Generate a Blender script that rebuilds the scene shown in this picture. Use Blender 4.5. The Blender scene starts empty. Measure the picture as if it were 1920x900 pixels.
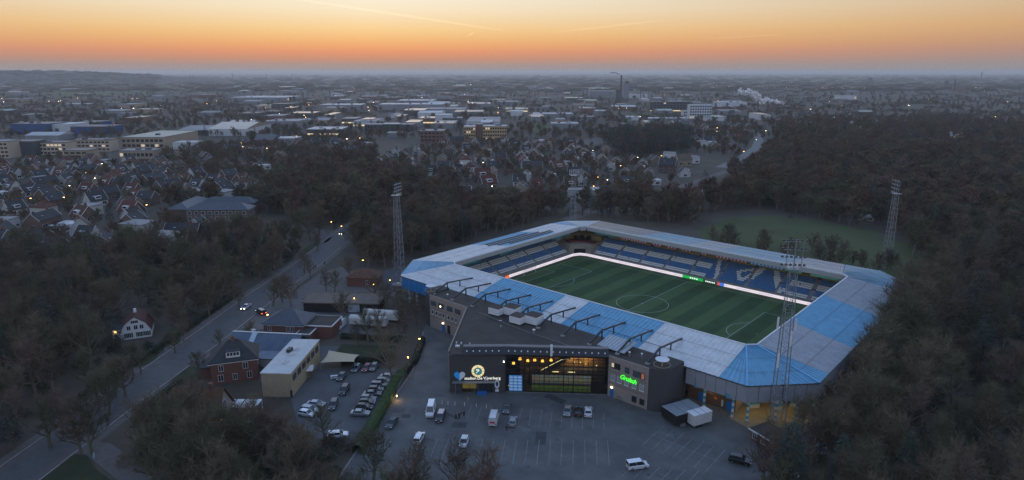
import bpy, bmesh, math, random
import numpy as np
from mathutils import Vector
R = random.Random(7)
PI = math.pi
S = bpy.context.scene
COL = S.collection

# ------------------------------------------------------------------ camera
CAMP = (113.4588, -195.7858, 80.1943)
YAW, PIT, FPX = 2.3028, .2511, 1231.9646
cam = bpy.data.objects.new('camera', bpy.data.cameras.new('camera'))
COL.objects.link(cam)
S.camera = cam
cam.location = CAMP
cam.rotation_euler = (PI/2-PIT, 0, YAW-PI/2)
cam.data.sensor_width = 36
cam.data.lens = FPX/1920*36
cam.data.clip_start = 1
cam.data.clip_end = 120000

# ------------------------------------------------------------------ sky
GLOW = math.radians(143.9)          # compass direction of the afterglow (math angle)
world = bpy.data.worlds.new('World')
S.world = world
world.use_nodes = True
wn, wl = world.node_tree.nodes, world.node_tree.links

def wnode(t, **k):
    n = wn.new(t)
    for a, b in k.items():
        setattr(n, a, b)
    return n

def wmath(op, a, b=None, clamp=False):
    n = wnode('ShaderNodeMath', operation=op, use_clamp=clamp)
    for i, v in enumerate((a, b)):
        if v is None:
            continue
        if isinstance(v, (int, float)):
            n.inputs[i].default_value = v
        else:
            wl.new(v, n.inputs[i])
    return n.outputs[0]

def lin(c):
    return tuple((v/255/12.92 if v/255 <= .04045 else ((v/255+.055)/1.055)**2.4) for v in c)

def wramp(fac, stops):
    n = wnode('ShaderNodeValToRGB')
    e = n.color_ramp.elements
    while len(e) < len(stops):
        e.new(.5)
    for i, (p, c) in enumerate(stops):
        e[i].position = p
        e[i].color = (*lin(c), 1)
    wl.new(fac, n.inputs[0])
    return n.outputs[0]

tc = wnode('ShaderNodeTexCoord')
sep = wnode('ShaderNodeSeparateXYZ')
wl.new(tc.outputs['Generated'], sep.inputs[0])
dx, dy, dz = sep.outputs
elev = wmath('MULTIPLY', wmath('ARCSINE', dz), 180/PI)          # degrees above the horizon
hor = wmath('SQRT', wmath('ADD', wmath('MULTIPLY', dx, dx), wmath('MULTIPLY', dy, dy)))
cosg = wmath('DIVIDE', wmath('ADD', wmath('MULTIPLY', dx, math.cos(GLOW)), wmath('MULTIPLY', dy, math.sin(GLOW))), wmath('MAXIMUM', hor, 1e-4))
ang = wmath('MULTIPLY', wmath('ARCCOSINE', wmath('MINIMUM', wmath('MAXIMUM', cosg, -1), 1)), 180/PI)
away = wmath('DIVIDE', ang, 62, True)                           # 0 in the glow, 1 from 62 degrees off
ef = wmath('DIVIDE', elev, 10, True)
glow_c = wramp(ef, [(0, (158, 150, 150)), (.05, (172, 148, 140)), (.1, (206, 146, 116)), (.155, (233, 154, 112)), (.2, (243, 170, 112)), (.27, (249, 194, 128)), (.34, (252, 212, 150)), (.48, (253, 233, 197)), (.62, (253, 243, 222)), (.8, (248, 240, 224)), (1, (236, 234, 228))])
side_c = wramp(ef, [(0, (140, 142, 150)), (.08, (150, 142, 143)), (.15, (163, 142, 132)), (.22, (180, 146, 122)), (.32, (197, 153, 118)), (.46, (198, 166, 132)), (.62, (190, 168, 140)), (.8, (180, 168, 150)), (1, (172, 168, 156))])
low = wnode('ShaderNodeMix', data_type='RGBA')
wl.new(wmath('POWER', away, 1.15), low.inputs['Factor'])
wl.new(glow_c, low.inputs['A'])
wl.new(side_c, low.inputs['B'])
# far side of the sky: blue grey dusk
back = wnode('ShaderNodeMix', data_type='RGBA')
bf = wmath('DIVIDE', wmath('SUBTRACT', ang, 50), 70, True)
wl.new(bf, back.inputs['Factor'])
wl.new(low.outputs['Result'], back.inputs['A'])
back_c = wramp(ef, [(0, (176, 178, 188)), (.5, (208, 208, 214)), (1, (214, 217, 226))])
wl.new(back_c, back.inputs['B'])
# upper sky from the Sky Texture at dusk
skyt = wnode('ShaderNodeTexSky', sky_type='NISHITA', sun_disc=False)
skyt.sun_elevation = math.radians(-1.0)
skyt.sun_rotation = PI/2-GLOW
skyt.air_density = 1.0
skyt.dust_density = 1.0
skyt.ozone_density = 2.0
skys = wnode('ShaderNodeMix', data_type='RGBA', blend_type='MULTIPLY')
skys.inputs['Factor'].default_value = 1
wl.new(skyt.outputs[0], skys.inputs['A'])
skys.inputs['B'].default_value = (5.0, 4.5, 4.05, 1)
up = wnode('ShaderNodeMix', data_type='RGBA')
uf = wnode('ShaderNodeMapRange', interpolation_type='SMOOTHSTEP')
uf.inputs['From Min'].default_value = 7
uf.inputs['From Max'].default_value = 34
wl.new(elev, uf.inputs['Value'])
wl.new(uf.outputs[0], up.inputs['Factor'])
wl.new(back.outputs['Result'], up.inputs['A'])
wl.new(skys.outputs['Result'], up.inputs['B'])
sky_out = up.outputs['Result']

def pix_dir(px, py):
    fw = Vector((math.cos(PIT)*math.cos(YAW), math.cos(PIT)*math.sin(YAW), -math.sin(PIT)))
    r = Vector((math.sin(YAW), -math.cos(YAW), 0))
    u = r.cross(fw)
    return (fw+r*((px-960)/FPX)+u*((450-py)/FPX))

def streak(a, b, wdeg, amp, src):
    """a thin high contrail on the sky between two directions"""
    A, B = pix_dir(*a).normalized(), pix_dir(*b).normalized()
    N = A.cross(B).normalized()
    M = (A+B).normalized()
    T = (B-A).normalized()
    half = (B-A).length/2

    def dot(v):
        n = wnode('ShaderNodeVectorMath', operation='DOT_PRODUCT')
        wl.new(tc.outputs['Generated'], n.inputs[0])
        n.inputs[1].default_value = v
        return n.outputs['Value']
    along = wmath('DIVIDE', dot(T), half)
    lenf = wmath('SUBTRACT', 1, wmath('POWER', wmath('ABSOLUTE', along), 4), True)
    wid = wmath('DIVIDE', wmath('ABSOLUTE', dot(N)), wdeg*PI/180)
    f = wmath('MULTIPLY', wmath('SUBTRACT', 1, wid, True), lenf)
    f = wmath('MULTIPLY', f, wmath('GREATER_THAN', dot(M), 0))
    add = wnode('ShaderNodeMix', data_type='RGBA', blend_type='ADD')
    wl.new(wmath('MULTIPLY', f, amp), add.inputs['Factor'])
    wl.new(src, add.inputs['A'])
    add.inputs['B'].default_value = (1, .86, .6, 1)
    return add.outputs['Result']
sky_out = streak((500, -10), (962, 60), .12, .09, sky_out)
sky_out = streak((1030, 62), (1250, 37), .11, .06, sky_out)
sky_out = streak((1320, 73), (1475, 64), .09, .05, sky_out)
sky_out = streak((876, 68), (890, 60), .08, .12, sky_out)
bg = wn['Background']
wl.new(sky_out, bg.inputs[0])
bg.inputs[1].default_value = 1.0

# the sun has just set: only a faint, wide warm light from the afterglow
sun = bpy.data.objects.new('sun', bpy.data.lights.new('sun', 'SUN'))
COL.objects.link(sun)
sun.data.energy = .12
sun.data.angle = math.radians(14)
sun.data.color = (1, .7, .45)
sun.rotation_euler = (math.radians(90-4), 0, GLOW+PI/2)

S.view_settings.view_transform = 'Standard'
S.view_settings.look = 'None'
S.view_settings.exposure = 0
S.view_settings.gamma = 1
S.view_settings.use_curve_mapping = False
S.render.engine = 'CYCLES'
S.cycles.use_denoising = True
S.cycles.denoising_input_passes = 'RGB_ALBEDO_NORMAL'
S.cycles.denoising_prefilter = 'NONE'
S.cycles.use_adaptive_sampling = False
S.cycles.sample_clamp_indirect = 3
S.cycles.max_bounces = 5
S.cycles.diffuse_bounces = 2
S.cycles.glossy_bounces = 2
S.cycles.transmission_bounces = 4
S.cycles.transparent_max_bounces = 28
S.cycles.volume_bounces = 1
S.cycles.caustics_reflective = False
S.cycles.caustics_refractive = False
S.cycles.volume_step_rate = 2

# ------------------------------------------------------------------ helpers
FW = Vector((math.cos(PIT)*math.cos(YAW), math.cos(PIT)*math.sin(YAW), -math.sin(PIT)))
RT = Vector((math.sin(YAW), -math.cos(YAW), 0))
UP = RT.cross(FW)
CP = Vector(CAMP)

def G(px, py, h=0.):
    """where the ray of a photo pixel meets the level h"""
    d = FW+RT*((px-960)/FPX)+UP*((450-py)/FPX)
    t = (h-CP.z)/d.z
    return CP+d*t

def PR(p):
    d = Vector(p)-CP
    z = d.dot(FW)
    if z <= 1:
        return (-9999, -9999, z)
    return (960+FPX*d.dot(RT)/z, 450-FPX*d.dot(UP)/z, z)

def HT(x, y, py):
    """height over (x,y) that lands on photo row py"""
    lo, hi = -20, 300
    for _ in range(40):
        m = (lo+hi)/2
        if PR((x, y, m))[1] > py:
            lo = m
        else:
            hi = m
    return m

MATS = {}

def M(name, col, rough=.8, var=.15, scale=1.5, metal=0., spec=.3, bump=0., bscale=None, emit=None, estr=0., rnd=0., alpha=None, col2=None):
    if name in MATS:
        return MATS[name]
    m = bpy.data.materials.new(name)
    m.use_nodes = True
    N, L = m.node_tree.nodes, m.node_tree.links
    b = N['Principled BSDF']
    b.inputs['Roughness'].default_value = rough
    b.inputs['Metallic'].default_value = metal
    b.inputs['Specular IOR Level'].default_value = spec
    t = N.new('ShaderNodeTexCoord')
    nz = N.new('ShaderNodeTexNoise')
    nz.inputs['Scale'].default_value = scale
    nz.inputs['Detail'].default_value = 6
    nz.inputs['Roughness'].default_value = .65
    L.new(t.outputs['Object'], nz.inputs['Vector'])
    mx = N.new('ShaderNodeMix')
    mx.data_type = 'RGBA'
    rg = N.new('ShaderNodeMapRange')
    rg.inputs['From Min'].default_value = .3
    rg.inputs['From Max'].default_value = .7
    L.new(nz.outputs[0], rg.inputs['Value'])
    L.new(rg.outputs[0], mx.inputs['Factor'])
    c2 = col2 or tuple(min(1, v*(1+var)) for v in col)
    c1 = col if col2 else tuple(v*(1-var) for v in col)
    mx.inputs['A'].default_value = (*c1, 1)
    mx.inputs['B'].default_value = (*c2, 1)
    out = mx.outputs['Result']
    if rnd:
        oi = N.new('ShaderNodeObjectInfo')
        hs = N.new('ShaderNodeHueSaturation')
        r2 = N.new('ShaderNodeMapRange')
        r2.inputs['To Min'].default_value = 1-rnd
        r2.inputs['To Max'].default_value = 1+rnd
        L.new(oi.outputs['Random'], r2.inputs['Value'])
        L.new(r2.outputs[0], hs.inputs['Value'])
        r3 = N.new('ShaderNodeMapRange')
        r3.inputs['To Min'].default_value = .5-.03*rnd/.3
        r3.inputs['To Max'].default_value = .5+.04*rnd/.3
        mlt = N.new('ShaderNodeMath')
        mlt.operation = 'FRACT'
        m7 = N.new('ShaderNodeMath')
        m7.operation = 'MULTIPLY'
        m7.inputs[1].default_value = 7.31
        L.new(oi.outputs['Random'], m7.inputs[0])
        L.new(m7.outputs[0], mlt.inputs[0])
        L.new(mlt.outputs[0], r3.inputs['Value'])
        L.new(r3.outputs[0], hs.inputs['Hue'])
        L.new(out, hs.inputs['Color'])
        out = hs.outputs[0]
    L.new(out, b.inputs['Base Color'])
    if bump:
        bn = N.new('ShaderNodeBump')
        bn.inputs['Strength'].default_value = bump
        bn.inputs['Distance'].default_value = .1
        n2 = N.new('ShaderNodeTexNoise')
        n2.inputs['Scale'].default_value = bscale or scale*4
        n2.inputs['Detail'].default_value = 4
        L.new(t.outputs['Object'], n2.inputs['Vector'])
        L.new(n2.outputs[0], bn.inputs['Height'])
        L.new(bn.outputs[0], b.inputs['Normal'])
    if emit:
        b.inputs['Emission Color'].default_value = (*emit, 1)
        b.inputs['Emission Strength'].default_value = estr
        m.cycles.emission_sampling = 'NONE'
    MATS[name] = m
    return m

class MB:
    def __init__(s):
        s.v, s.f, s.m = [], [], []

    def add(s, vs, fs, mi=0):
        o = len(s.v)
        s.v += [tuple(v) for v in vs]
        s.f += [tuple(i+o for i in f) for f in fs]
        s.m += [mi]*len(fs)

    def box(s, x0, x1, y0, y1, z0, z1, mi=0):
        s.add([(x0, y0, z0), (x1, y0, z0), (x1, y1, z0), (x0, y1, z0), (x0, y0, z1), (x1, y0, z1), (x1, y1, z1), (x0, y1, z1)],
              [(0, 3, 2, 1), (4, 5, 6, 7), (0, 1, 5, 4), (1, 2, 6, 5), (2, 3, 7, 6), (3, 0, 4, 7)], mi)
        return s

    def obox(s, cx, cy, z0, z1, w, d, a, mi=0):
        c, n = math.cos(a), math.sin(a)
        q = [(cx+c*i*w/2-n*j*d/2, cy+n*i*w/2+c*j*d/2) for i, j in ((-1, -1), (1, -1), (1, 1), (-1, 1))]
        return s.prism(q, z0, z1, mi)

    def prism(s, poly, z0, z1, mi=0, top=True):
        n = len(poly)
        z0s = z0 if isinstance(z0, (list, tuple)) else [z0]*n
        z1s = z1 if isinstance(z1, (list, tuple)) else [z1]*n
        vs = [(p[0], p[1], z) for p, z in zip(poly, z0s)]+[(p[0], p[1], z) for p, z in zip(poly, z1s)]
        fs = [(i, (i+1) % n, (i+1) % n+n, i+n) for i in range(n)]
        if top:
            fs.append(tuple(range(n, 2*n)))
        fs.append(tuple(range(n-1, -1, -1)))
        s.add(vs, fs, mi)
        return s

    def flat(s, poly, z, mi=0):
        s.add([(p[0], p[1], z) for p in poly], [tuple(range(len(poly)))], mi)
        return s

    def tube(s, p, q, r0, r1=None, n=6, mi=0, caps=True):
        r1 = r0 if r1 is None else r1
        p, q = Vector(p), Vector(q)
        d = (q-p)
        if d.length < 1e-6:
            return s
        d.normalize()
        a = d.orthogonal().normalized()
        b = d.cross(a)
        vs = []
        for c, r in ((p, r0), (q, r1)):
            for i in range(n):
                t = 2*PI*i/n
                vs.append(c+a*(r*math.cos(t))+b*(r*math.sin(t)))
        fs = [(i, (i+1) % n, (i+1) % n+n, i+n) for i in range(n)]
        if caps:
            fs += [tuple(range(n-1, -1, -1)), tuple(range(n, 2*n))]
        s.add(vs, fs, mi)
        return s

    def bar(s, p, q, w, h, mi=0):
        """rectangular bar from p to q"""
        p, q = Vector(p), Vector(q)
        d = (q-p).normalized()
        a = d.cross(Vector((0, 0, 1)))
        if a.length < 1e-4:
            a = Vector((1, 0, 0))
        a.normalize()
        b = a.cross(d)
        vs = [c+a*(i*w/2)+b*(j*h/2) for c in (p, q) for i, j in ((-1, -1), (1, -1), (1, 1), (-1, 1))]
        s.add(vs, [(0, 1, 2, 3), (7, 6, 5, 4), (0, 4, 5, 1), (1, 5, 6, 2), (2, 6, 7, 3), (3, 7, 4, 0)], mi)
        return s

    def mesh(s, name, mats):
        me = bpy.data.meshes.new(name)
        me.from_pydata(s.v, [], s.f)
        mats = mats if isinstance(mats, (list, tuple)) else [mats]
        for m in mats:
            me.materials.append(m)
        if any(s.m):
            me.polygons.foreach_set('material_index', s.m)
        me.update()
        return me

    def build(s, name, mats, parent=None, loc=None, rz=0., smooth=False):
        me = s.mesh(name, mats)
        if smooth:
            me.polygons.foreach_set('use_smooth', [True]*len(me.polygons))
        return ob(name, me, parent, loc, rz)

def ob(name, me, parent=None, loc=None, rz=0.):
    o = bpy.data.objects.new(name, me)
    COL.objects.link(o)
    if loc is not None:
        o.location = loc
    if rz:
        o.rotation_euler = (0, 0, rz)
    o.parent = parent
    return o

def tag(o, label, cat, group=None, kind=None):
    o['label'] = label
    o['category'] = cat
    if group:
        o['group'] = group
    if kind:
        o['kind'] = kind
    return o

def thing(name, label, cat, loc=(0, 0, 0), rz=0., group=None):
    o = bpy.data.objects.new(name, None)
    COL.objects.link(o)
    o.location = loc
    o.rotation_euler = (0, 0, rz)
    o.empty_display_size = .5
    return tag(o, label, cat, group)

def struct(o, label=None):
    o['kind'] = 'structure'
    if label:
        o['label'] = label
    return o

def copy_tree(o, loc=None, rz=None, scale=None, label=None, group=None, parent=None):
    c = o.copy()
    COL.objects.link(c)
    c.parent = parent
    if loc is not None:
        c.location = loc
    if rz is not None:
        c.rotation_euler = (0, 0, rz)
    if scale is not None:
        c.scale = scale if isinstance(scale, tuple) else (scale,)*3
    if label:
        c['label'] = label
    if group:
        c['group'] = group
    for ch in KIDS.get(o.name, []) or [k for k in o.children]:
        copy_tree(ch, parent=c)
    return c
KIDS = {}

def inside(x, y, poly):
    r = False
    j = len(poly)-1
    for i in range(len(poly)):
        xi, yi = poly[i][0], poly[i][1]
        xj, yj = poly[j][0], poly[j][1]
        if (yi > y) != (yj > y) and x < (xj-xi)*(y-yi)/(yj-yi)+xi:
            r = not r
        j = i
    return r

# ------------------------------------------------------------------ materials
asph = M('asphalt_old', (.085, .087, .09), .85, .22, .12, bump=.15, bscale=3)
roadm = M('road_brick_paving', (.078, .077, .077), .7, .2, .5, bump=.2, bscale=5)
lotm = M('lot_paving', (.07, .072, .072), .75, .28, .16, col2=(.13, .13, .128), bump=.2, bscale=6)
groundm = M('leaf_litter', (.058, .048, .038), .95, .35, .06, col2=(.1, .08, .058), bump=.4, bscale=.8)
lawnm = M('lawn', (.026, .033, .015), .95, .3, .25, col2=(.045, .052, .022), bump=.4, bscale=3)
fieldm = M('meadow', (.048, .06, .021), .95, .3, .03, col2=(.078, .094, .032), bump=.3, bscale=2)
sandm = M('clay_court', (.24, .12, .08), .9, .15, .2)
pathm = M('path_gravel', (.12, .105, .095), .9, .2, .4)
white = M('white_paint', (.62, .63, .64), .55, .08, .8)
offwhite = M('offwhite_wall', (.5, .49, .46), .7, .1, .7)
linewhite = M('marking_paint', (.21, .215, .215), .85, .45, .9)
pitchline = M('pitch_line_paint', (.34, .37, .34), .8, .2, 2)
roofwhite = M('roof_sheet_white', (.52, .53, .53), .45, .17, .5, spec=.5)
roofblue = M('roof_sheet_blue', (.088, .275, .42), .45, .17, .5, spec=.5)
roofgrey = M('roof_sheet_grey', (.27, .285, .31), .45, .17, .5, spec=.5)
roofteal = M('roof_sheet_teal', (.13, .26, .34), .42, .18, .3, spec=.5)
clad = M('cladding_grey', (.26, .27, .29), .5, .1, .6)
cladblue = M('cladding_blue', (.02, .17, .42), .45, .1, .6)
fasciaw = M('fascia_pale', (.56, .6, .66), .5, .06, .4)
concrete = M('concrete', (.26, .25, .24), .85, .2, .6)
darkc = M('dark_concrete', (.13, .13, .14), .85, .2, .6)
black = M('black_void', (.015, .015, .017), .8, .1)
steel = M('galvanised_steel', (.3, .31, .33), .45, .12, 2, metal=.6)
darksteel = M('dark_steel', (.05, .055, .06), .5, .1, 2, metal=.3)
bitumen = M('bitumen_roof', (.05, .043, .038), .85, .25, .25, bump=.15, bscale=2)
brick_d = M('dark_brick', (.06, .058, .06), .85, .2, 2.5, bump=.2, bscale=9)
brick_r = M('red_brick', (.14, .065, .05), .85, .2, 2.5, bump=.2, bscale=9)
brick_g = M('grey_brown_brick', (.27, .225, .2), .85, .12, 1.5, bump=.15, bscale=9)
woodw = M('brown_boarding', (.15, .09, .05), .75, .2, 1.5)
seatb = M('seat_blue', (.035, .17, .38), .5, .1)
seatw = M('seat_white', (.66, .66, .63), .5, .1)
seaty = M('seat_yellow', (.55, .4, .14), .5, .1)
glass = M('window_glass', (.02, .025, .03), .08, .1, spec=.7)
glassb = M('window_glass_sky', (.06, .08, .1), .05, .1, spec=.9)
winlit = M('window_lit', (.6, .4, .2), .5, .2, 2, emit=(1, .6, .25), estr=1.6)
winlit2 = M('window_lit_pale', (.6, .5, .35), .5, .2, 2, emit=(1, .76, .48), estr=.45)
trimw = M('white_trim', (.6, .6, .6), .5, .06)
bluedoor = M('blue_door', (.02, .13, .36), .45, .1)
tyre = M('tyre_rubber', (.015, .015, .016), .8, .1)
rimm = M('wheel_rim', (.35, .36, .37), .35, .1, metal=.8)
cglass = M('car_glass', (.015, .018, .022), .06, .1, spec=.8)
lampoff = M('headlamp', (.6, .62, .65), .2, .05)
lampred = M('tail_lamp', (.25, .01, .01), .3, .05)
bark = M('bark', (.15, .122, .1), .95, .25, 1.2, rnd=.25)
barkg = M('bark_mossy', (.125, .118, .085), .95, .25, 1.2, rnd=.25)
twig = M('twigs', (.122, .09, .064), .95, .2, .25, rnd=.3)
twigg = M('twigs_olive', (.092, .084, .052), .95, .2, .25, rnd=.3)
twigr = M('twigs_russet', (.115, .07, .048), .95, .2, .25, rnd=.25)
needle = M('needles', (.022, .036, .026), .9, .3, .4, rnd=.3)
ivy = M('ivy', (.028, .042, .022), .8, .3, 1, rnd=.3)
hedgem = M('hedge_leaves', (.03, .055, .014), .85, .3, 1.5)
hedged = M('hedge_dark', (.016, .022, .012), .9, .3, 1.5)
sodium = M('sodium_lamp', (.9, .6, .2), .4, .05, emit=(1, .55, .12), estr=9)
ledw = M('white_lamp', (.9, .9, .9), .4, .05, emit=(1, .92, .78), estr=9)
tile_r = M('roof_tile_red', (.095, .042, .03), .85, .25, .7, rnd=.2)
tile_d = M('roof_tile_dark', (.036, .038, .042), .7, .25, .7, rnd=.2)
tile_b = M('roof_tile_brown', (.085, .06, .048), .85, .25, .7, rnd=.25)
tile_s = M('roof_slate', (.06, .07, .085), .5, .2, .7)
wall_b = M('wall_brick_far', (.13, .09, .072), .85, .2, .6, rnd=.25)
wall_w = M('wall_render_far', (.46, .45, .43), .8, .12, .6, rnd=.15)
wall_t = M('wall_tan_far', (.25, .19, .14), .85, .15, .6, rnd=.2)

# ------------------------------------------------------------------ ground, roads, paving
def sheet(name, poly, z, mat, parent=None):
    return MB().flat(poly, z).build(name, mat, parent)

GB = MB()
GB.flat([(-30000, -3000), (3000, -3000), (3000, 30000), (-30000, 30000)], 0)
struct(GB.build('ground', groundm), 'dark earth and leaf litter of the whole plain')

def strip(pts_l, pts_r, z, name, mat):
    b = MB()
    for i in range(len(pts_l)-1):
        b.add([(pts_l[i][0], pts_l[i][1], z), (pts_r[i][0], pts_r[i][1], z), (pts_r[i+1][0], pts_r[i+1][1], z), (pts_l[i+1][0], pts_l[i+1][1], z)], [(0, 1, 2, 3)])
    o = b.build(name, mat)
    return struct(o)

def offset_line(pts, w):
    l, r = [], []
    for i, p in enumerate(pts):
        a = Vector(pts[max(i-1, 0)][:2])
        b = Vector(pts[min(i+1, len(pts)-1)][:2])
        d = (b-a).normalized()
        n = Vector((-d.y, d.x))
        l.append((p[0]+n.x*w/2, p[1]+n.y*w/2))
        r.append((p[0]-n.x*w/2, p[1]-n.y*w/2))
    return l, r

ROADC = [(-8, -222), (-38.5, -179), (-49, -165.3), (-60.5, -150.3), (-73.5, -132), (-88.5, -112), (-109, -86), (-133, -53), (-167, -11), (-176, 2), (-196, 34), (-230, 84)]
roadl, roadr = offset_line(ROADC, 11.5)
strip(roadl, roadr, .012, 'road', roadm)['label'] = 'grey paved road running up past the houses left of the stadium'
kl, kr = offset_line(ROADC, 12.1)
for a, b, sgn in ((roadl, kl, 1), (roadr, kr, 1)):
    kb = MB()
    for i in range(len(a)-1):
        p0, p1, q1, q0 = a[i], a[i+1], b[i+1], b[i]
        kb.add([(*p0, 0), (*p1, 0), (*q1, 0), (*q0, 0), (*p0, .12), (*p1, .12), (*q1, .12), (*q0, .12)],
               [(4, 5, 6, 7), (0, 1, 5, 4), (3, 7, 6, 2), (0, 4, 7, 3), (1, 2, 6, 5)])
    struct(kb.build('kerb', concrete), 'pale kerb along the road')
fl, fr = offset_line([Vector(p) for p in roadl], 4.6)
fb = [(a[0]+(a[0]-b[0])*.0, a[1]) for a, b in zip(fl, fr)]
def shifted(line, ref, k):
    out = []
    for p, q in zip(line, ref):
        d = Vector((p[0]-q[0], p[1]-q[1])).normalized()
        out.append((p[0]+d.x*k, p[1]+d.y*k))
    return out
strip(shifted(roadl, roadr, 2.6), shifted(roadl, roadr, .62), .008, 'pavement', pathm)['label'] = 'narrow footway beside the road'
strip(shifted(roadr, roadl, .62), shifted(roadr, roadl, 2.4), .008, 'pavement', pathm)['label'] = 'footway beside the house gardens'
pl, pr_ = offset_line([G(150, 838), G(185, 842), G(225, 872), G(262, 902), G(320, 960)], 5.2)
strip(pl, pr_, .017, 'path', pathm)['label'] = 'side path leaving the road at the bottom'
for sgn, lab in ((2.2, 'reddish cycle lane on the house side of the road'), (-2.2, 'reddish cycle lane on the wood side of the road')):
    a_ = shifted(roadr, roadl, -.15) if sgn > 0 else shifted(roadl, roadr, -.15)
    b_ = shifted(roadr, roadl, -1.9) if sgn > 0 else shifted(roadl, roadr, -1.9)
    strip(a_, b_, .016, 'cycle_lane', M('cycle_lane_red', (.105, .088, .084), .8, .2, .5))['label'] = lab
# road markings on the far stretch of the road
for k in range(9):
    a, b = Vector(ROADC[7]), Vector(ROADC[8])
    t0, t1 = k/9, k/9+.05
    p, q = a.lerp(b, t0), a.lerp(b, t1)
    mk = MB()
    d = (q-p).normalized()
    n = Vector((-d.y, d.x))*.08
    mk.add([(p.x-n.x, p.y-n.y, .02), (q.x-n.x, q.y-n.y, .02), (q.x+n.x, q.y+n.y, .02), (p.x+n.x, p.y+n.y, .02)], [(0, 1, 2, 3)])
    struct(mk.build('road_marking', linewhite), 'white dash on the far road')

# far lane behind the trees and curving road
for pts, w, lab in (([G(1060, 412), G(1180, 378), G(1260, 356), G(1330, 332), G(1385, 314), G(1408, 309)], 7, 'pale lane beyond the stadium trees'),
                    ([G(1352, 314), G(1395, 294), G(1418, 276), G(1424, 262), G(1418, 250), G(1395, 236), G(1350, 222), G(1300, 214)], 10, 'curving road between the allotments and the wood'),
                    ([G(735, 252), G(760, 232), G(725, 208), G(696, 190), G(690, 172)], 14, 'straight avenue with lamps running into the distance'),
                    ([G(540, 395), G(590, 425), G(610, 447), G(628, 462)], 5, 'footpath meeting the road beside the bridge')):
    a, b = offset_line(pts, w)
    strip(a, b, .016, 'path' if w < 8 else 'road', pathm if w < 8 else (M('far_road_pale', (.16, .155, .15), .8, .15, .1) if w == 10 else asph))['label'] = lab

# car park in front of the stadium
LOT = [(-46, -60), (-38, -69.5), (-29, -78), (-18.5, -90), (-8.5, -105.5), (-1, -117.5), (10, -134), (24, -140), (60, -108), (72, -90), (73, -76), (75, -64), (77, -45), (79, -10), (62, -30), (40, -60), (0, -58)]
lot = sheet('parking_lot', LOT, .006, lotm)
struct(lot, 'grey paved car park in front of the stadium')
def bay(a, b, w=.11):
    a, b = Vector(a), Vector(b)
    d = (b-a).normalized()
    n = Vector((-d.y, d.x))*w/2
    m = MB()
    m.add([(a.x-n.x, a.y-n.y, .0105), (b.x-n.x, b.y-n.y, .0105), (b.x+n.x, b.y+n.y, .0105), (a.x+n.x, a.y+n.y, .0105)], [(0, 1, 2, 3)])
    m.build('bay_line', linewhite, lot)
for k in range(-6, 8):           # row facing the glass hall
    a = Vector((19.5, -83.9))+Vector((2.05, 1.42))*k
    bay(a, a+Vector((4.6, -6.6)))
for k in range(-4, 12):          # second row
    a = Vector((20.1, -101.7))+Vector((1.93, 1.66))*k
    bay(a, a+Vector((5.8, -7.9)))
for k in range(7):               # bays by the trailers
    bay((47.7+2.5*k, -69.6), (48.2+2.5*k, -80))
bay((46.9, -74.8), (64, -74.7))
for k in range(6):
    a = Vector((51.0, -87.8))+Vector((2.2, 1.5))*k
    bay(a, a+Vector((.2, -5.4)))
# repaired patches, drains and covers in the paving
for k in range(26):
    x, y = R.uniform(-14, 62), R.uniform(-118, -70)
    if not inside(x, y, LOT) or inside(x, y, [(30, -66), (9, -82), (-2, -92), (-20, -66), (44, -62)]):
        continue
    w_, d_ = R.uniform(1, 6), R.uniform(.8, 3)
    o = MB().obox(x, y, 0, .0085, w_, d_, R.choice((.6, .66, 2.2, 0))).build('paving_patch', (asph, M('patch_dark', (.055, .056, .058), .8, .25, .5), M('patch_pale', (.125, .123, .12), .8, .25, .5))[k % 3], lot)
for k in range(9):
    x, y = R.uniform(0, 58), R.uniform(-106, -78)
    MB().tube((x, y, 0), (x, y, .014), .35, n=12).build('manhole_cover', darksteel, lot)

# lawns, meadow and yards
def px_sheet(name, pix, z, mat, lab):
    o = sheet(name, [G(*p)[:2] for p in pix], z, mat)
    return struct(o, lab)
px_sheet('meadow', [(1310, 432), (1345, 416), (1375, 407), (1450, 405), (1540, 416), (1620, 430), (1725, 468), (1710, 530), (1500, 510), (1320, 455)], .01, fieldm, 'green meadow behind the far stand')
px_sheet('lawn', [(560, 478), (575, 462), (592, 455), (602, 462), (560, 492)], .011, lawnm, 'small lawn beside the road junction')
px_sheet('lawn', [(300, 640), (325, 612), (345, 622), (330, 650)], .011, lawnm, 'dim lawn in front of the white gabled house')
px_sheet('lawn', [(255, 690), (275, 650), (300, 660), (290, 680)], .011, lawnm, 'lawn strip below the white gabled house')
px_sheet('lawn', [(318, 720), (345, 685), (385, 690), (385, 708), (355, 722)], .011, lawnm, 'front lawn of the brick house')
px_sheet('lawn', [(630, 660), (640, 645), (745, 648), (735, 672), (640, 680)], .011, lawnm, 'lawn behind the cream building')
px_sheet('lawn', [(60, 900), (110, 852), (160, 850), (180, 880), (215, 905), (200, 950), (60, 950)], .011, lawnm, 'dark grass triangle between road and side path')
px_sheet('yard', [(545, 745), (600, 690), (640, 690), (745, 692), (735, 715), (690, 790), (640, 850), (560, 800)], .007, asph, 'worn grey yard with parked cars')
px_sheet('yard', [(440, 665), (470, 640), (640, 650), (600, 690), (520, 750), (480, 705)], .0065, asph, 'paved court between the houses')
px_sheet('yard', [(500, 560), (560, 560), (730, 590), (700, 640), (560, 610), (470, 620)], .0075, lotm, 'service yard with white trailers')
px_sheet('yard', [(690, 515), (745, 500), (800, 520), (790, 570), (700, 545)], .0065, asph, 'forecourt around the left floodlight mast')
px_sheet('path', [(600, 512), (640, 500), (720, 535), (700, 545), (560, 560), (555, 545)], .0085, pathm, 'pale path by the long low building')
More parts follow.
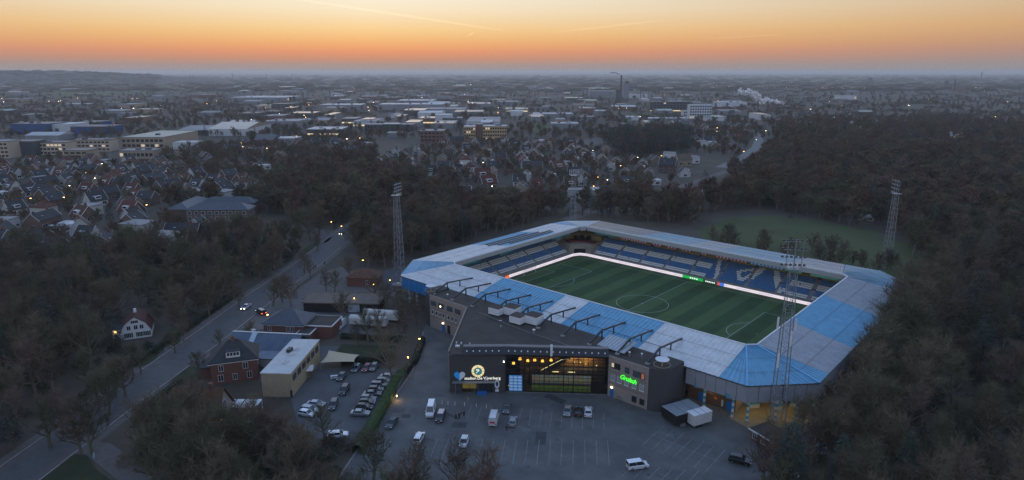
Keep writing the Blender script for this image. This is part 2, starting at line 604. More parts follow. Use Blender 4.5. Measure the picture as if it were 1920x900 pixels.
px_sheet('clay_court', [(640, 345), (700, 336), (705, 345), (650, 354)], .01, sandm, 'reddish clay courts beyond the trees')
px_sheet('field', [(1090, 262), (1140, 255), (1160, 266), (1100, 272)], .011, pathm, 'bare pale ground near the housing')
px_sheet('field', [(500, 318), (530, 314), (535, 320), (505, 324)], .011, fieldm, 'small green beyond the left trees')
px_sheet('field', [(1160, 213), (1280, 211), (1285, 218), (1170, 219)], .012, fieldm, 'dull green strip before the dark office block')
px_sheet('field', [(960, 235), (1040, 228), (1060, 240), (1000, 247)], .012, fieldm, 'rough grass by the ring road')
px_sheet('field', [(60, 172), (330, 160), (420, 168), (120, 184)], .012, fieldm, 'grey green farmland below the hills')
for i, (px, py, w_) in enumerate(((560, 158, 200), (900, 156, 260), (1300, 156, 240), (1640, 158, 260), (300, 152, 200), (1000, 150, 300), (1500, 150, 280))):
    px_sheet('field', [(px-w_/2, py), (px+w_/2, py-1), (px+w_/2+20, py+2.5), (px-w_/2+30, py+3)], .02+.002*i, fieldm, 'distant hazy farmland')

# wooded ridge on the left horizon
HB = MB()
hc = Vector((-CP.x, 0))
n_u, n_v = 40, 9
ridge = [(-260, 140), (-60, 133.5), (0, 133.2), (60, 133), (115, 133), (150, 134.0), (200, 136.3), (270, 139.5), (350, 144), (470, 150)]
def ridge_y(px):
    for (a, ya), (b, yb) in zip(ridge, ridge[1:]):
        if a <= px <= b:
            t = (px-a)/(b-a)
            t = t*t*(3-2*t)
            return ya+(yb-ya)*t
    return 150
grid = []
for i in range(n_u):
    px = -260+(740)*i/(n_u-1)
    d = pix_dir(px, 150)
    d = Vector((d.x, d.y, 0)).normalized()
    for j in range(n_v):
        t = j/(n_v-1)
        dist = 5200+2600*t
        x, y = CP.x+d.x*dist, CP.y+d.y*dist
        top = max(0., HT(CP.x+d.x*6500, CP.y+d.y*6500, ridge_y(px)))
        z = top*math.sin(PI*t)**1.3-.5+R.uniform(-1.5, 1.5)*(1 if 0 < j < n_v-1 else 0)
        grid.append((x, y, z if 0 < j < n_v-1 else -.6))
HB.add(grid, [(i*n_v+j, (i+1)*n_v+j, (i+1)*n_v+j+1, i*n_v+j+1) for i in range(n_u-1) for j in range(n_v-1)])
struct(HB.build('hills', M('far_woods_ground', (.035, .038, .034), .95, .4, .004, col2=(.06, .06, .05))), 'low wooded ridge on the horizon')

# ------------------------------------------------------------------ pitch
pm = bpy.data.materials.new('pitch_turf')
pm.use_nodes = True
N, L = pm.node_tree.nodes, pm.node_tree.links
b = N['Principled BSDF']
b.inputs['Roughness'].default_value = .9
b.inputs['Specular IOR Level'].default_value = .2
t = N.new('ShaderNodeTexCoord')
sx = N.new('ShaderNodeSeparateXYZ')
L.new(t.outputs['Object'], sx.inputs[0])
def nm(op, a, c=None):
    n = N.new('ShaderNodeMath')
    n.operation = op
    for i, v in enumerate((a, c)):
        if v is None:
            continue
        if isinstance(v, (int, float)):
            n.inputs[i].default_value = v
        else:
            L.new(v, n.inputs[i])
    return n.outputs[0]
st = nm('SINE', nm('MULTIPLY', sx.outputs[0], PI/5.25))
st = nm('MULTIPLY', nm('ADD', nm('MAXIMUM', nm('MINIMUM', nm('MULTIPLY', st, 6), 1), -1), 1), .5)
nz = N.new('ShaderNodeTexNoise')
nz.inputs['Scale'].default_value = .12
nz.inputs['Detail'].default_value = 8
nz.inputs['Roughness'].default_value = .7
L.new(t.outputs['Object'], nz.inputs['Vector'])
f = nm('ADD', nm('MULTIPLY', st, .6), nm('MULTIPLY', nm('SUBTRACT', nz.outputs[0], .35), 1.3))
mx = N.new('ShaderNodeMix')
mx.data_type = 'RGBA'
L.new(f, mx.inputs['Factor'])
mx.inputs['A'].default_value = (.026, .056, .02, 1)
mx.inputs['B'].default_value = (.062, .108, .038, 1)
L.new(mx.outputs['Result'], b.inputs['Base Color'])
pitch = sheet('pitch', [(-55, -37), (55, -37), (55, 37), (-55, 37)], .02, pm)
struct(pitch, 'dark green striped football pitch')
struct(sheet('pitch_surround', [(-57, -39), (57, -39), (57, 39), (-57, 39)], .008, M('surround_turf', (.05, .045, .035), .9, .2, .3)), 'brown strip around the pitch')
def pline(a, b_, w=.16):
    a, b_ = Vector(a), Vector(b_)
    d = (b_-a).normalized()
    n = Vector((-d.y, d.x))*w/2
    m = MB()
    m.add([(a.x-n.x, a.y-n.y, .026), (b_.x-n.x, b_.y-n.y, .026), (b_.x+n.x, b_.y+n.y, .026), (a.x+n.x, a.y+n.y, .026)], [(0, 1, 2, 3)])
    m.build('pitch_line', pitchline, pitch)
def parc(cx, cy, r, a0, a1, w=.16, n=48):
    m = MB()
    vs, fs = [], []
    for i in range(n+1):
        a = a0+(a1-a0)*i/n
        for rr in (r-w/2, r+w/2):
            vs.append((cx+rr*math.cos(a), cy+rr*math.sin(a), .026))
    fs = [(2*i, 2*i+1, 2*i+3, 2*i+2) for i in range(n)]
    m.add(vs, fs)
    m.build('pitch_line', pitchline, pitch)
for x in (-52.5, 52.5):
    pline((x, -34), (x, 34))
for y in (-34, 34):
    pline((-52.5, y), (52.5, y))
pline((0, -34), (0, 34))
parc(0, 0, 9.15, 0, 2*PI)
parc(0, 0, .15, 0, 2*PI, .3, 10)
for s in (-1, 1):
    pline((s*52.5, 20.16), (s*36, 20.16)); pline((s*52.5, -20.16), (s*36, -20.16)); pline((s*36, -20.16), (s*36, 20.16))
    pline((s*52.5, 9.16), (s*47, 9.16)); pline((s*52.5, -9.16), (s*47, -9.16)); pline((s*47, -9.16), (s*47, 9.16))
    a = math.acos(5.5/9.15)
    c = PI if s > 0 else 0
    parc(s*41.5, 0, 9.15, c-a, c+a)
    parc(s*41.5, 0, .1, 0, 2*PI, .2, 8)

netm = M('goal_net', (.55, .56, .57), .7, .05)
for s in (-1, 1):
    g = thing('football_goal', ('white football goal with net at the orange advert end' if s < 0 else 'white football goal at the near right end of the pitch'), 'goal', (s*52.5, 0, 0.02), 0 if s > 0 else PI)
    for yy in (-3.66, 3.66):
        MB().tube((.1, yy, 0), (.1, yy, 2.44), .07, n=8).build('post', white, g)
    MB().tube((.1, -3.73, 2.44), (.1, 3.73, 2.44), .07, n=8).build('crossbar', white, g)
    nb = MB()
    for k in range(13):
        yy = -3.66+7.32*k/12
        nb.tube((.1, yy, 2.4), (1.2, yy, 2.3), .012, n=3).tube((1.2, yy, 2.3), (2.1, yy, 0), .012, n=3)
    for k in range(7):
        t_ = k/6
        nb.tube((1.2+.9*t_, -3.66, 2.3*(1-t_)), (1.2+.9*t_, 3.66, 2.3*(1-t_)), .012, n=3)
    for yy in (-3.66, 3.66):
        for k in range(6):
            z = 2.3*k/6
            nb.tube((.1, yy, z), (2.1-.9*z/2.3, yy, z), .012, n=3)
    nb.build('net', netm, g)

# ------------------------------------------------------------------ stadium
stad = thing('stadium', 'football stadium ringed by blue and white sheet roofs', 'stadium')
ZO, ZI = 9.5, 12.8
JOINT = M('joint_dark', (.1, .11, .12), .7, .2)
def corr(name, mat, i0, i1, o0, o1, zi=ZI, zo=ZO, pitch_=1.25, amp=.15, th=.18):
    """ribbed roof sheet between the inner edge i0-i1 and the eave o0-o1"""
    i0, i1, o0, o1 = map(Vector, (i0, i1, o0, o1))
    n = max(2, int(max((i1-i0).length, (o1-o0).length)/pitch_))
    vs, fs = [], []
    prof = ((0, 0), (.18, amp), (.36, amp), (.54, 0))
    ts = [min(1, (k+f)/n) for k in range(n) for f, _ in prof]+[1]
    zs = [a for k in range(n) for _, a in prof]+[0]
    for t_, a in zip(ts, zs):
        p, q = i0.lerp(i1, t_), o0.lerp(o1, t_)
        vs += [(p.x, p.y, zi+a), (q.x, q.y, zo+a)]
    m = len(ts)
    fs = [(2*k, 2*k+1, 2*k+3, 2*k+2) for k in range(m-1)]
    o = len(vs)
    vs += [(i0.x, i0.y, zi-th), (i1.x, i1.y, zi-th), (o1.x, o1.y, zo-th), (o0.x, o0.y, zo-th)]
    fs += [(o, o+1, o+2, o+3), (0, o, o+3, 1), (2*m-2, 2*m-1, o+2, o+1), (1, o+3, o+2, 2*m-1), (0, 2*m-2, o+1, o)]
    b = MB()
    b.add(vs, fs)
    o_ = b.build(name, mat, stad)
    for u in (.36, .7):          # lap joint between the sheets
        p, q = i0.lerp(o0, u), i1.lerp(o1, u)
        if (q-p).length > 3:
            z = zi+(zo-zi)*u+amp+.01
            MB().bar((p.x, p.y, z), (q.x, q.y, z), .07, .03).build('lap_joint', JOINT, o_)
    return o_
XN, XP, YN, YP = -56, 56, -40.5, 40.5           # inner edge
OXN, OXP, OYN, OYP = -78, 73, -55.8, 65.5       # eaves
# near side (over the main building)
gap = .05
segs = [(-54, -30, -65, -30, roofwhite), (-30, -3.5, -30, -3.5, roofblue), (-3.5, 5.3, -3.5, 5.3, roofwhite), (5.3, 31, 5.3, 31, roofblue), (31, 54, 31, 54, roofwhite)]
for a, b_, c, d, m in segs:
    corr('roof_panel', m, (a+gap, YN), (b_-gap, YN), (c+gap, OYN), (d-gap, OYN))
corr('roof_panel', roofblue, (54, YN), (54.05, YN), (54.05, OYN), (61, OYN), amp=.12)
corr('roof_panel', roofblue, (54.1, YN), (XP, -38.6), (61.05, OYN), (OXP, -43.05), amp=.12)
corr('roof_panel', roofblue, (XP, -38.55), (XP, -38.5), (OXP, -43), (OXP, -36.5), amp=.12)
for a, b_, c, d, m in [(-38.5, -15.8, -36.4, -15.8, roofgrey), (-15.8, 13.4, -15.8, 13.4, roofblue), (13.4, 38.5, 13.4, 44, roofgrey)]:
    corr('roof_panel', m, (XP, a+gap), (XP, b_-gap), (OXP, c+gap), (OXP, d-gap))
corr('roof_panel', roofteal, (XP, 38.5), (XP, 38.6), (OXP, 44), (OXP, 53), amp=.12)
corr('roof_panel', roofteal, (XP, 38.65), (54, YP), (OXP, 53.05), (60, OYP), amp=.12)
corr('roof_panel', roofteal, (54, YP), (53.9, YP), (59.9, OYP), (48, OYP), amp=.12)
far = [(53.9, 34, 47.9, 34, roofgrey), (34, 8, 34, 8, roofteal), (8, -6, 8, -6, roofgrey), (-6, -28, -6, -28, roofteal), (-28, -54, -28, -64, M('roof_sheet_brown', (.2, .185, .18), .42, .2, .3, spec=.5))]
for a, b_, c, d, m in far:
    corr('roof_panel', m, (a-gap, YP), (b_+gap, YP), (c-gap, OYP), (d+gap, OYP))
corr('roof_panel', M('roof_sheet_paleteal', (.3, .42, .46), .42, .15, .3, spec=.5), (-54.1, YP), (XN, 38.6), (-64.1, OYP), (-76, 55), amp=.12)
corr('roof_panel', roofblue, (XN, 38.5), (XN, 38.4), (-76.1, 54.9), (OXN, 45), amp=.12)
lef = [(38.3, 22, 44.9, 22, roofwhite), (22, -8, 22, -8, roofblue), (-8, -38.5, -8, -40, roofwhite)]
for a, b_, c, d, m in lef:
    corr('roof_panel', m, (XN, a-gap), (XN, b_+gap), (OXN, c-gap), (OXN, d+gap))
corr('roof_panel', roofblue, (XN, -38.6), (-54.1, YN), (OXN, -40.1), (-66.8, -54.9), amp=.1)
corr('roof_panel', roofwhite, (-54.1, YN), (-54.05, YN), (-66.7, -55), (-65, OYN), amp=.1)
# striped reflections on the left roof, put in as raised dark bars
for k, (xx, y0, y1) in enumerate(((-60, -4, 24), (-63, -8, 26), (-66.5, -10, 22), (-70, -8, 18))):
    z = ZI-(ZI-ZO)*(XN-xx)/(XN-OXN)
    MB().box(xx-.45, xx+.45, y0, y1, z+.12, z+.42).build('reflection_bar', darksteel, stad)
# ridge caps on the hips and a white trim along the inner edge
def cap(p, q, w=.4, mat=roofblue, h=.12):
    MB().bar(p, q, w, h).build('ridge_cap', mat, stad)
cap((54.02, YN, ZI+.12), (61, OYN, ZO+.12), mat=M('ridge_blue', (.12, .36, .6), .4, .1))
cap((XP, -38.5, ZI+.12), (OXP, -43, ZO+.12), mat=MATS['ridge_blue'])
cap((XP, 38.5, ZI+.12), (OXP, 53, ZO+.12), mat=roofteal)
cap((-54.05, YP, ZI+.12), (-64, OYP, ZO+.12), mat=white)
cap((XN, -38.5, ZI+.12), (OXN, -40, ZO+.12), mat=white, w=.3)
inner = [(54, YN), (XP, -38.5), (XP, 38.5), (54, YP), (-54, YP), (XN, 38.5), (XN, -38.5), (-54, YN)]
for k in range(8):
    p, q = inner[k], inner[(k+1) % 8]
    d = (Vector(q)-Vector(p)).normalized()
    p2, q2 = Vector(p)+d*.02, Vector(q)-d*.02
    MB().bar((*p2, ZI+.02), (*q2, ZI+.02), .34, .42).build('edge_trim', white, stad)
    # deep pale fascia hanging below the inner edge, leaning back
    cx, cy = -d.y, d.x                            # points into the bowl
    o1, o2 = .25, .9
    A = [(p2.x-cx*o1*-1, p2.y-cy*o1*-1, ZI-.2), (q2.x+cx*o1, q2.y+cy*o1, ZI-.2), (q2.x-cx*o2, q2.y-cy*o2, 10.6), (p2.x-cx*o2, p2.y-cy*o2, 10.6)]
    B = [(v[0]-cx*.15, v[1]-cy*.15, v[2]) for v in A]
    fb_ = MB()
    fb_.add(A+B, [(0, 1, 2, 3), (7, 6, 5, 4), (0, 4, 5, 1), (1, 5, 6, 2), (2, 6, 7, 3), (3, 7, 4, 0)])
    fb_.build('fascia', fasciaw, stad)
outer = [(61, OYN), (OXP, -43), (OXP, 53), (60, OYP), (-64, OYP), (-76, 55), (OXN, 45), (OXN, -40), (-66.7, -55), (-65, OYN)]
GUT = M('gutter', (.05, .06, .07), .5, .1)
for k in range(len(outer)):
    p, q = Vector(outer[k]), Vector(outer[(k+1) % len(outer)])
    d = (q-p).normalized()
    L_ = (q-p).length
    nx, ny = d.y, -d.x                            # outward
    MB().bar((p.x+nx*.1, p.y+ny*.1, ZO-.05), (q.x+nx*.1, q.y+ny*.1, ZO-.05), .22, .2).build('gutter', GUT, stad)
    if k == 9:                                    # near side: only right of the tower and left of the office wing
        spans = [(-65, -45.5), (45.6, 61)]
        for a, b_ in spans:
            MB().box(a, b_, OYN+.02, OYN+.2, 5.2, ZO-.2).build('cladding', cladblue if a < 0 else clad, stad)
            for j in range(int(abs(b_-a)/2.6)+1):
                MB().box(a+j*2.6, a+j*2.6+.06, OYN-.03, OYN+.02, 5.2, ZO-.2).build('cladding_seam', darksteel, stad)
    else:
        m = cladblue if k in (6, 7, 8) else clad
        cb = MB()
        cb.add([(p.x-nx*.02, p.y-ny*.02, 5.2), (q.x-nx*.02, q.y-ny*.02, 5.2), (q.x-nx*.02, q.y-ny*.02, ZO-.2), (p.x-nx*.02, p.y-ny*.02, ZO-.2),
                (p.x-nx*.2, p.y-ny*.2, 5.2), (q.x-nx*.2, q.y-ny*.2, 5.2), (q.x-nx*.2, q.y-ny*.2, ZO-.2), (p.x-nx*.2, p.y-ny*.2, ZO-.2)],
               [(0, 1, 2, 3), (7, 6, 5, 4), (0, 4, 5, 1), (1, 5, 6, 2), (2, 6, 7, 3), (3, 7, 4, 0)])
        cb.build('cladding', m, stad)
        if k in (0, 8):
            n = int(L_/2.6)
            for j in range(1, n):
                c = p+d*(L_*j/n)
                MB().obox(c.x+nx*.02, c.y+ny*.02, 5.2, ZO-.2, .06, .06, math.atan2(d.y, d.x)).build('cladding_seam', darksteel, stad)

# terraces
def stand(axis, sgn, base, length0, length1, rows, r0=1.1, rise=.47, tread=.92):
    b = MB()
    for r in range(rows):
        a0, a1 = base+r*tread, base+(r+1)*tread
        z = r0+r*rise
        lo, hi = sorted((sgn*a0, sgn*a1))
        if axis == 'y':
            b.box(length0, length1, lo, hi, 0, z)
        else:
            b.box(lo, hi, length0, length1, 0, z)
    return b.build('terrace', concrete if axis else concrete, stad)
ROWS = 14
stand('y', 1, 39.6, -50, 52, ROWS)
stand('x', -1, 58.4, -36, 34, ROWS)
stand('y', -1, 39.6, -50, 52, ROWS-3)
stand('x', 1, 58.0, -36, 36, ROWS-2)
# back walls under the roofs
BW = M('stand_back_wall', (.1, .095, .09), .9, .15, .5)
MB().box(-60, 56, 54.9, 55.2, 0, 10.6).build('back_wall', BW, stad)
MB().box(-74.4, -74.1, -40, 44, 0, 9.6).build('back_wall', BW, stad)
MB().box(71, 71.3, -36, 44, 0, 9.2).build('back_wall', BW, stad)
MB().box(-62, 44.5, -53.6, -53.3, 0, 9.2).build('back_wall', BW, stad)

# seats: a shell with a back for every place
LETTER = [  # white seats in the far stand, as strokes (x0,row0,x1,row1,width)
    (8.6, 0, 5.2, 12, 1.5),
    (18.2, 2, 21.2, 7, 1.6), (21.2, 7, 24, 12, 1.5), (17.2, 2, 15.2, 6, 1.3), (15.2, 6, 19.5, 8.5, 1.3), (12.6, 15, 15.5, 12, 1.3), (15.5, 12, 19, 11, 1.4), (19, 11, 24.5, 11.5, 1.2), (24.5, 12, 21.4, 4, 1.2),
    (33, 0, 28.5, 10, 2.0), (33, 0.8, 37, 2.2, 1.6)]
def seg_d(px, py, s):
    x0, y0, x1, y1, w = s
    dx_, dy_ = (x1-x0), (y1-y0)*.9
    t_ = max(0, min(1, ((px-x0)*dx_+(py-y0)*.9*dy_)/(dx_*dx_+dy_*dy_)))
    return math.hypot(px-x0-t_*dx_, (py-y0)*.9-t_*dy_) < w*.5
def seat_rows(axis, sgn, base, l0, l1, rows, r0, rise, tread, letters):
    out = {'b': MB(), 'w': MB(), 'y': MB()}
    n = int((l1-l0)/.52)
    for r in range(rows):
        for k in range(n):
            u = l0+(k+.5)*.52
            if (u-l0) % 11.6 < 1.1:
                continue
            if R.random() < .01:
                continue
            if r >= rows-3:
                c = 'y'
            elif letters and 4 < u < 35.5:
                c = 'w' if any(seg_d(u, r, s) for s in LETTER) else 'b'
            elif r < 2 or (5 <= r < 8):
                c = 'w'
            else:
                c = 'b'
            v = base+r*tread+.45
            z = r0+r*rise
            w, d, h = .22, .2, .42
            b = out[c]
            if axis == 'y':
                s_ = sgn
                b.add([(u-w, s_*(v-d), z+.42), (u+w, s_*(v-d), z+.42), (u+w, s_*(v+d), z+.40), (u-w, s_*(v+d), z+.40), (u+w, s_*(v+d+.06), z+.85), (u-w, s_*(v+d+.06), z+.85)], [(0, 1, 2, 3), (3, 2, 4, 5)])
            else:
                b.add([(sgn*(v-d), u-w, z+.42), (sgn*(v-d), u+w, z+.42), (sgn*(v+d), u+w, z+.40), (sgn*(v+d), u-w, z+.40), (sgn*(v+d+.06), u+w, z+.85), (sgn*(v+d+.06), u-w, z+.85)], [(0, 1, 2, 3), (3, 2, 4, 5)])
    for c, m in (('b', seatb), ('w', seatw), ('y', seaty)):
        o = out[c].build('seats', m, stad)
        o['kind'] = 'stuff'
seat_rows('y', 1, 39.6, -49.5, 51.5, ROWS, 1.1, .47, .92, True)
seat_rows('x', -1, 58.4, -35.5, 33.5, ROWS, 1.1, .47, .92, False)
# stair dark gaps, crush barriers
for u in [-49.5+11.6*k+.55 for k in range(9)]:
    for r in (5, 11):
        z = 1.1+r*.47
        MB().box(u-.5, u+.5, 39.6+r*.92+.1, 39.6+r*.92+.8, z, z+.75).build('stair_barrier', darkc, stad)
# far left corner: beige concrete corner blocks, red sign, dark opening
cst = M('beige_concrete', (.3, .27, .22), .85, .15, .5)
MB().prism([(-50.6, 39.8), (-54.2, 39.9), (-58.5, 36.2), (-58.4, 34.2), (-66, 35), (-69, 49), (-58, 54), (-50.2, 54)], 0, 4.6).build('corner_block', cst, stad)
MB().prism([(-53.4, 39.6), (-54.6, 39.65), (-58.3, 36.8), (-58.35, 36.5), (-58.3, 36.5)], 0, 2.4).build('corner_doorway', black, stad)
MB().prism([(-51.5, 42.3), (-57.2, 42.1), (-60.2, 39.3), (-60.5, 37.2), (-63, 38), (-62, 43), (-56, 45), (-51.5, 45)], 4.62, 5.4).build('corner_balcony', M('red_board', (.13, .02, .02), .6, .1), stad)
for (x, y) in ((-55.5, 45), (-60.3, 41.5), (-58.4, 43.6)):
    MB().box(x-.9, x+.9, y-.5, y+.5, 5.42, 7.2).build('corner_kiosk', black, stad)
tl = M('corner_tier', (.3, .23, .11), .7, .25, 2)
for r in range(4):
    MB().prism([(-50.4, 47.6+r), (-58.5, 47.2+r), (-65.4-r*.8, 40.5+r*.4), (-66.6-r*.8, 40.5+r*.4), (-59.2, 48.4+r), (-50.4, 48.8+r)], 5.0, 7.2+r*.45).build('upper_bench', tl, stad)
# advertising boards above the back rows
ADV = {'t': M('ad_board_teal', (.03, .2, .19), .5, .1), 'r': M('ad_board_red', (.3, .06, .07), .5, .25, 3), 'b': M('ad_board_blue', (.05, .22, .38), .5, .1), 'g': M('ad_board_green', (.12, .4, .24), .5, .25, 3)}
for a, b_, m in ((-50, -39, 't'), (-36.8, -23.4, 'r'), (-21, -16.5, 'r'), (-14, -9.6, 'r'), (-7.6, -3, 'r'), (1, 3.6, 'r'), (7.2, 20, 'r'), (21, 33.5, 'b'), (34, 40, 'g'), (43, 53, 'g')):
    MB().box(a, b_, 41.75, 41.9, 9.75, 10.55).build('ad_board', ADV[m], stad)
    if m in 'rb':
        n = max(2, int((b_-a)/1.3))
        for k in range(n):
            x = a+(b_-a)*(k+.3)/n
            MB().box(x, x+.55, 41.68, 41.74, 9.95, 10.35).build('ad_lettering', fasciaw, stad)
for a, b_ in ((-35, -24), (-13, -6), (20, 33)):
    MB().box(-57.4, -57.25, a, b_, 9.75, 10.5).build('ad_board', ADV['t'], stad)

# roof girders over the near stand
for k in range(10):
    x = -39.6+8.72*k
    g = MB().bar((x, -63, 11.05), (x, -57.2, 13.05), .38, .45).bar((x, -57.2, 13.05), (x, -45.6, 11.95), .34, .4).build('roof_girder', darksteel, stad)
    MB().box(x-.14, x+.14, -57.35, -57.05, 10.5, 12.95).build('post', darksteel, g)
    MB().box(x-.13, x+.13, -51.7, -51.4, 10.4, 12.45).build('post', darksteel, g)
    MB().box(x-.5, x+.5, -63.5, -62.6, 10.6, 11.0).build('foot_block', concrete, g)
MB().tube((-39.6, -51.5, 10.75), (38.9, -51.5, 10.75), .05, n=4).build('lifeline_cable', darksteel, stad)
for j in range(4):
    x = 31.8+j*.0
MB().prism([(23.6, -62.6), (31.9, -62.6), (31.9, -56.6), (23.6, -56.6)], [11.1, 11.1, 12.1, 12.1], [11.25, 11.25, 12.25, 12.25]).build('skylight_roof', M('corrugated_pale', (.3, .33, .36), .35, .1, 1, spec=.6), stad)
for k in range(9):
    x = 24.1+k*.95
    MB().bar((x, -62.6, 11.3), (x, -56.6, 12.3), .1, .08).build('skylight_rib', steel, stad)

# striped columns, boarded wall and doors below the near right stand
colw = M('column_white', (.5, .49, .44), .6, .1)
colb = M('column_blue', (.05, .25, .36), .6, .1)
COLS = [(50.5, -54.9), (57.8, -55.0), (61.3, -54.6), (66.2, -50.0), (69.6, -46.2), (72.2, -42.6), (72.3, -35), (72.3, -26), (72.3, -16), (72.3, -6), (72.3, 4), (-62, -55), (-58, -55), (-66, -54), (-71, -48), (-77, -40), (-77.2, -30), (-77.2, -18)]
for x, y in COLS:
    b = MB()
    nb_ = 7
    for j in range(nb_):
        b.obox(x, y, 5.4*j/nb_, 5.4*(j+1)/nb_, .55, .55, .3, j % 2)
    c = b.build('column', [colw, colb], stad)
    MB().obox(x, y, 0, .25, .9, .9, .3).build('footing', concrete, c)
for (x, y) in ((48.8, -55.4), (57, -55.5), (69.5, -45.4), (66, -49.4)):
    MB().obox(x, y, 4.9, 6.0, 1.6, .6, .2).build('column_bracket', colb, stad)
W1 = [(45, -52.6), (57.4, -52.6)]
MB().box(45, 57.4, -52.6, -52.3, 0, 5.6).build('boarded_wall', woodw, stad)
for k in range(9):
    MB().box(45, 57.4, -52.66, -52.6, .3+k*.6, .36+k*.6).build('wall_board_joint', black, stad)
for x in (47.8, 55.2):
    MB().box(x, x+1.5, -52.72, -52.66, 0, 2.5).build('door', bluedoor, stad)
MB().box(53.9, 54.4, -52.72, -52.66, .6, 2.3).build('notice_board', offwhite, stad)
MB().box(52, 52.8, -52.74, -52.66, 1.8, 2.5).build('heater_box', M('orange_box', (.5, .16, .05), .6, .1), stad)
# back wall of the concourse at the corner, striped piers
MB().prism([(57.4, -52.3), (57.4, -48), (62, -42), (66, -38), (66, -37.7), (61.7, -41.7), (57.1, -47.7), (57.1, -52.3)], 0, 5.2).build('concourse_wall', brick_g, stad)
for (x, y) in ((60, -47), (64.5, -44.2), (67, -40)):
    b = MB()
    for j in range(5):
        b.obox(x, y, j, j+.98, 2.4, .4, .9, j % 2)
    b.build('pier', [colw, colb], stad)
yl = bpy.data.materials.new('concourse_lamp')
yl = M('concourse_lamp', (1, .8, .4), .4, .05, emit=(1, .72, .28), estr=14)
for (x, y) in ((60.6, -51), (64.6, -47.4), (68.5, -43), (51, -53.6), (-63, -51.5)):
    fx = MB().obox(x, y, 4.86, 4.95, 1.6, .22, .8).build('concourse_light', yl, stad)
    li = bpy.data.objects.new('concourse_light_glow', bpy.data.lights.new('concourse_light_glow', 'POINT'))
    COL.objects.link(li)
    li.location = (x, y, 4.7)
    li.data.energy = 130 if x > 55 else 60
    li.data.color = (1, .74, .32)
    li.data.shadow_soft_size = .4
    li.parent = stad
struct(sheet('paving', [(57, -55.5), (63, -57.5), (74, -46), (73.8, -36), (66, -38), (57.3, -48)], .016, M('ochre_paving', (.24, .19, .11), .8, .15, .6)), 'ochre paving under the stadium corner')

# ------------------------------------------------------------------ perimeter boards
def led(label, a, b_, mats, h=1.15):
    a, b_ = Vector(a), Vector(b_)
    d = b_-a
    L_ = d.length
    t_ = thing('perimeter_board', label, 'advertising board', (a.x, a.y, .02), math.atan2(d.y, d.x))
    for (u0, u1, m) in mats:
        MB().box(u0*L_+.01, u1*L_-.01, -.12, .12, .05, h).build('screen', m, t_)
    MB().box(0, L_, .13, .3, 0, h-.1).build('casing', darksteel, t_)
    return t_
lm = bpy.data.materials.new('led_white')
lm.use_nodes = True
N, L = lm.node_tree.nodes, lm.node_tree.links
b = N['Principled BSDF']
b.inputs['Base Color'].default_value = (.1, .1, .1, 1)
t = N.new('ShaderNodeTexCoord')
sx = N.new('ShaderNodeSeparateXYZ')
L.new(t.outputs['Object'], sx.inputs[0])
# small lilac lettering along the middle of the board, in groups
wv = nm('GREATER_THAN', nm('SINE', nm('MULTIPLY', sx.outputs[0], 19.)), -.2)
wv2 = nm('GREATER_THAN', nm('SINE', nm('MULTIPLY', sx.outputs[0], 7.3)), -.55)
grp = nm('GREATER_THAN', nm('SINE', nm('MULTIPLY', sx.outputs[0], .72)), -.35)
zb = nm('LESS_THAN', nm('ABSOLUTE', nm('SUBTRACT', sx.outputs[2], .58)), .16)
ft = nm('MULTIPLY', nm('MULTIPLY', wv, wv2), nm('MULTIPLY', grp, zb))
mx = N.new('ShaderNodeMix')
mx.data_type = 'RGBA'
L.new(ft, mx.inputs['Factor'])
mx.inputs['A'].default_value = (1, .9, .98, 1)
mx.inputs['B'].default_value = (.36, .28, .5, 1)
L.new(mx.outputs['Result'], b.inputs['Emission Color'])
b.inputs['Emission Strength'].default_value = .8
ledwhite = lm
ledgreen = M('led_green', (.02, .1, .03), .5, .05, emit=(.01, .42, .07), estr=.9)
ledorange = M('led_orange', (.1, .03, .01), .5, .05, emit=(1, .16, .03), estr=.9)
leddark = M('led_dark', (.02, .03, .02), .5, .05, emit=(.02, .1, .04), estr=.6)
ledred = M('led_red', (.2, .02, .02), .5, .05, emit=(.8, .12, .12), estr=.8)
ledblue = M('led_blue', (.02, .05, .2), .5, .05, emit=(.05, .2, .8), estr=.9)
ledtext = M('led_text', (.5, .5, .5), .5, .05, emit=(1, 1, 1), estr=.95)
fb1 = led('long white lit advert board in front of the far stand', (-51.2, 37.6), (54, 37.6), [(0, .448, ledwhite), (.448, .531, ledgreen), (.531, .588, leddark), (.588, .598, ledred), (.598, .614, ledblue), (.614, 1, ledwhite)])
for u0, n, w_ in ((50.3, 4, .75), (57.0, 6, .55)):
    for k in range(n):
        MB().box(u0+k*w_*1.25, u0+k*w_*1.25+w_*.78, -.15, -.125, .35, .85).build('lettering', ledtext, fb1)
led('white lit advert board with an orange end behind the left goal', (-55.6, -34), (-55.6, 33.2), [(0, .33, leddark), (.33, .365, ledorange), (.365, 1, ledwhite)])
led('short curved white lit board at the far left pitch corner', (-55.55, 33.3), (-54.2, 36.4), [(0, 1, ledwhite)])
led('short white lit board turning into the far side board', (-54.15, 36.45), (-51.3, 37.55), [(0, 1, ledwhite)])

# ------------------------------------------------------------------ main building with the glass hall
P0, P1, P2 = Vector((29.3, -65.8)), Vector((8.9, -81.9)), Vector((-1.2, -91.3))
bld = thing('office_building', 'stadium office building with glass entrance hall and pale brick wings', 'building')
ZR = 10.6
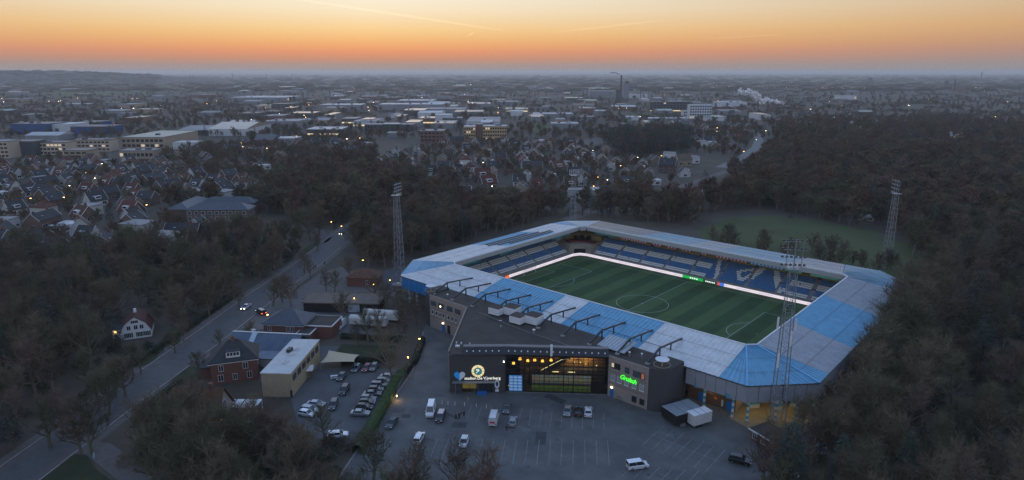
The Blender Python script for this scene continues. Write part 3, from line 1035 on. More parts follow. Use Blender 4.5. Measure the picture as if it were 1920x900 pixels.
# roof deck, with parapet
deck = [(40.8, -65.55), (44.6, -61.2), (45.2, -56.2), (-43.6, -56.2), (-43.2, -61.5), (-39.6, -65.05), (-22.6, -65.1), (-3.4, -90.2), (-1.1, -91.2), (8.95, -81.85), (29.3, -65.75)]
MB().prism(deck, ZR-.5, ZR).build('roof', bitumen, bld)
def wall_line(name, mat, a, b_, z0, z1, th=.3, parent=bld):
    a, b_ = Vector(a), Vector(b_)
    d = (b_-a).normalized()
    n = Vector((d.y, -d.x))
    return MB().prism([a+n*.0, b_+n*.0, b_-n*th, a-n*th], z0, z1).build(name, mat, parent)
# pale right wing, facing the car park
wing_r = wall_line('facade', brick_g, (29.4, -65.8), (40.8, -65.6), 0, 11.0)
wing_l = wall_line('facade', brick_g, (-39.6, -65.1), (-22.4, -65.2), 0, 11.0)
wall_line('side_wall', brick_g, (-22.6, -65.2), (-3.2, -90.5), 0, 10.9)
# rounded dark brick towers
def arc_pts(c, r, a0, a1, n):
    return [(c[0]+r*math.cos(a0+(a1-a0)*i/n), c[1]+r*math.sin(a0+(a1-a0)*i/n)) for i in range(n+1)]
tow = arc_pts((40.85, -61.3), 4.25, -PI/2, 0, 10)+[(45.1, -56.3), (40.85, -56.3)]
MB().prism(tow, 0, 11.05).build('round_tower', brick_d, bld)
MB().prism(arc_pts((40.9, -61.3), 4.0, -PI/2, 0, 10)+[(44.8, -56.5), (41, -56.5)], 11.06, 11.1).build('tower_roof', bitumen, bld)
tow2 = [(-39.65, -56.3), (-43.9, -56.3)]+arc_pts((-39.65, -61), 4.25, -PI, -PI/2, 10)
MB().prism(tow2, 0, 11.05).build('round_tower', brick_d, bld)
for (x, y, sgn) in ((42.6, -62.6, 1), (-41.6, -62.6, -1)):
    d = MB().tube((x, y, 11.1), (x, y, 12.5), .12, n=8).build('dish_mast', M('yellow_pole', (.5, .38, .15), .6, .05), bld)
    b = MB()
    rr, n = 1.7, 24
    for j, (r_, z) in enumerate(((.1, 12.5), (.9, 12.62), (rr, 12.95), (rr, 13.02), (.9, 12.7), (.1, 12.58))):
        pass
    prof = ((.05, 12.5), (.9, 12.6), (rr, 12.92), (rr, 13.0), (.9, 12.7), (.05, 12.6))
    vs = [(x+r_*math.cos(2*PI*i/n), y+r_*math.sin(2*PI*i/n), z) for r_, z in prof for i in range(n)]
    b.add(vs, [(j*n+i, j*n+(i+1) % n, (j+1)*n+(i+1) % n, (j+1)*n+i) for j in range(5) for i in range(n)])
    b.build('dish', white, bld, smooth=True)
    b = MB()
    for i in range(n):
        a0, a1 = 2*PI*i/n, 2*PI*(i+1)/n
        b.tube((x+2*math.cos(a0), y+2*math.sin(a0), 11.55), (x+2*math.cos(a1), y+2*math.sin(a1), 11.55), .06, n=4)
    b.build('ring_rail', M('brass_ring', (.35, .3, .2), .5, .1), bld)

def window(x0, x1, z0, z1, yface, parent, mat=glass, frame=trimw, mull=0, sill=True, fw=.07, nrm=-1):
    """window set in a wall whose outer face is y = yface, local axes"""
    g = MB().box(x0+fw, x1-fw, yface-.03, yface+.02, z0+fw, z1-fw).build('window', mat, parent)
    f = MB().box(x0, x1, yface-.06, yface-.002, z0, z0+fw).box(x0, x1, yface-.06, yface-.002, z1-fw, z1).box(x0, x0+fw, yface-.06, yface-.002, z0+fw, z1-fw).box(x1-fw, x1, yface-.06, yface-.002, z0+fw, z1-fw)
    for k in range(mull):
        xx = x0+(x1-x0)*(k+1)/(mull+1)
        f.box(xx-.03, xx+.03, yface-.055, yface-.034, z0+fw, z1-fw)
    f.build('frame', frame, g)
    if sill:
        MB().box(x0-.08, x1+.08, yface-.16, yface-.062, z0-.08, z0).build('sill', frame, g)
    return g
# right wing openings (front plane y about -65.7)
yr = -65.83
window(30.3, 32.9, 8.0, 9.6, yr, bld, glass, darksteel, 2, False)
MB().box(30.4, 31.1, yr-.06, yr-.035, 8.3, 9.4).build('lit_lamp', winlit2, bld)
window(34.3, 35.5, 7.9, 9.4, yr, bld, glassb, darksteel, 0, False)
window(36.6, 39.9, 7.7, 9.3, yr, bld, glassb, darksteel, 2, False)
MB().box(39.0, 39.75, yr-.06, yr-.035, 7.85, 9.15).build('lit_blind', M('blind_orange', (.4, .14, .06), .7, .1, emit=(.8, .25, .1), estr=.25), bld)
for x in (30.3, 32.2, 34.3, 36.5, 38.6):
    window(x, x+1.25, 4.6, 6.2, yr, bld, M('blind_glass', (.28, .3, .33), .3, .1, spec=.5), trimw, 0, True)
for x in (36.6, 38.8):
    window(x, x+1.3, .9, 2.5, yr, bld, glass, darksteel, 0, False)
MB().box(30.2, 31.2, yr-.04, yr+.02, 0, 2.3).build('door', bluedoor, bld)
dl = MB().box(30.45, 30.95, yr-.3, yr-.04, 2.6, 2.85).build('door_lamp', M('door_lamp_lit', (1, .8, .5), .4, .05, emit=(1, .8, .45), estr=6), bld)
for z in (3.6, 7.0):
    MB().box(29.6, 40.6, yr-.03, yr-.005, z, z+.1).build('brick_course', M('brick_course', (.12, .1, .09), .85, .1), bld)
# left wing openings (front plane y about -65.1)
yl_ = -65.24
for x in (-38.8, -35.2, -31.2, -27.6):
    window(x, x+2.5, 7.7, 9.3, yl_, bld, glassb, darksteel, 2, False)
for x in (-38.4, -36.7, -34.9, -33.2, -31.0, -29.3, -27.6):
    window(x, x+.85, 4.8, 6.2, yl_, bld, glass, trimw, 0, True)
MB().box(-33.9, -32.5, yl_-.04, yl_+.0, 0, 2.5).build('door', bluedoor, bld)
MB().box(-31.2, -30.0, yl_-.04, yl_+.0, 0, 2.8).build('door', black, bld)
MB().box(-33.4, -32.9, yl_-.3, yl_-.045, 2.8, 3.1).build('door_lamp', MATS['door_lamp_lit'], bld)
MB().box(-34.4, -34.0, yl_-.12, yl_-.03, 8.1, 8.5).build('wall_lamp', MATS['door_lamp_lit'], bld)
for z in (3.9, 6.9):
    MB().box(-39.4, -22.6, yl_-.03, yl_-.005, z, z+.1).build('brick_course', MATS['brick_course'], bld)

# roof plant: white boxes, vents, floodlamps
for (cx, cy, rz) in ((-10.2, -60.4, .1), (-1.0, -61.4, .1)):
    for (ox, oy, w, d, h) in ((-2.0, -2.2, 3.8, 3.4, 2.0), (1.6, .6, 4.2, 3.6, 2.3)):
        t_ = MB().obox(cx+ox, cy+oy, ZR+.3, ZR+.3+h, w, d, rz).build('air_handler', white, bld)
        MB().obox(cx+ox, cy+oy, ZR+.32+h, ZR+.42+h, w+.1, d+.1, rz).build('air_handler_lid', bitumen, t_)
        for kk in (-1, 1):
            MB().obox(cx+ox+kk*w*.35, cy+oy, ZR+.02, ZR+.29, .25, d*.9, rz).build('support_rail', darksteel, t_)
for (px, py, h, r_) in ((1001, 626, 1.1, .42), (939, 616, .7, .12), (1180, 668, 1.0, .3), (1203, 673, 1.3, .26), (839, 556, .6, .35)):
    q = G(px, py, ZR)
    v = MB().tube((q.x, q.y, ZR), (q.x, q.y, ZR+h), r_*.7, n=10).build('roof_vent', steel, bld)
    MB().tube((q.x, q.y, ZR+h), (q.x, q.y, ZR+h+.22), r_, n=10).build('vent_cap', white, v)
for (px, py, w, d, h) in ((858, 650, 1.1, .7, .4), (938, 602, .8, .4, .2), (1090, 658, 1.2, .4, .1), (1078, 655, 1.0, .3, .1)):
    q = G(px, py, ZR)
    MB().obox(q.x, q.y, ZR, ZR+h, w, d, .7).build('roof_box', white, bld)
for (px, py) in ((856, 644), (865, 645), (881, 646)):
    q = G(px, py, ZR)
    MB().tube((q.x, q.y, ZR), (q.x, q.y, ZR+.5), .18, n=8).build('vent_pipe', white, bld)
for (px0, py0, px1, py1, h_) in ((895, 585, 985, 622, .16), (985, 622, 1085, 655, .16)):
    a, b_ = G(px0, py0, ZR), G(px1, py1, ZR)
    MB().bar((a.x, a.y, ZR+.08), (b_.x, b_.y, ZR+.08), .5, h_).build('roof_upstand', M('felt_grey', (.1, .095, .09), .8, .2), bld)

# glass hall: local frame along the facade
ang1 = math.atan2((P0-P1).y, (P0-P1).x)
LG = (P0-P1).length
hall = ob('glass_hall', None, bld, (P1.x, P1.y, 0), ang1)
NC, NR = 21, 10
cw, rh = LG/NC, 10.2/NR
pane_me = MB().box(.05, cw-.05, -.015, .015, .05, rh-.05).mesh('pane', None or bpy.data.materials.new('hall_glass'))
hg = bpy.data.materials['hall_glass']
hg.use_nodes = True
N, L = hg.node_tree.nodes, hg.node_tree.links
for n in list(N):
    N.remove(n)
o_ = N.new('ShaderNodeOutputMaterial')
mixs = N.new('ShaderNodeMixShader')
tr = N.new('ShaderNodeBsdfTransparent')
tr.inputs[0].default_value = (.72, .74, .74, 1)
gl = N.new('ShaderNodeBsdfGlossy')
gl.inputs['Roughness'].default_value = .04
lw = N.new('ShaderNodeFresnel')
lw.inputs[0].default_value = 1.5
L.new(lw.outputs[0], mixs.inputs[0])
L.new(tr.outputs[0], mixs.inputs[1])
L.new(gl.outputs[0], mixs.inputs[2])
L.new(mixs.outputs[0], o_.inputs[0])
for i in range(NC):
    for j in range(NR):
        ob('pane', pane_me, hall, (i*cw, 0, .4+j*rh))
for i in range(NC+1):
    w_ = .11 if i in (0, 4, 8, 12, 14, 18, NC) else .045
    MB().box(i*cw-w_, i*cw+w_, -.1, .12, .0, 10.65).build('mullion', black, hall)
for j in range(NR+1):
    w_ = .1 if j in (0, 5, 7, NR) else .04
    MB().box(0, LG, -.06, .06, .4+j*rh-w_, .4+j*rh+w_).build('transom', black, hall)
MB().box(0, LG, -.14, .1, 0, .28).build('plinth', darkc, hall)
# inside of the hall
inm = M('hall_wall', (.3, .2, .12), .8, .25, .7)
MB().box(.3, LG-.3, .4, 14, .02, .12).build('hall_floor', darkc, hall)
MB().box(3.0, LG-.2, 7.0, 7.3, .13, 10.0).build('hall_back_wall', inm, hall)
MB().box(6.0, LG-.2, 3.0, 6.9, 5.0, 5.3).build('gallery', darkc, hall)
MB().box(12.5, LG-.3, 5.4, 5.5, 5.35, 8.2).build('gallery_wall', M('gallery_warm', (.5, .3, .12), .8, .3, 1.2), hall)
MB().box(.2, LG-.2, .3, 7.2, 10.1, 10.25).build('hall_ceiling', M('hall_ceiling', (.2, .15, .1), .8, .2), hall)
for k in range(4):
    MB().box(3.2+k*2.6, 3.5+k*2.6, 5.0, 5.3, .13, 10.0).build('inner_pillar', black, hall)
stm = M('stair_dark', (.03, .05, .06), .6, .2)
MB().prism([(9.0, 3.6), (10.6, 3.6), (16.8, 3.6), (15.4, 3.6)], 0, 0).build('stair_landing', stm, hall)
sb = MB()
sb.add([(9.2, 2.6, 4.9), (10.8, 2.6, 4.9), (16.6, 2.6, 8.6), (15.0, 2.6, 8.6), (9.2, 4.6, 4.9), (10.8, 4.6, 4.9), (16.6, 4.6, 8.6), (15.0, 4.6, 8.6)],
       [(0, 1, 2, 3), (7, 6, 5, 4), (0, 4, 5, 1), (1, 5, 6, 2), (2, 6, 7, 3), (3, 7, 4, 0)])
sb.build('staircase', stm, hall)
lampw = M('handrail_light', (1, .8, .4), .4, .05, emit=(1, .78, .35), estr=2.2)
MB().bar((9.0, 2.5, 5.2), (14.2, 2.5, 8.3), .06, .1).build('handrail_light', lampw, hall)
MB().bar((14.2, 2.5, 8.35), (16.2, 2.5, 8.5), .06, .12).build('handrail_light', lampw, hall)
MB().box(12.0, 13.6, 2.4, 2.5, 4.85, 5.0).build('strip_light', lampw, hall)
MB().box(16.0, 17.8, 2.4, 2.5, 4.85, 5.0).build('strip_light', lampw, hall)
MB().bar((.6, 1.0, 1.3), (1.5, 1.0, 2.0), .06, .1).build('strip_light', lampw, hall)
pend = M('pendant_shade', (1, .6, .15), .5, .1, emit=(1, .5, .07), estr=3.2)
for (x, z, y) in ((3.6, 8.7, 1.8), (1.9, 7.1, 2.6), (5.6, 8.0, 2.2), (7.4, 8.5, 1.8), (9.4, 8.0, 2.2), (11.6, 8.6, 1.8)):
    p = MB().tube((x, y, z-.35), (x, y, z+.2), .4, .3, n=12).build('pendant_lamp', pend, hall)
    MB().tube((x, y, z+.2), (x, y, 10.09), .02, n=4).build('cord', black, p)
for (x, y, z, e, c) in ((5, 3, 8.6, 60, (1, .6, .2)), (10, 3, 8.6, 60, (1, .6, .2)), (17, 4, 7.6, 110, (1, .68, .3)), (21, 4, 7.4, 90, (1, .68, .3)), (15, 2.2, 4.0, 60, (1, .85, .6))):
    li = bpy.data.objects.new('hall_lamp_glow', bpy.data.lights.new('hall_lamp_glow', 'POINT'))
    COL.objects.link(li)
    li.data.energy = e*1.5
    li.data.color = c
    li.data.shadow_soft_size = .3
    li.location = (x, y, z)
    li.parent = hall
for (x, z) in ((17.6, 7.0), (19.2, 7.0), (20.6, 6.6), (22.2, 8.6), (18, 9.2), (23.4, 6.2)):
    MB().box(x-.12, x+.12, 4.0, 4.2, z-.1, z+.1).build('spot_lamp', lampw, hall)
# printed stadium view on the lower glass
mu = bpy.data.materials.new('printed_mural')
mu.use_nodes = True
N, L = mu.node_tree.nodes, mu.node_tree.links
b = N['Principled BSDF']
b.inputs['Roughness'].default_value = .6
t = N.new('ShaderNodeTexCoord')
sp_ = N.new('ShaderNodeSeparateXYZ')
L.new(t.outputs['Object'], sp_.inputs[0])
rp = N.new('ShaderNodeValToRGB')
zz = nm('DIVIDE', sp_.outputs[2], 4.6)
L.new(zz, rp.inputs[0])
rp.color_ramp.interpolation = 'LINEAR'
e = rp.color_ramp.elements
while len(e) < 8:
    e.new(.5)
for i_, (p_, c_) in enumerate(((0, (.02, .03, .015)), (.1, (.10, .16, .03)), (.36, (.14, .2, .04)), (.42, (.02, .02, .025)), (.5, (.05, .06, .1)), (.56, (.26, .23, .15)), (.8, (.4, .36, .24)), (1, (.3, .34, .34)))):
    e[i_].position = p_
    e[i_].color = (*c_, 1)
nz = N.new('ShaderNodeTexNoise')
nz.inputs['Scale'].default_value = .9
nz.inputs['Detail'].default_value = 5
L.new(t.outputs['Object'], nz.inputs['Vector'])
mm = N.new('ShaderNodeMix')
mm.data_type = 'RGBA'
mm.blend_type = 'OVERLAY'
mm.inputs['Factor'].default_value = .8
L.new(rp.outputs[0], mm.inputs['A'])
L.new(nz.outputs[1], mm.inputs['B'])
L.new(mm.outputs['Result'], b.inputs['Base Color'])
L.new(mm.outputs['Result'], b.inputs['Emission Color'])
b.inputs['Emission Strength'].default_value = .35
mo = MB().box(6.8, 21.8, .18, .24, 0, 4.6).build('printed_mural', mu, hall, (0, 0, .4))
# blue poster with white match schedule
po = MB().box(.9, 4.3, -.22, -.16, 0, 4.4).build('poster', M('poster_blue', (.04, .2, .5), .5, .2, .6, emit=(.04, .22, .55), estr=.25), hall, (0, 0, .5))
ptxt = M('poster_print', (.45, .58, .7), .5, .1, emit=(.4, .55, .7), estr=.15)
for c in range(3):
    for r_ in range(5):
        x0 = 1.05+c*1.1
        z0 = .25+r_*.84
        MB().box(x0, x0+.9, -.235, -.222, z0, z0+.42).build('print_block', ptxt, po)
        MB().box(x0, x0+.7, -.235, -.222, z0+.5, z0+.6).build('print_line', ptxt, po)
# canopy: sloping dark band with a row of lamps, grey coping on top
for (origin, ang_, l0, l1) in ((P1, ang1, .0, LG+.05), (P2, math.atan2((P1-P2).y, (P1-P2).x), 3.2, (P1-P2).length+.05)):
    cn = ob('canopy', None, bld, (origin.x, origin.y, 0), ang_)
    b = MB()
    b.add([(l0, -.55, 10.75), (l1, -.55, 10.75), (l1, 1.0, 12.15), (l0, 1.0, 12.15), (l0, .3, 10.72), (l1, .3, 10.72), (l1, 1.6, 12.1), (l0, 1.6, 12.1)],
          [(0, 1, 2, 3), (7, 6, 5, 4), (0, 4, 5, 1), (1, 5, 6, 2), (2, 6, 7, 3), (3, 7, 4, 0)])
    b.build('sloping_band', M('band_dark', (.035, .037, .042), .6, .15, .8), cn)
    MB().box(l0-.1, l1, .9, 2.2, 12.16, 12.4).build('coping', M('coping_grey', (.17, .16, .16), .7, .15), cn)
    MB().prism([(l0, 2.1), (l1, 2.1), (l1, 6), (l0, 6)], [12.1, 12.1, 10.65, 10.65], [12.2, 12.2, 10.75, 10.75]).build('roof_slope', bitumen, cn)
    for k in range(int((l1-l0)/1.62)):
        x = l0+.8+k*1.62
        MB().box(x-.14, x+.14, -.1, .2, 11.35, 11.6).build('canopy_lamp', M('canopy_lamp', (.5, .52, .55), .4, .05, emit=(.9, .92, 1), estr=.12), cn)
q = G(1034, 655, 12.4)
MB().tube((q.x, q.y, 10.6), (q.x, q.y, 13.6), .3, n=10).build('flue', white, bld)

# dark brick entrance front
ang2 = math.atan2((P1-P2).y, (P1-P2).x)
LE = (P1-P2).length
ent = ob('entrance_front', None, bld, (P2.x, P2.y, 0), ang2)
MB().box(0, 2.6, 0, .5, 0, 10.3).box(6.4, LE, 0, .5, 0, 10.3).box(2.6, 6.4, 0, .5, 3.0, 10.3).build('brick_wall', brick_d, ent)
for k in range(12):
    z = .85*k+.6
    MB().box(0 if z > 3 else 6.4, LE, -.012, 0, z, z+.035).build('brick_course', M('brick_joint_dark', (.035, .034, .036), .9, .1), ent)
b = MB()
b.prism(arc_pts((.0, .55), .55, PI/2, 3*PI/2, 8), 0, 10.3)
b.build('rounded_corner', brick_d, ent)
MB().box(-.4, LE+.02, -.06, .56, 10.3, 10.45).build('coping', darksteel, ent)
MB().box(2.6, 6.4, .32, .36, 0, 3.0).build('doorway_glass', hg, ent)
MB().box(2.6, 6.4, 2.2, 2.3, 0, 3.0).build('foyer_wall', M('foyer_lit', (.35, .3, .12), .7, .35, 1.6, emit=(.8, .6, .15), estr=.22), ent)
for x in (2.6, 4.5, 6.3):
    MB().box(x-.05, x+.05, .25, .31, 0, 3.0).build('door_frame', black, ent)
MB().box(6.9, 10.6, -.05, -.01, .1, 2.9).build('side_window', glass, ent)
for x in (6.9, 8.1, 9.3, 10.55):
    MB().box(x, x+.07, -.09, -.055, .1, 2.9).build('window_bar', darksteel, ent)
MB().box(6.5, 9.0, -1.7, -.3, .02, .6).build('door_ramp', bluedoor, ent)
MB().box(.2, 11.0, -1.3, -.02, 3.15, 3.28).build('porch_roof', steel, ent)
for x in (1.0, 5.9):
    MB().tube((x, -1.2, 0), (x, -1.2, 3.14), .06, n=6).build('porch_post', steel, ent)
MB().box(LE-.55, LE-.35, -.25, -.02, 8.4, 8.7).build('wall_lamp', ledw, ent)
# oval boat-shaped sign
b = MB()
n = 28
vs = []
for (rx, rz, y) in ((.62, 1.28, -.3), (.62, 1.28, -.12), (.3, .72, -.3), (.3, .72, -.12)):
    vs += [(11.6+rx*math.cos(2*PI*i/n), y, 2.4+rz*math.sin(2*PI*i/n)) for i in range(n)]
fs = []
for i in range(n):
    j = (i+1) % n
    fs += [(i, j, 2*n+j, 2*n+i), (n+i, 3*n+i, 3*n+j, n+j), (i, n+i, n+j, j), (2*n+i, 2*n+j, 3*n+j, 3*n+i)]
b.add(vs, fs)
b.build('oval_sign', white, ent)
MB().box(11.15, 12.05, -.34, -.31, .3, 1.0).build('oval_sign_foot', white, ent)
fl = MB()
fl.add([(8.1, -.5, 3.3), (8.6, -.6, 3.4), (9.2, -.5, 4.7), (8.8, -.4, 4.6), (8.5, -.45, 3.9)], [(0, 1, 2, 3, 4)])
fl.build('flag', M('flag_cloth', (.3, .32, .45), .8, .2), ent)
# heart: blue and white halves
def half_heart(s, mat):
    pts = []
    for i in range(33):
        t_ = PI*i/32
        x = 16*math.sin(t_)**3
        z = 13*math.cos(t_)-5*math.cos(2*t_)-2*math.cos(3*t_)-math.cos(4*t_)
        pts.append((2.05+s*x*.088, 4.8+z*.088))
    if s < 0:
        pts.reverse()
    n_ = len(pts)
    b_ = MB()
    b_.add([(x, -.34, z) for x, z in pts]+[(x, -.14, z) for x, z in pts], [tuple(range(n_)), tuple(range(2*n_-1, n_-1, -1))]+[(i, i+n_, (i+1) % n_+n_, (i+1) % n_) for i in range(n_)])
    return b_.build('heart_half', mat, ent)
half_heart(-1, M('heart_blue', (.03, .25, .55), .5, .05, emit=(.02, .2, .5), estr=.25))
half_heart(1, M('heart_white', (.5, .56, .62), .5, .05, emit=(.4, .5, .6), estr=.12))
# club emblem: lit ring, teal disc, flourish
def disc(name, cx, cz, r0, r1, y0, y1, mat, n=40):
    b_ = MB()
    vs = []
    for (r_, y) in ((r1, y0), (r1, y1), (max(r0, .001), y0), (max(r0, .001), y1)):
        vs += [(cx+r_*math.cos(2*PI*i/n), y, cz+r_*math.sin(2*PI*i/n)) for i in range(n)]
    fs = []
    for i in range(n):
        j = (i+1) % n
        fs += [(i, j, 2*n+j, 2*n+i), (i, n+i, n+j, j), (n+i, 3*n+i, 3*n+j, n+j), (2*n+i, 2*n+j, 3*n+j, 3*n+i)]
    b_.add(vs, fs)
    return b_.build(name, mat, ent)
EC = (6.75, 6.05)
emy = M('emblem_gold', (.7, .6, .35), .5, .05, emit=(1, .82, .42), estr=.7)
emt = M('emblem_teal', (.03, .16, .15), .5, .05, emit=(.02, .16, .15), estr=.7)
emk = M('emblem_dark', (.02, .03, .03), .5, .05)
emw = M('emblem_white', (.7, .7, .6), .5, .05, emit=(1, .95, .75), estr=.8)
emb = disc('emblem_ring', *EC, 1.0, 1.62, -.3, -.12, emy)
disc('emblem_disc', *EC, 0, .99, -.29, -.12, emt)
disc('emblem_rim', *EC, .96, 1.04, -.33, -.301, emk)
for k in range(22):
    a = 2*PI*k/22
    if .25 < (k/22) < .02:
        continue
    rr = 1.32
    x, z = EC[0]+rr*math.cos(a), EC[1]+rr*math.sin(a)
    b_ = MB()
    c_, s_ = math.cos(a), math.sin(a)
    q4 = [(x+c_*u*.17-s_*v*.07, -.32, z+s_*u*.17+c_*v*.07) for u, v in ((-1, -1), (1, -1), (1, 1), (-1, 1))]
    b_.add(q4, [(0, 1, 2, 3)])
    if k % 2 == 0 and not (1 < k < 10 and k % 4 == 0):
        b_.build('emblem_letter', emk, ent)
pts = []
for i in range(25):
    t_ = i/24
    a = PI*.15+t_*PI*1.85
    if t_ < .5:
        pts.append((EC[0]-.02+.36*math.cos(a*1.05), EC[1]+.32+.26*math.sin(a*1.05)))
    else:
        u = (t_-.5)*2
        pts.append((EC[0]+.34*math.cos(.3-u*3.6)-.02, EC[1]+.2-.75*u+.15*math.sin(u*PI)))
sb = MB()
for (x0, z0), (x1, z1) in zip(pts, pts[1:]):
    sb.bar((x0, -.32, z0), (x1, -.32, z1), .05, .13)
sb.build('emblem_flourish', emw, ent)
def text(name, body, size, mat, parent, loc, rot=(PI/2, 0, 0), ext=.03, shear=0., bold=0., sp=1.):
    cu = bpy.data.curves.new(name, 'FONT')
    cu.body = body
    cu.size = size
    cu.extrude = ext
    cu.shear = shear
    cu.offset = bold
    cu.space_character = sp
    cu.resolution_u = 3
    cu.materials.append(mat)
    o = bpy.data.objects.new(name, cu)
    COL.objects.link(o)
    bpy.context.view_layer.update()
    me = bpy.data.meshes.new_from_object(o.evaluated_get(bpy.context.evaluated_depsgraph_get()))
    me.materials.clear()
    me.materials.append(mat)
    bpy.data.objects.remove(o)
    o = ob(name, me, parent, loc)
    o.rotation_euler = rot
    return o
text('sign_lettering', 'stadion', 1.05, emw, ent, (3.25, -.22, 3.72), bold=.008, sp=1.0)
text('sign_lettering', 'De Vijverberg', 1.05, emw, ent, (6.55, -.22, 3.72), bold=.008, sp=1.0)
neon = M('neon_green', (.1, .8, .1), .5, .05, emit=(.06, 1, .03), estr=1.35)
text('neon_sign', 'Grolsch', 1.7, neon, bld, (33.0, yr-.28, 6.1), rot=(PI/2, .04, 0), shear=.35, bold=.018, sp=.86)
neo = MB().box(33.0, 38.2, yr-.2, yr-.12, 6.5, 6.56).build('neon_rail', darksteel, bld)

# ------------------------------------------------------------------ floodlight masts
def mast(label, x, y, h, wb, wt, head, rz=0., lean=False):
    t_ = thing('floodlight_mast', label, 'floodlight mast', (x, y, 0), rz)
    n = int(h/2.0)
    cs = ((-1, -1), (1, -1), (1, 1), (-1, 1))
    def cor(z, c):
        w = wb+(wt-wb)*z/h
        return (c[0]*w/2, c[1]*w/2, z)
    for c in cs:
        MB().tube(cor(0, c), cor(h, c), .13, .09, n=5).build('leg', steel, t_)
    b = MB()
    for k in range(n):
        z0, z1 = h*k/n, h*(k+1)/n
        for i in range(4):
            c0, c1 = cs[i], cs[(i+1) % 4]
            if k % 2:
                b.tube(cor(z0, c0), cor(z1, c1), .045, n=3, caps=False)
            else:
                b.tube(cor(z0, c1), cor(z1, c0), .045, n=3, caps=False)
            b.tube(cor(z1, c0), cor(z1, c1), .04, n=3, caps=False)
    b.build('lattice', steel, t_)
    ld = MB()
    for s in (-.18, .18):
        ld.tube((s, -wb*.1, 0), (s, -wt*.1, h), .025, n=3)
    ld.build('ladder', steel, t_)
    # platform and lamp frame
    MB().box(-wt, wt, -wt, wt, h, h+.12).build('platform', steel, t_)
    b = MB()
    for s in (-1.6, 1.6):
        b.box(s-.06, s+.06, -.06, .06, h+.12, h+head)
    b.box(-.1, .1, -.1, .1, h+.12, h+head+.3)
    nr = 4
    for r_ in range(nr):
        z = h+.5+(head-.7)*r_/(nr-1)
        b.box(-2.6, 2.6, .07, .17, z-.05, z+.05)
    b.build('lamp_frame', steel, t_)
    for r_ in range(nr):
        z = h+.5+(head-.7)*r_/(nr-1)
        for k in range(6):
            xx = -2.4+4.8*k/5
            l = MB().tube((xx, .2, z+.25), (xx, .75, z+.1), .16, .3, n=10).build('floodlight', darksteel, t_)
            MB().tube((xx, .76, z+.098), (xx, .79, z+.09), .27, n=10).build('lens', lampoff, l)
    return t_
mast('tall lattice floodlight mast in front of the near right stadium corner', 66.9, -51.2, 38.2, 3.0, 1.5, 6.2, .6)
mast('lattice floodlight mast left of the blue stadium corner', -88.6, -38.3, 33.5, 3.2, 1.6, 4.6, -1.2)
q = G(1684, 338, 37.5)
mast('lattice floodlight mast standing among the trees on the right', q.x, q.y, 32.0, 3.0, 1.6, 5.4, 2.3)
q = G(1076, 318, 31.5)
mast('lattice floodlight mast rising behind the far left roof corner', q.x, q.y, 28.5, 3.0, 1.7, 3.0, -2.2)
# antennas on the near mast
am = thing('mobile_antenna', 'pale phone antennas strapped to the near floodlight mast', 'antenna', (66.9, -51.2, 24), .6)
for (ox, oy, z, h_) in ((-2.0, 0, 0, 2.6), (1.9, .2, -.5, 2.8), (.6, -1.9, -3.5, 3.6), (-1.5, -1.4, -9.0, 3.4)):
    p = MB().box(ox-.2, ox+.2, oy-.15, oy+.15, z, z+h_).build('panel', white, am)
    MB().tube((ox*.3, oy*.3, z+h_*.5), (ox, oy, z+h_*.5), .05, n=5).build('bracket', steel, p)

# ------------------------------------------------------------------ vehicles
PAINT = {}
def paint(c):
    k = 'car_paint_%02x%02x%02x' % tuple(int(v*255) for v in c)
    return M(k, c, .25, .04, 2, metal=.25, spec=.6)
CARSPEC = {
    # body: lower profile points (x,z), belt cabin (x0,x1) top (x2,x3), widths, heights
    'hatch': dict(L=4.1, W=1.74, low=[(-2.05, .3), (-2.05, .85), (-1.85, .95), (.9, .92), (1.75, .78), (2.05, .6), (2.05, .28)], belt=.92, cab=(-1.95, 1.15), top=(-1.45, .35), H=1.48),
    'sedan': dict(L=4.6, W=1.8, low=[(-2.3, .32), (-2.3, .85), (-2.1, .95), (-1.4, .98), (1.0, .92), (2.0, .78), (2.3, .6), (2.3, .28)], belt=.94, cab=(-1.75, 1.2), top=(-1.05, .35), H=1.43),
    'estate': dict(L=4.6, W=1.8, low=[(-2.3, .3), (-2.3, .9), (-2.2, .97), (1.0, .92), (2.0, .78), (2.3, .6), (2.3, .28)], belt=.94, cab=(-2.22, 1.2), top=(-1.95, .35), H=1.5),
    'suv': dict(L=4.5, W=1.86, low=[(-2.25, .38), (-2.25, 1.0), (-2.15, 1.08), (1.0, 1.08), (2.05, .98), (2.25, .75), (2.25, .35)], belt=1.06, cab=(-2.18, 1.15), top=(-1.9, .45), H=1.74),
    'van': dict(L=5.4, W=2.0, low=[(-2.7, .35), (-2.7, 1.25), (-2.68, 1.35), (1.7, 1.3), (2.45, 1.1), (2.7, .8), (2.7, .32)], belt=1.32, cab=(-2.68, 1.85), top=(-2.62, 1.2), H=2.5),
    'minivan': dict(L=4.6, W=1.85, low=[(-2.3, .32), (-2.3, 1.0), (-2.27, 1.1), (1.2, 1.05), (2.1, .92), (2.3, .7), (2.3, .3)], belt=1.08, cab=(-2.28, 1.5), top=(-2.2, .75), H=1.88),
}
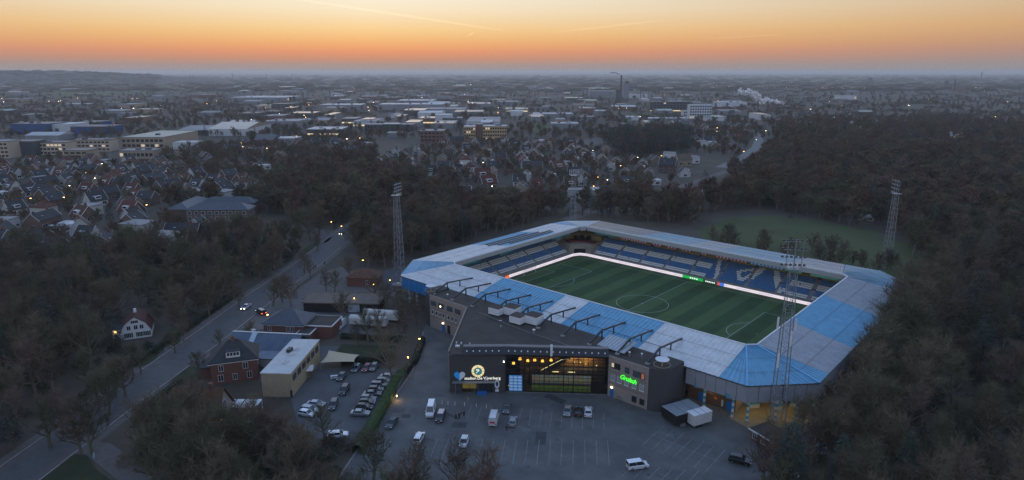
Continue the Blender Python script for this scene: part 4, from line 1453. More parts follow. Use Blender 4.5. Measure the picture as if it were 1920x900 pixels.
def car(label, kind, col, x, y, rz, group=None, roofcol=None, cat='car', lit=False, panel=None):
    s = CARSPEC[kind]
    t_ = thing({'van': 'parked_van', 'minivan': 'parked_van'}.get(kind, 'parked_car'), label, 'van' if 'van' in kind else cat, (x, y, .012), rz, group)
    pm_ = paint(col)
    W = s['W']/2
    low = s['low']
    n = len(low)
    b = MB()
    vs = []
    for yy, sh in ((-W, .96), (-W*.9, 1), (W*.9, 1), (W, .96)):
        ins = .1 if abs(yy) == W else 0
        vs += [(x_*sh, yy, z_-(ins if z_ > .5 else 0)) for x_, z_ in low]
    fs = [tuple(range(n-1, -1, -1)), tuple(range(3*n, 4*n))]
    for k in range(3):
        for i in range(n):
            j = (i+1) % n
            fs.append((k*n+i, k*n+j, (k+1)*n+j, (k+1)*n+i))
    b.add(vs, fs)
    body = b.build('body', pm_, t_)
    # cabin glass
    bz, H = s['belt'], s['H']
    x0, x1 = s['cab']
    x2, x3 = s['top']
    wb, wt = W*.93, W*.78
    def ring(xa, xb, w, z):
        return [(xa, -w, z), (xb, -w*.96, z), (xb, w*.96, z), (xa, w, z)]
    b = MB()
    b.add(ring(x0, x1, wb, bz-.06)+ring(x2, x3, wt, H-.05), [(0, 1, 5, 4), (1, 2, 6, 5), (2, 3, 7, 6), (3, 0, 4, 7), (4, 5, 6, 7)])
    b.build('windows', cglass if kind != 'van' or panel is None else cglass, t_)
    rb = MB()
    rb.add(ring(x2-.06, x3+.06, wt+.03, H-.06)+ring(x2+.12, x3-.14, wt-.1, H), [(0, 1, 5, 4), (1, 2, 6, 5), (2, 3, 7, 6), (3, 0, 4, 7), (4, 5, 6, 7), (3, 2, 1, 0)])
    rb.build('roof', paint(roofcol) if roofcol else pm_, t_)
    for s_ in (-1, 1):
        for xa, xb in ((x0, x2), (x1, x3), ((x0+x1)/2, (x2+x3)/2)):
            MB().bar((xa, s_*(wb+.005), bz-.05), (xb, s_*(wt+.015), H-.05), .09, .05).build('pillar', pm_, t_)
        if kind == 'van':     # closed load bay
            pb = MB()
            pb.add([(x0, s_*(wb+.02), bz-.06), (.7, s_*(wb+.02), bz-.06), (.55, s_*(wt+.04), H-.06), (x2, s_*(wt+.04), H-.06)], [(0, 1, 2, 3)])
            pb.build('load_bay_panel', pm_, t_)
    if kind == 'van':
        pb = MB()
        pb.add([(x0-.03, -wb, bz-.06), (x0-.03, wb, bz-.06), (x2-.03, wt, H-.06), (x2-.03, -wt, H-.06)], [(0, 1, 2, 3)])
        pb.build('rear_door', pm_, t_)
    for sx_ in (-1, 1):
        for sy in (-1, 1):
            xw = sx_*s['L']*.31
            w = MB().tube((xw, sy*(W-.2), .31), (xw, sy*(W+.01), .31), .31, n=14).build('wheel', tyre, t_)
            MB().tube((xw, sy*(W+.011), .31), (xw, sy*(W+.02), .31), .2, n=12).build('rim', rimm, w)
    fz = low[-2][1]
    hx = s['L']/2
    for sy in (-1, 1):
        MB().box(hx-.12, hx+.012, sy*(W-.3)-.2, sy*(W-.3)+.2, fz-.06, fz+.1).build('headlight', MATS['lit_head'] if lit else lampoff, t_)
        MB().box(-hx-.012, -hx+.1, sy*(W-.22)-.14, sy*(W-.22)+.14, .65, .88).build('tail_light', MATS['lit_tail'] if lit else lampred, t_)
    MB().box(hx-.02, hx+.02, -.28, .28, .4, .5).build('number_plate', trimw, t_)
    MB().box(-hx-.02, -hx+.02, -.28, .28, .45, .55).build('number_plate', M('plate_yellow', (.5, .4, .05), .5, .05), t_)
    for sy in (-1, 1):
        MB().box(x1-.25, x1-.05, sy*(W+.0)-.02 if sy > 0 else -W-.16, W+.16 if sy > 0 else -W+.02, bz-.02, bz+.14).build('mirror', pm_, t_)
    if panel:
        MB().box(-hx-.035, -hx-.015, -.62, .62, 1.0, 1.42).build('rear_panel', panel, t_)
    return t_
M('lit_head', (1, .9, .7), .3, .05, emit=(1, .88, .6), estr=9)
M('lit_tail', (1, .1, .05), .3, .05, emit=(1, .1, .04), estr=5)
SIL, WHT, BLK, GRY, DRK, BLU = (.3, .315, .33), (.6, .61, .63), (.02, .02, .022), (.11, .115, .12), (.05, .055, .06), (.05, .08, .13)
bayd = math.atan2(-6.6, 4.6)
CARS = [
    ('tall white delivery van parked nose down beside the open-top jeep', 'van', WHT, 808, 770, bayd, None),
    ('white van with a red sign on its rear doors', 'van', WHT, 924, 786, bayd+PI, None),
    ('grey saloon in the row, behind the red-signed van', 'sedan', GRY, 949, 765, bayd, None),
    ('silver hatchback with dark windows next to the walking person', 'hatch', SIL, 963, 790, bayd+PI, None),
    ('grey car, first of the three parked before the glass hall', 'sedan', (.2, .21, .22), 1063, 770, bayd-.05, None),
    ('black car between the grey and the white one before the glass hall', 'hatch', BLK, 1083, 771, bayd+PI, None),
    ('white sports car, last of the three before the glass hall', 'sedan', WHT, 1104, 771, bayd+PI, None),
    ('white panel van alone at the foot of the car park', 'minivan', WHT, 1197, 872, 1.0, None),
    ('white estate car with a black tailgate near the hedge end', 'estate', WHT, 786, 821, bayd+PI, None),
    ('silver hatchback alone in the second row of bays', 'hatch', (.5, .51, .53), 871, 827, bayd, None),
    ('dark green saloon parked at an angle by the hedge lamp', 'sedan', (.05, .065, .065), 735, 793, -1.05, None),
    ('dark car half hidden by bare twigs at the car park edge', 'suv', BLK, 1385, 863, .2, None),
    ('white car below the trees at the bottom right edge', 'hatch', WHT, 1478, 889, .6, None),
    ('blue grey car, first of three at the lawn hedge', 'hatch', (.13, .16, .19), 668, 689, bayd-.1, None),
    ('dark red car, middle of three at the lawn hedge', 'hatch', (.16, .03, .04), 686, 689, bayd-.1, None),
    ('dark grey car, last of three at the lawn hedge', 'hatch', GRY, 702, 688, bayd-.1, None),
    ('black SUV standing free in the yard', 'suv', BLK, 645, 731, bayd+.1, None),
    ('black estate near the shed in the yard', 'estate', DRK, 625, 758, bayd+.2, None),
    ('silver car, topmost of three beside the dark fence', 'sedan', SIL, 590, 757, .45, None),
    ('silver car, middle of three beside the dark fence', 'estate', (.3, .32, .34), 581, 767, .45, None),
    ('white car, lowest of three beside the dark fence', 'hatch', WHT, 575, 775, .45, None),
    ('dark car behind the shade sail', 'hatch', DRK, 640, 706, bayd, None),
    ('white car half hidden by twigs below the yard', 'estate', WHT, 633, 814, .9, None),
    ('pale car among the trees with a lamp by the right corner', 'estate', (.35, .37, .4), 1575, 783, .5, None),
    ('white car parked by the barn at the roadside', 'hatch', WHT, 488, 664, -.9, None),
    ('white car under the bare shrub beside the villa', 'estate', (.42, .44, .46), 478, 624, .1, None),
    ('small red car behind the white trailers', 'hatch', (.2, .03, .03), 669, 578, .5, None),
    ('pale car parked near the left floodlight mast', 'sedan', (.35, .36, .38), 748, 534, .4, None),
]
for k, (px, py) in enumerate(((728, 706), (719, 714), (712, 722), (704, 730), (697, 738), (691, 746), (687, 754), (681, 763), (674, 774))):
    CARS.append((['pale car at the top end of the hedge row', 'second car of the hedge row', 'third car of the hedge row', 'fourth car of the hedge row', 'fifth car of the hedge row', 'sixth car of the hedge row', 'dark car, third from the bottom of the hedge row', 'dark car, second from the bottom of the hedge row', 'silver car with bright windscreen at the bottom of the hedge row'][k],
                 ['sedan', 'hatch', 'estate', 'hatch', 'sedan', 'hatch', 'hatch', 'hatch', 'sedan'][k], [(.22, .23, .24), GRY, (.12, .13, .14), DRK, (.09, .095, .1), (.16, .17, .18), DRK, BLK, (.24, .25, .26)][k], px, py, .72, 'cars parked along the hedge'))
for lab, kind, col, px, py, rz, grp in CARS:
    q = G(px, py, .6)
    rz += R.gauss(0, .06)
    q.x += R.uniform(-.25, .25)
    q.y += R.uniform(-.25, .25)
    car(lab, kind, col, q.x, q.y, rz, grp, panel=(M('red_sign', (.5, .02, .06), .5, .1) if 'red sign' in lab else None))
q = G(826, 780, .8)
car('dark jeep with a pale cloth top beside the tall white van', 'suv', (.03, .025, .02), q.x, q.y, bayd, roofcol=(.4, .33, .33))
q = G(461, 575, .6)
rd = math.atan2(-33, 24)
car('pale car with lit headlights coming down the road', 'sedan', (.45, .46, .48), q.x, q.y, rd, lit=True)
q = G(489, 583, 1)
car('dark van with red tail lights on the road', 'minivan', (.06, .03, .028), q.x, q.y, rd+PI+.9, lit=True, roofcol=(.2, .2, .21))
q = G(641, 437, .6)
car('car with orange lights at the far end of the road', 'hatch', DRK, q.x, q.y, rd, lit=True)

# lorries and trailers
def trailer(label, px, py, rz, l, w, h, mat, roofmat, arch=False, cab=False, name='trailer'):
    q = G(px, py, 0)
    t_ = thing(name, label, 'trailer', (q.x, q.y, .01), rz)
    if arch:
        pts = [(-w/2, .9)]+[(w/2*-math.cos(PI*i/10), h-.9+.9*math.sin(PI*i/10)) for i in range(11)]+[(w/2, .9)]
        n = len(pts)
        b = MB()
        b.add([(-l/2, y_, z_) for y_, z_ in pts]+[(l/2, y_, z_) for y_, z_ in pts], [tuple(range(n)), tuple(range(2*n-1, n-1, -1))]+[(i, (i+1) % n, (i+1) % n+n, i+n) for i in range(n)])
        b.build('box_body', mat, t_)
    else:
        MB().box(-l/2, l/2, -w/2, w/2, .7, h).build('box_body', mat, t_)
        MB().box(-l/2-.05, l/2+.05, -w/2-.05, w/2+.05, h+.003, h+.08).build('roof', roofmat, t_)
        for k in range(1, 3):
            MB().box(-l/2+l*k/3-.04, -l/2+l*k/3+.04, -w/2-.02, w/2+.02, h+.081, h+.11).build('roof_seam', darksteel, t_)
    MB().box(-l/2+.2, l/2-.2, -w*.3, w*.3, .45, .698).build('chassis', darksteel, t_)
    for xw in (-l*.3, -l*.3+1.2):
        for sy in (-1, 1):
            MB().tube((xw, sy*(w/2-.35), .45), (xw, sy*(w/2-.05), .45), .45, n=14).build('wheel', tyre, t_)
    MB().box(l/2-.8, l/2-.6, -w*.3, w*.3, 0, .45).build('support_leg', darksteel, t_)
    return t_
trailer('dark box trailer with a flat grey roof below the round tower', 1278, 786, 1.2, 8.0, 5.2, 3.1, black, M('trailer_roof', (.22, .24, .26), .5, .15, .6))
trailer('white box trailer parked next to the dark one', 1310, 795, 1.2, 5.4, 2.6, 3.3, offwhite, white)
q = G(1269, 792, 0)
tag(MB().obox(q.x, q.y, .1, .7, 4.6, 1.4, -.35).build('loading_ramp', steel), 'low metal ramp in front of the dark box trailer', 'ramp')
trailer('long white lorry trailer in the service yard, front one', 692, 612, .55, 12.5, 2.6, 3.7, offwhite, white, True)
trailer('long white lorry trailer in the service yard, rear one', 716, 601, .55, 12, 2.6, 3.8, offwhite, white, True)
for k, (px, py, lab) in enumerate(((615, 606, 'white van, leftmost of the three beside the trailers'), (627, 608, 'white van, middle of the three beside the trailers'), (638, 609, 'white van, next to the front trailer'))):
    q = G(px, py, 1)
    car(lab, 'van', WHT, q.x, q.y, -1.0)

# ------------------------------------------------------------------ people
def person(label, px, py, rz, jacket, trousers, stride=.2, h=1.76, group=None):
    q = G(px, py, 0)
    t_ = thing('person', label, 'person', (q.x, q.y, .012), rz, group)
    k = h/1.76
    def skin(name, verts, edges, radii, mat, root=0):
        me = bpy.data.meshes.new(name)
        me.from_pydata([tuple(c*k for c in v) for v in verts], edges, [])
        me.materials.append(mat)
        o = ob(name, me, t_)
        bm = bmesh.new()
        bm.from_mesh(me)
        lay = bm.verts.layers.skin.verify()
        bm.verts.ensure_lookup_table()
        for i, v in enumerate(bm.verts):
            r_ = radii[i] if isinstance(radii[i], tuple) else (radii[i], radii[i])
            v[lay].radius = (r_[0]*k, r_[1]*k)
            v[lay].use_root = i == root
        bm.to_mesh(me)
        bm.free()
        o.modifiers.new('skin', 'SKIN')
        sd = o.modifiers.new('sub', 'SUBSURF')
        sd.levels = sd.render_levels = 1
        return o
    s = stride
    V = [(0, 0, .95), (0, 0, 1.15), (0, 0, 1.38), (.02, 0, 1.52), (.03, 0, 1.60), (.03, 0, 1.72),
         (0, .1, .9), (s*.6, .1, .5), (s, .1, .08), (s+.16, .1, .04), (0, -.1, .9), (-s*.3, -.1, .5), (-s, -.1, .08), (-s+.16, -.1, .04),
         (0, .2, 1.4), (-s*.3, .25, 1.15), (.05, .24, .92), (.1, .24, .8), (0, -.2, 1.4), (s*.3, -.25, 1.15), (.1, -.24, .92), (.15, -.24, .8)]
    Ed = [(0, 1), (1, 2), (2, 3), (3, 4), (4, 5), (0, 6), (6, 7), (7, 8), (8, 9), (0, 10), (10, 11), (11, 12), (12, 13), (2, 14), (14, 15), (15, 16), (16, 17), (2, 18), (18, 19), (19, 20), (20, 21)]
    Rd = [.14, .13, .15, .055, .09, .08, .085, .06, .045, .04, .085, .06, .045, .04, .06, .045, .035, .035, .06, .045, .035, .035]
    skin('body', V, Ed, Rd, M('skin_tone', (.35, .22, .16), .6, .05))
    ju = [0, 1, 2, 14, 15, 16, 18, 19, 20]
    mp = {o: i for i, o in enumerate(ju)}
    skin('jacket', [V[i] for i in ju], [(mp[a], mp[b_]) for a, b_ in Ed if a in mp and b_ in mp], [.175, .165, .175, .085, .07, .055, .085, .07, .055], M('cloth_%02x%02x%02x' % tuple(int(c*255) for c in jacket), jacket, .85, .15, 6))
    tu = [0, 6, 7, 8, 10, 11, 12]
    mp = {o: i for i, o in enumerate(tu)}
    skin('trousers', [V[i] for i in tu], [(mp[a], mp[b_]) for a, b_ in Ed if a in mp and b_ in mp], [.165, .105, .08, .065, .105, .08, .065], M('cloth_%02x%02x%02x' % tuple(int(c*255) for c in trousers), trousers, .85, .15, 6))
    b = MB()
    n = 10
    vs = []
    for (z, r_) in ((1.63, .105), (1.7, .11), (1.76, .085), (1.79, .03)):
        vs += [((.015+r_*math.cos(2*PI*i/n))*k, r_*.9*math.sin(2*PI*i/n)*k, z*k) for i in range(n)]
    b.add(vs, [(j*n+i, j*n+(i+1) % n, (j+1)*n+(i+1) % n, (j+1)*n+i) for j in range(3) for i in range(n)]+[tuple(range(3*n, 4*n))])
    b.build('hair', M('hair_dark', (.02, .015, .012), .8, .1), t_, smooth=True)
    return t_
DK = (.015, .016, .02)
person('person in a dark red top and pale trousers before the entrance', 878, 751, 1.0, (.08, .02, .025), (.4, .38, .36), .12)
person('person in dark clothes at the left of the group by the jeep', 855, 786, .4, DK, DK, .1)
person('person in dark clothes second in the group by the jeep', 861, 785, 2.4, (.03, .03, .035), DK, .1)
person('person with pale trousers in the group by the jeep', 865, 783, 3.4, DK, (.2, .2, .2), .12)
person('person in dark clothes at the right end of the group by the jeep', 870, 781, 3.0, (.04, .035, .035), DK, .08)
person('person in a long dark coat walking between the car rows', 950, 809, -1.2, DK, (.05, .05, .055), .24)
person('person in black standing by the pale wing, left one', 1176, 753, -1.2, DK, DK, .08)
person('person in black standing by the pale wing, middle one', 1181, 755, -1.6, (.03, .025, .025), DK, .1)
person('person in black standing by the pale wing, right one', 1185, 757, -2.2, DK, (.04, .04, .05), .08)
person('person walking along the road, left of the pair', 588, 506, -.9, DK, DK, .2)
person('person walking along the road, right of the pair', 592, 504, -.9, (.05, .03, .03), DK, .2)
person('person on the footway near the road bend', 609, 497, 2.0, DK, DK, .15)
# bicycles / motorbike by the blue door
def bicycle(label, px, py, rz):
    q = G(px, py, 0)
    t_ = thing('bicycle', label, 'bicycle', (q.x, q.y, .012), rz, 'bicycles along the fence')
    for x in (-.53, .53):
        b = MB()
        n = 14
        for i in range(n):
            a0, a1 = 2*PI*i/n, 2*PI*(i+1)/n
            b.tube((x+.34*math.cos(a0), 0, .36+.34*math.sin(a0)), (x+.34*math.cos(a1), 0, .36+.34*math.sin(a1)), .022, n=4, caps=False)
        b.build('wheel', tyre, t_)
    MB().tube((-.53, 0, .36), (-.15, 0, .85), .02, n=5).tube((-.53, 0, .36), (0, 0, .32), .02, n=5).tube((0, 0, .32), (-.15, 0, .85), .02, n=5).tube((0, 0, .32), (.42, 0, .85), .02, n=5).tube((-.15, 0, .8), (.42, 0, .85), .02, n=5).tube((.42, 0, .95), (.53, 0, .36), .02, n=5).build('frame', steel, t_)
    MB().box(-.3, -.05, -.07, .07, .88, .94).build('saddle', black, t_)
    MB().tube((.42, -.28, 1.0), (.42, .28, 1.0), .018, n=5).build('handlebar', steel, t_)
for k in range(14):
    t_ = k/13
    bicycle('bicycle in the rack row along the dark fence left of the entrance', 800-30*t_**.8-R.uniform(0, 6), 640+72*t_, R.uniform(.2, .7))
bicycle('motorbike-like dark bicycle beside the blue wing door', 1160, 750, 0)

# ------------------------------------------------------------------ near houses
def hip_roof(w, d, z0, h, over=.5, ridge=None):
    W, D = w/2+over, d/2+over
    r = ridge if ridge is not None else max(.2, W-D)
    b = MB()
    b.add([(-W, -D, z0), (W, -D, z0), (W, D, z0), (-W, D, z0), (-r, 0, z0+h), (r, 0, z0+h), (-W, -D, z0-.25), (W, -D, z0-.25), (W, D, z0-.25), (-W, D, z0-.25)],
          [(0, 1, 5, 4), (1, 2, 5), (2, 3, 4, 5), (3, 0, 4), (6, 7, 1, 0), (7, 8, 2, 1), (8, 9, 3, 2), (9, 6, 0, 3), (9, 8, 7, 6)])
    return b
def gable_roof(w, d, z0, h, over=.4, th=.2, mans=None):
    """ridge along x"""
    W, D = w/2+over, d/2+over
    b = MB()
    if mans:
        prof = [(-D, z0-.1), (-D*mans[0], z0+h*mans[1]), (0, z0+h), (D*mans[0], z0+h*mans[1]), (D, z0-.1)]
    else:
        prof = [(-D, z0-.1), (0, z0+h), (D, z0-.1)]
    n = len(prof)
    vs = [(x, y, z) for x in (-W, W) for y, z in prof]+[(x, y, z-th) for x in (-W, W) for y, z in prof]
    fs = []
    for i in range(n-1):
        fs += [(i, i+1, n+i+1, n+i), (2*n+i, 3*n+i, 3*n+i+1, 2*n+i+1), (i, 2*n+i, 2*n+i+1, i+1), (n+i, n+i+1, 3*n+i+1, 3*n+i)]
    fs += [(0, n, 3*n, 2*n), (n-1, 3*n-1, 4*n-1, 2*n-1)]
    b.add(vs, fs)
    return b
def gable_walls(w, d, z1, h, mans=None):
    b = MB()
    D = d/2
    if mans:
        prof = [(-D, 0), (-D, z1), (-D*mans[0], z1+h*mans[1]-.25), (0, z1+h-.3), (D*mans[0], z1+h*mans[1]-.25), (D, z1), (D, 0)]
    else:
        prof = [(-D, 0), (-D, z1), (0, z1+h-.25), (D, z1), (D, 0)]
    n = len(prof)
    b.add([(x, y, z) for x in (-w/2, w/2) for y, z in prof], [tuple(range(n)), tuple(range(2*n-1, n-1, -1))]+[(i, n+i, n+i+1, i+1) for i in range(n-1)])
    return b
def pane_on(t_, side, u, z, w, h, W, D, mat=glass, frame=trimw, bars=1):
    """window on a house wall; side x+,x-,y+,y-"""
    g = MB().box(-w/2, w/2, -.05, .02, 0, h).mesh('window', mat)
    loc = {'x+': (W/2, u, z), 'x-': (-W/2, u, z), 'y+': (u, D/2, z), 'y-': (u, -D/2, z)}[side]
    rz = {'x+': PI/2, 'x-': -PI/2, 'y+': PI, 'y-': 0}[side]
    o = ob('window', g, t_, loc, rz)
    f = MB().box(-w/2-.08, w/2+.08, -.09, -.052, -.08, 0).box(-w/2-.08, w/2+.08, -.09, -.052, h, h+.08).box(-w/2-.08, -w/2, -.09, -.052, 0, h).box(w/2, w/2+.08, -.09, -.052, 0, h)
    for k in range(bars):
        xx = -w/2+w*(k+1)/(bars+1)
        f.box(xx-.04, xx+.04, -.085, -.055, 0, h)
    f.build('frame', frame, o)
    return o
# brick villa with hipped roof and dormers
cA, cB, cC = Vector((-57.3, -129)), Vector((-44.6, -128.4)), Vector((-48.4, -118.0))
t_ = thing('brick_house', 'dark brick house with a hipped slate roof and white dormers beside the road', 'house', (-52.2, -123.6, 0), 1.05)
Wd, Dd = 11.5, 9.0
MB().box(-Wd/2, Wd/2, -Dd/2, Dd/2, 0, 6.0).build('wall', brick_r, t_)
hip_roof(Wd, Dd, 6.25, 4.3, .5, 1.2).build('roof', tile_d, t_)
MB().box(-Wd/2-.52, Wd/2+.52, -Dd/2-.52, Dd/2+.52, 5.85, 5.99).build('eaves_trim', trimw, t_)
for s_ in (-1, 1):
    dm = MB().box(-1.7, 1.7, s_*3.2-.9, s_*3.2+.9, 6.6, 8.6).build('dormer', trimw, t_)
    MB().box(-1.9, 1.9, s_*3.2-1.1, s_*3.2+1.1, 8.603, 8.75).build('dormer_roof', tile_d, dm)
    for k in range(4):
        MB().box(-1.45+k*.78, -.85+k*.78, s_*4.1-.03 if s_ > 0 else -4.13, s_*4.1+.03 if s_ > 0 else -4.07, 7.5, 8.35).build('dormer_window', glass, dm)
MB().box(-.6, .4, -.5, .4, 9.6, 11.4).build('chimney', brick_r, t_)
for u, z, w, h, m in ((-3.5, .9, 1.2, 1.7, glass), (0, .9, 1.0, 1.6, glass), (3.6, .9, 1.1, 1.8, glass), (-3.2, 3.7, 1.1, 1.5, glass), (2.8, 3.7, 1.1, 1.6, glass)):
    pane_on(t_, 'y-', u, z, w, h, Wd, Dd, m)
for u, z, w, h, m in ((-2.6, .9, 1.3, 1.4, winlit2), (1.5, 1.0, .5, 1.5, glass), (-1.0, 3.9, .8, .9, glass)):
    pane_on(t_, 'x-', u, z, w, h, Wd, Dd, m)
for u in (-2.4, 1.6):
    pane_on(t_, 'x+', u, 3.6, 1.1, 1.5, Wd, Dd)
ex = MB().box(-Wd/2-3.2, -Wd/2-.02, .5, 4.3, 0, 2.9).build('annex', brick_r, t_)
MB().box(-Wd/2-3.4, -Wd/2-.02, .2, 4.6, 2.91, 3.2).build('annex_roof', tile_d, ex)
# hipped villa further up
t_ = thing('brick_house', 'brick villa with a broad hipped slate roof and white gutter', 'house', (-67.8, -98.5, 0), .62)
Wd, Dd = 12.5, 9.5
MB().box(-Wd/2, Wd/2, -Dd/2, Dd/2, 0, 4.9).build('wall', brick_r, t_)
hip_roof(Wd, Dd, 5.15, 3.2, .6, 1.6).build('roof', tile_s, t_)
MB().box(-Wd/2-.62, Wd/2+.62, -Dd/2-.62, Dd/2+.62, 4.8, 4.9).build('eaves_trim', trimw, t_)
for u in (-4.4, 1.6, 3.0):
    pane_on(t_, 'y-', u, 2.8, 1.0, 1.6, Wd, Dd)
pane_on(t_, 'x+', 0, 2.6, 1.2, 1.7, Wd, Dd)
for (x0, x1, y0, y1, h, m) in ((6.3, 14.5, -2.5, 6.0, 4.0, bitumen), (5.5, 9.5, -7.5, -2.6, 3.2, bitumen)):
    a = MB().box(x0, x1, y0, y1, 0, h).build('annex', brick_r, t_)
    MB().box(x0-.3, x1+.3, y0-.3, y1+.3, h+.002, h+.28).build('annex_fascia', trimw, a)
    MB().box(x0, x1, y0, y1, h+.281, h+.33).build('annex_roof', m, a)
# barn with blue grey metal roof
t_ = thing('barn', 'low barn with a blue grey standing seam roof between the two brick houses', 'barn', (-59, -110.5, 0), .62)
MB().box(-10, 10, -5, 5, 0, 3.0).build('wall', offwhite, t_)
rb = gable_roof(20, 10, 3.0, 3.4, .6)
rb.build('roof', M('metal_roof_blue', (.08, .115, .16), .4, .2, .4, spec=.5), t_)
for k in range(26):
    x = -10.3+20.6*k/25
    for s_ in (-1, 1):
        MB().bar((x, s_*5.6, 2.98), (x, s_*.1, 6.4), .08, .1).build('roof_seam', MATS['metal_roof_blue'], t_)
MB().bar((-3.6, -5.3, 3.2), (-3.6, -.3, 6.42), 1.6, .14).build('rooflight', M('rooflight', (.35, .42, .48), .3, .1, spec=.6), t_)
MB().box(-10.6, 10.6, -.2, .2, 6.42, 6.6).build('ridge', trimw, t_)
ex = MB().box(1, 9, -9, -5.05, 0, 2.5).build('lean_to', offwhite, t_)
MB().prism([(.6, -9.4), (9.4, -9.4), (9.4, -5.1), (.6, -5.1)], [2.52, 2.52, 3.0, 3.0], [2.7, 2.7, 3.25, 3.25]).build('lean_to_roof', MATS['metal_roof_blue'], ex)
# cream flat-roofed office
ax = Vector((-29.1, -119.2))
ay = Vector((-42.5, -102.6))
cc = Vector((-39.2, -114.2))
aw = math.atan2((ay-ax).y, (ay-ax).x)
t_ = thing('office_block', 'cream two storey flat-roofed office with a pale roof', 'office', (cc.x, cc.y, 0), aw)
Wd, Dd = 21.5, 7.6
cream = M('cream_brick', (.33, .26, .17), .8, .12, 1, bump=.1, bscale=8)
MB().box(-Wd/2, Wd/2, -Dd/2, Dd/2, 0, 6.4).build('wall', cream, t_)
MB().box(-Wd/2-.15, Wd/2+.15, -Dd/2-.15, Dd/2+.15, 6.402, 6.62).build('roof', M('roof_pale', (.45, .46, .46), .7, .12, .4), t_)
for k in range(6):
    for z in (.9, 3.9):
        pane_on(t_, 'y+', -8.4+k*3.35, z, 2.3, 1.6, Wd, Dd, winlit if (z < 1 and k in (0,)) else glassb, darksteel, 2)
for k in range(6):
    pane_on(t_, 'y-', -8.4+k*3.35, 3.9, 2.2, 1.5, Wd, Dd, glassb, darksteel, 2)
for u in (-4.5, 0.5, 4.0):
    s_ = MB().box(u-.8, u+.8, -.7, .7, 6.63, 6.95).build('skylight', trimw, t_)
    MB().box(u-.6, u+.6, -.5, .5, 6.96, 7.0).build('dome', glassb, s_)
MB().box(1.5, 3.5, .9, 2.0, 6.63, 7.5).build('roof_unit', darksteel, t_)
# ivy-grown dark-red steep house at the lower left
t_ = thing('steep_roof_house', 'house with a steep dark red tiled roof behind bare branches', 'house', (-33.5, -141, 0), .75)
gable_walls(11, 9, 3.2, 6.2).build('wall', brick_g, t_)
gable_roof(11, 9, 3.2, 6.2, .5).build('roof', tile_r, t_)
pane_on(t_, 'x+', 0, 4.2, 1.6, 1.8, 11, 9)
pane_on(t_, 'x+', -2, 1.0, 1.6, 1.6, 11, 9, winlit)
t_['label'] = 'house with a steep dark red tiled roof behind bare branches'
MB().box(2.5, 3.4, -.5, .5, 8.4, 10.4).build('chimney', brick_r, t_)
# glazed canopies beside it
t_ = thing('garden_canopy', 'white glazed garden canopy and round dome beside the steep house', 'canopy', (-31.0, -132.3, 0), .75)
for k in range(4):
    MB().box(-4+k*2.1, -2.3+k*2.1, -2, 2, 2.6, 2.7).build('glazed_panel', white, t_)
for x in (-3.9, 3.9):
    for y in (-1.9, 1.9):
        MB().box(x-.08, x+.08, y-.08, y+.08, 0, 2.6).build('post', trimw, t_)
b = MB()
n = 14
vs = [(3+r_*math.cos(2*PI*i/n), -4.6+r_*math.sin(2*PI*i/n), z) for r_, z in ((2.3, .2), (2.1, 1.2), (1.4, 2.0), (.1, 2.4)) for i in range(n)]
b.add(vs, [(j*n+i, j*n+(i+1) % n, (j+1)*n+(i+1) % n, (j+1)*n+i) for j in range(3) for i in range(n)])
b.build('dome', white, t_, smooth=True)
# white gabled house with mansard roof
t_ = thing('white_house', 'white house with a brown mansard roof and dark shutters left of the road', 'house', (-104.2, -130.5, 0), -.42)
t_.scale = (.88, .88, .84)
Wd, Dd = 10.5, 9.5
gable_walls(Wd, Dd, 3.0, 5.6, (.66, .55)).build('wall', white, t_)
gable_roof(Wd, Dd, 3.0, 5.6, .3, .25, (.66, .55)).build('roof', tile_r, t_)
for u in (-2.3, 1.2, 3.2):
    pane_on(t_, 'x+', u, .7, 1.5, 1.7, Wd, Dd, glass, trimw, 2)
for u in (-2.0, .2, 2.0):
    pane_on(t_, 'x+', u, 3.6, 1.1, 1.5, Wd, Dd, glass, trimw, 1)
pane_on(t_, 'x+', 0, 6.0, 2.2, 1.0, Wd, Dd, glass, trimw, 3)
for u in (-3.4, -1.2, .2, 2.2, 4.3):
    MB().box(Wd/2+.02, Wd/2+.08, u-.22, u+.22, .7, 2.4).build('shutter', M('shutter_green', (.02, .04, .03), .7, .1), t_)
MB().box(-.5, .5, -.4, .4, 8.0, 9.8).build('chimney', white, t_)
a = MB().box(-3, 2, -Dd/2-3, -Dd/2-.02, 0, 3.2).build('annex', white, t_)
MB().box(-3.2, 2.2, -Dd/2-3.2, -Dd/2-.02, 3.21, 3.4).build('annex_roof', tile_d, a)
# long low pavilion with dark front
t_ = thing('pavilion', 'long low pavilion with a brown flat roof and black front', 'pavilion', (-75, -73.5, 0), .68)
MB().box(-13, 13, -4.5, 4.5, 0, 3.3).build('wall', black, t_)
MB().box(-13.6, 13.6, -5.2, 5.2, 3.31, 3.7).build('roof', M('pavilion_roof', (.13, .105, .085), .85, .2, .4), t_)
MB().box(2.5, 6.5, -4.6, -4.52, .2, 3.0).build('sliding_door', M('door_pale', (.3, .36, .42), .5, .1), t_)
t_ = thing('brick_house', 'small dark red brick lodge with a flat roof near the road bend', 'house', (-93, -52, 0), .7)
MB().box(-6, 6, -4, 4, 0, 3.2).build('wall', brick_r, t_)
hip_roof(12, 8, 3.4, 2.6, .5, 1.5).build('roof', tile_r, t_)
pane_on(t_, 'y-', 2, .8, 1.2, 1.5, 12, 8)
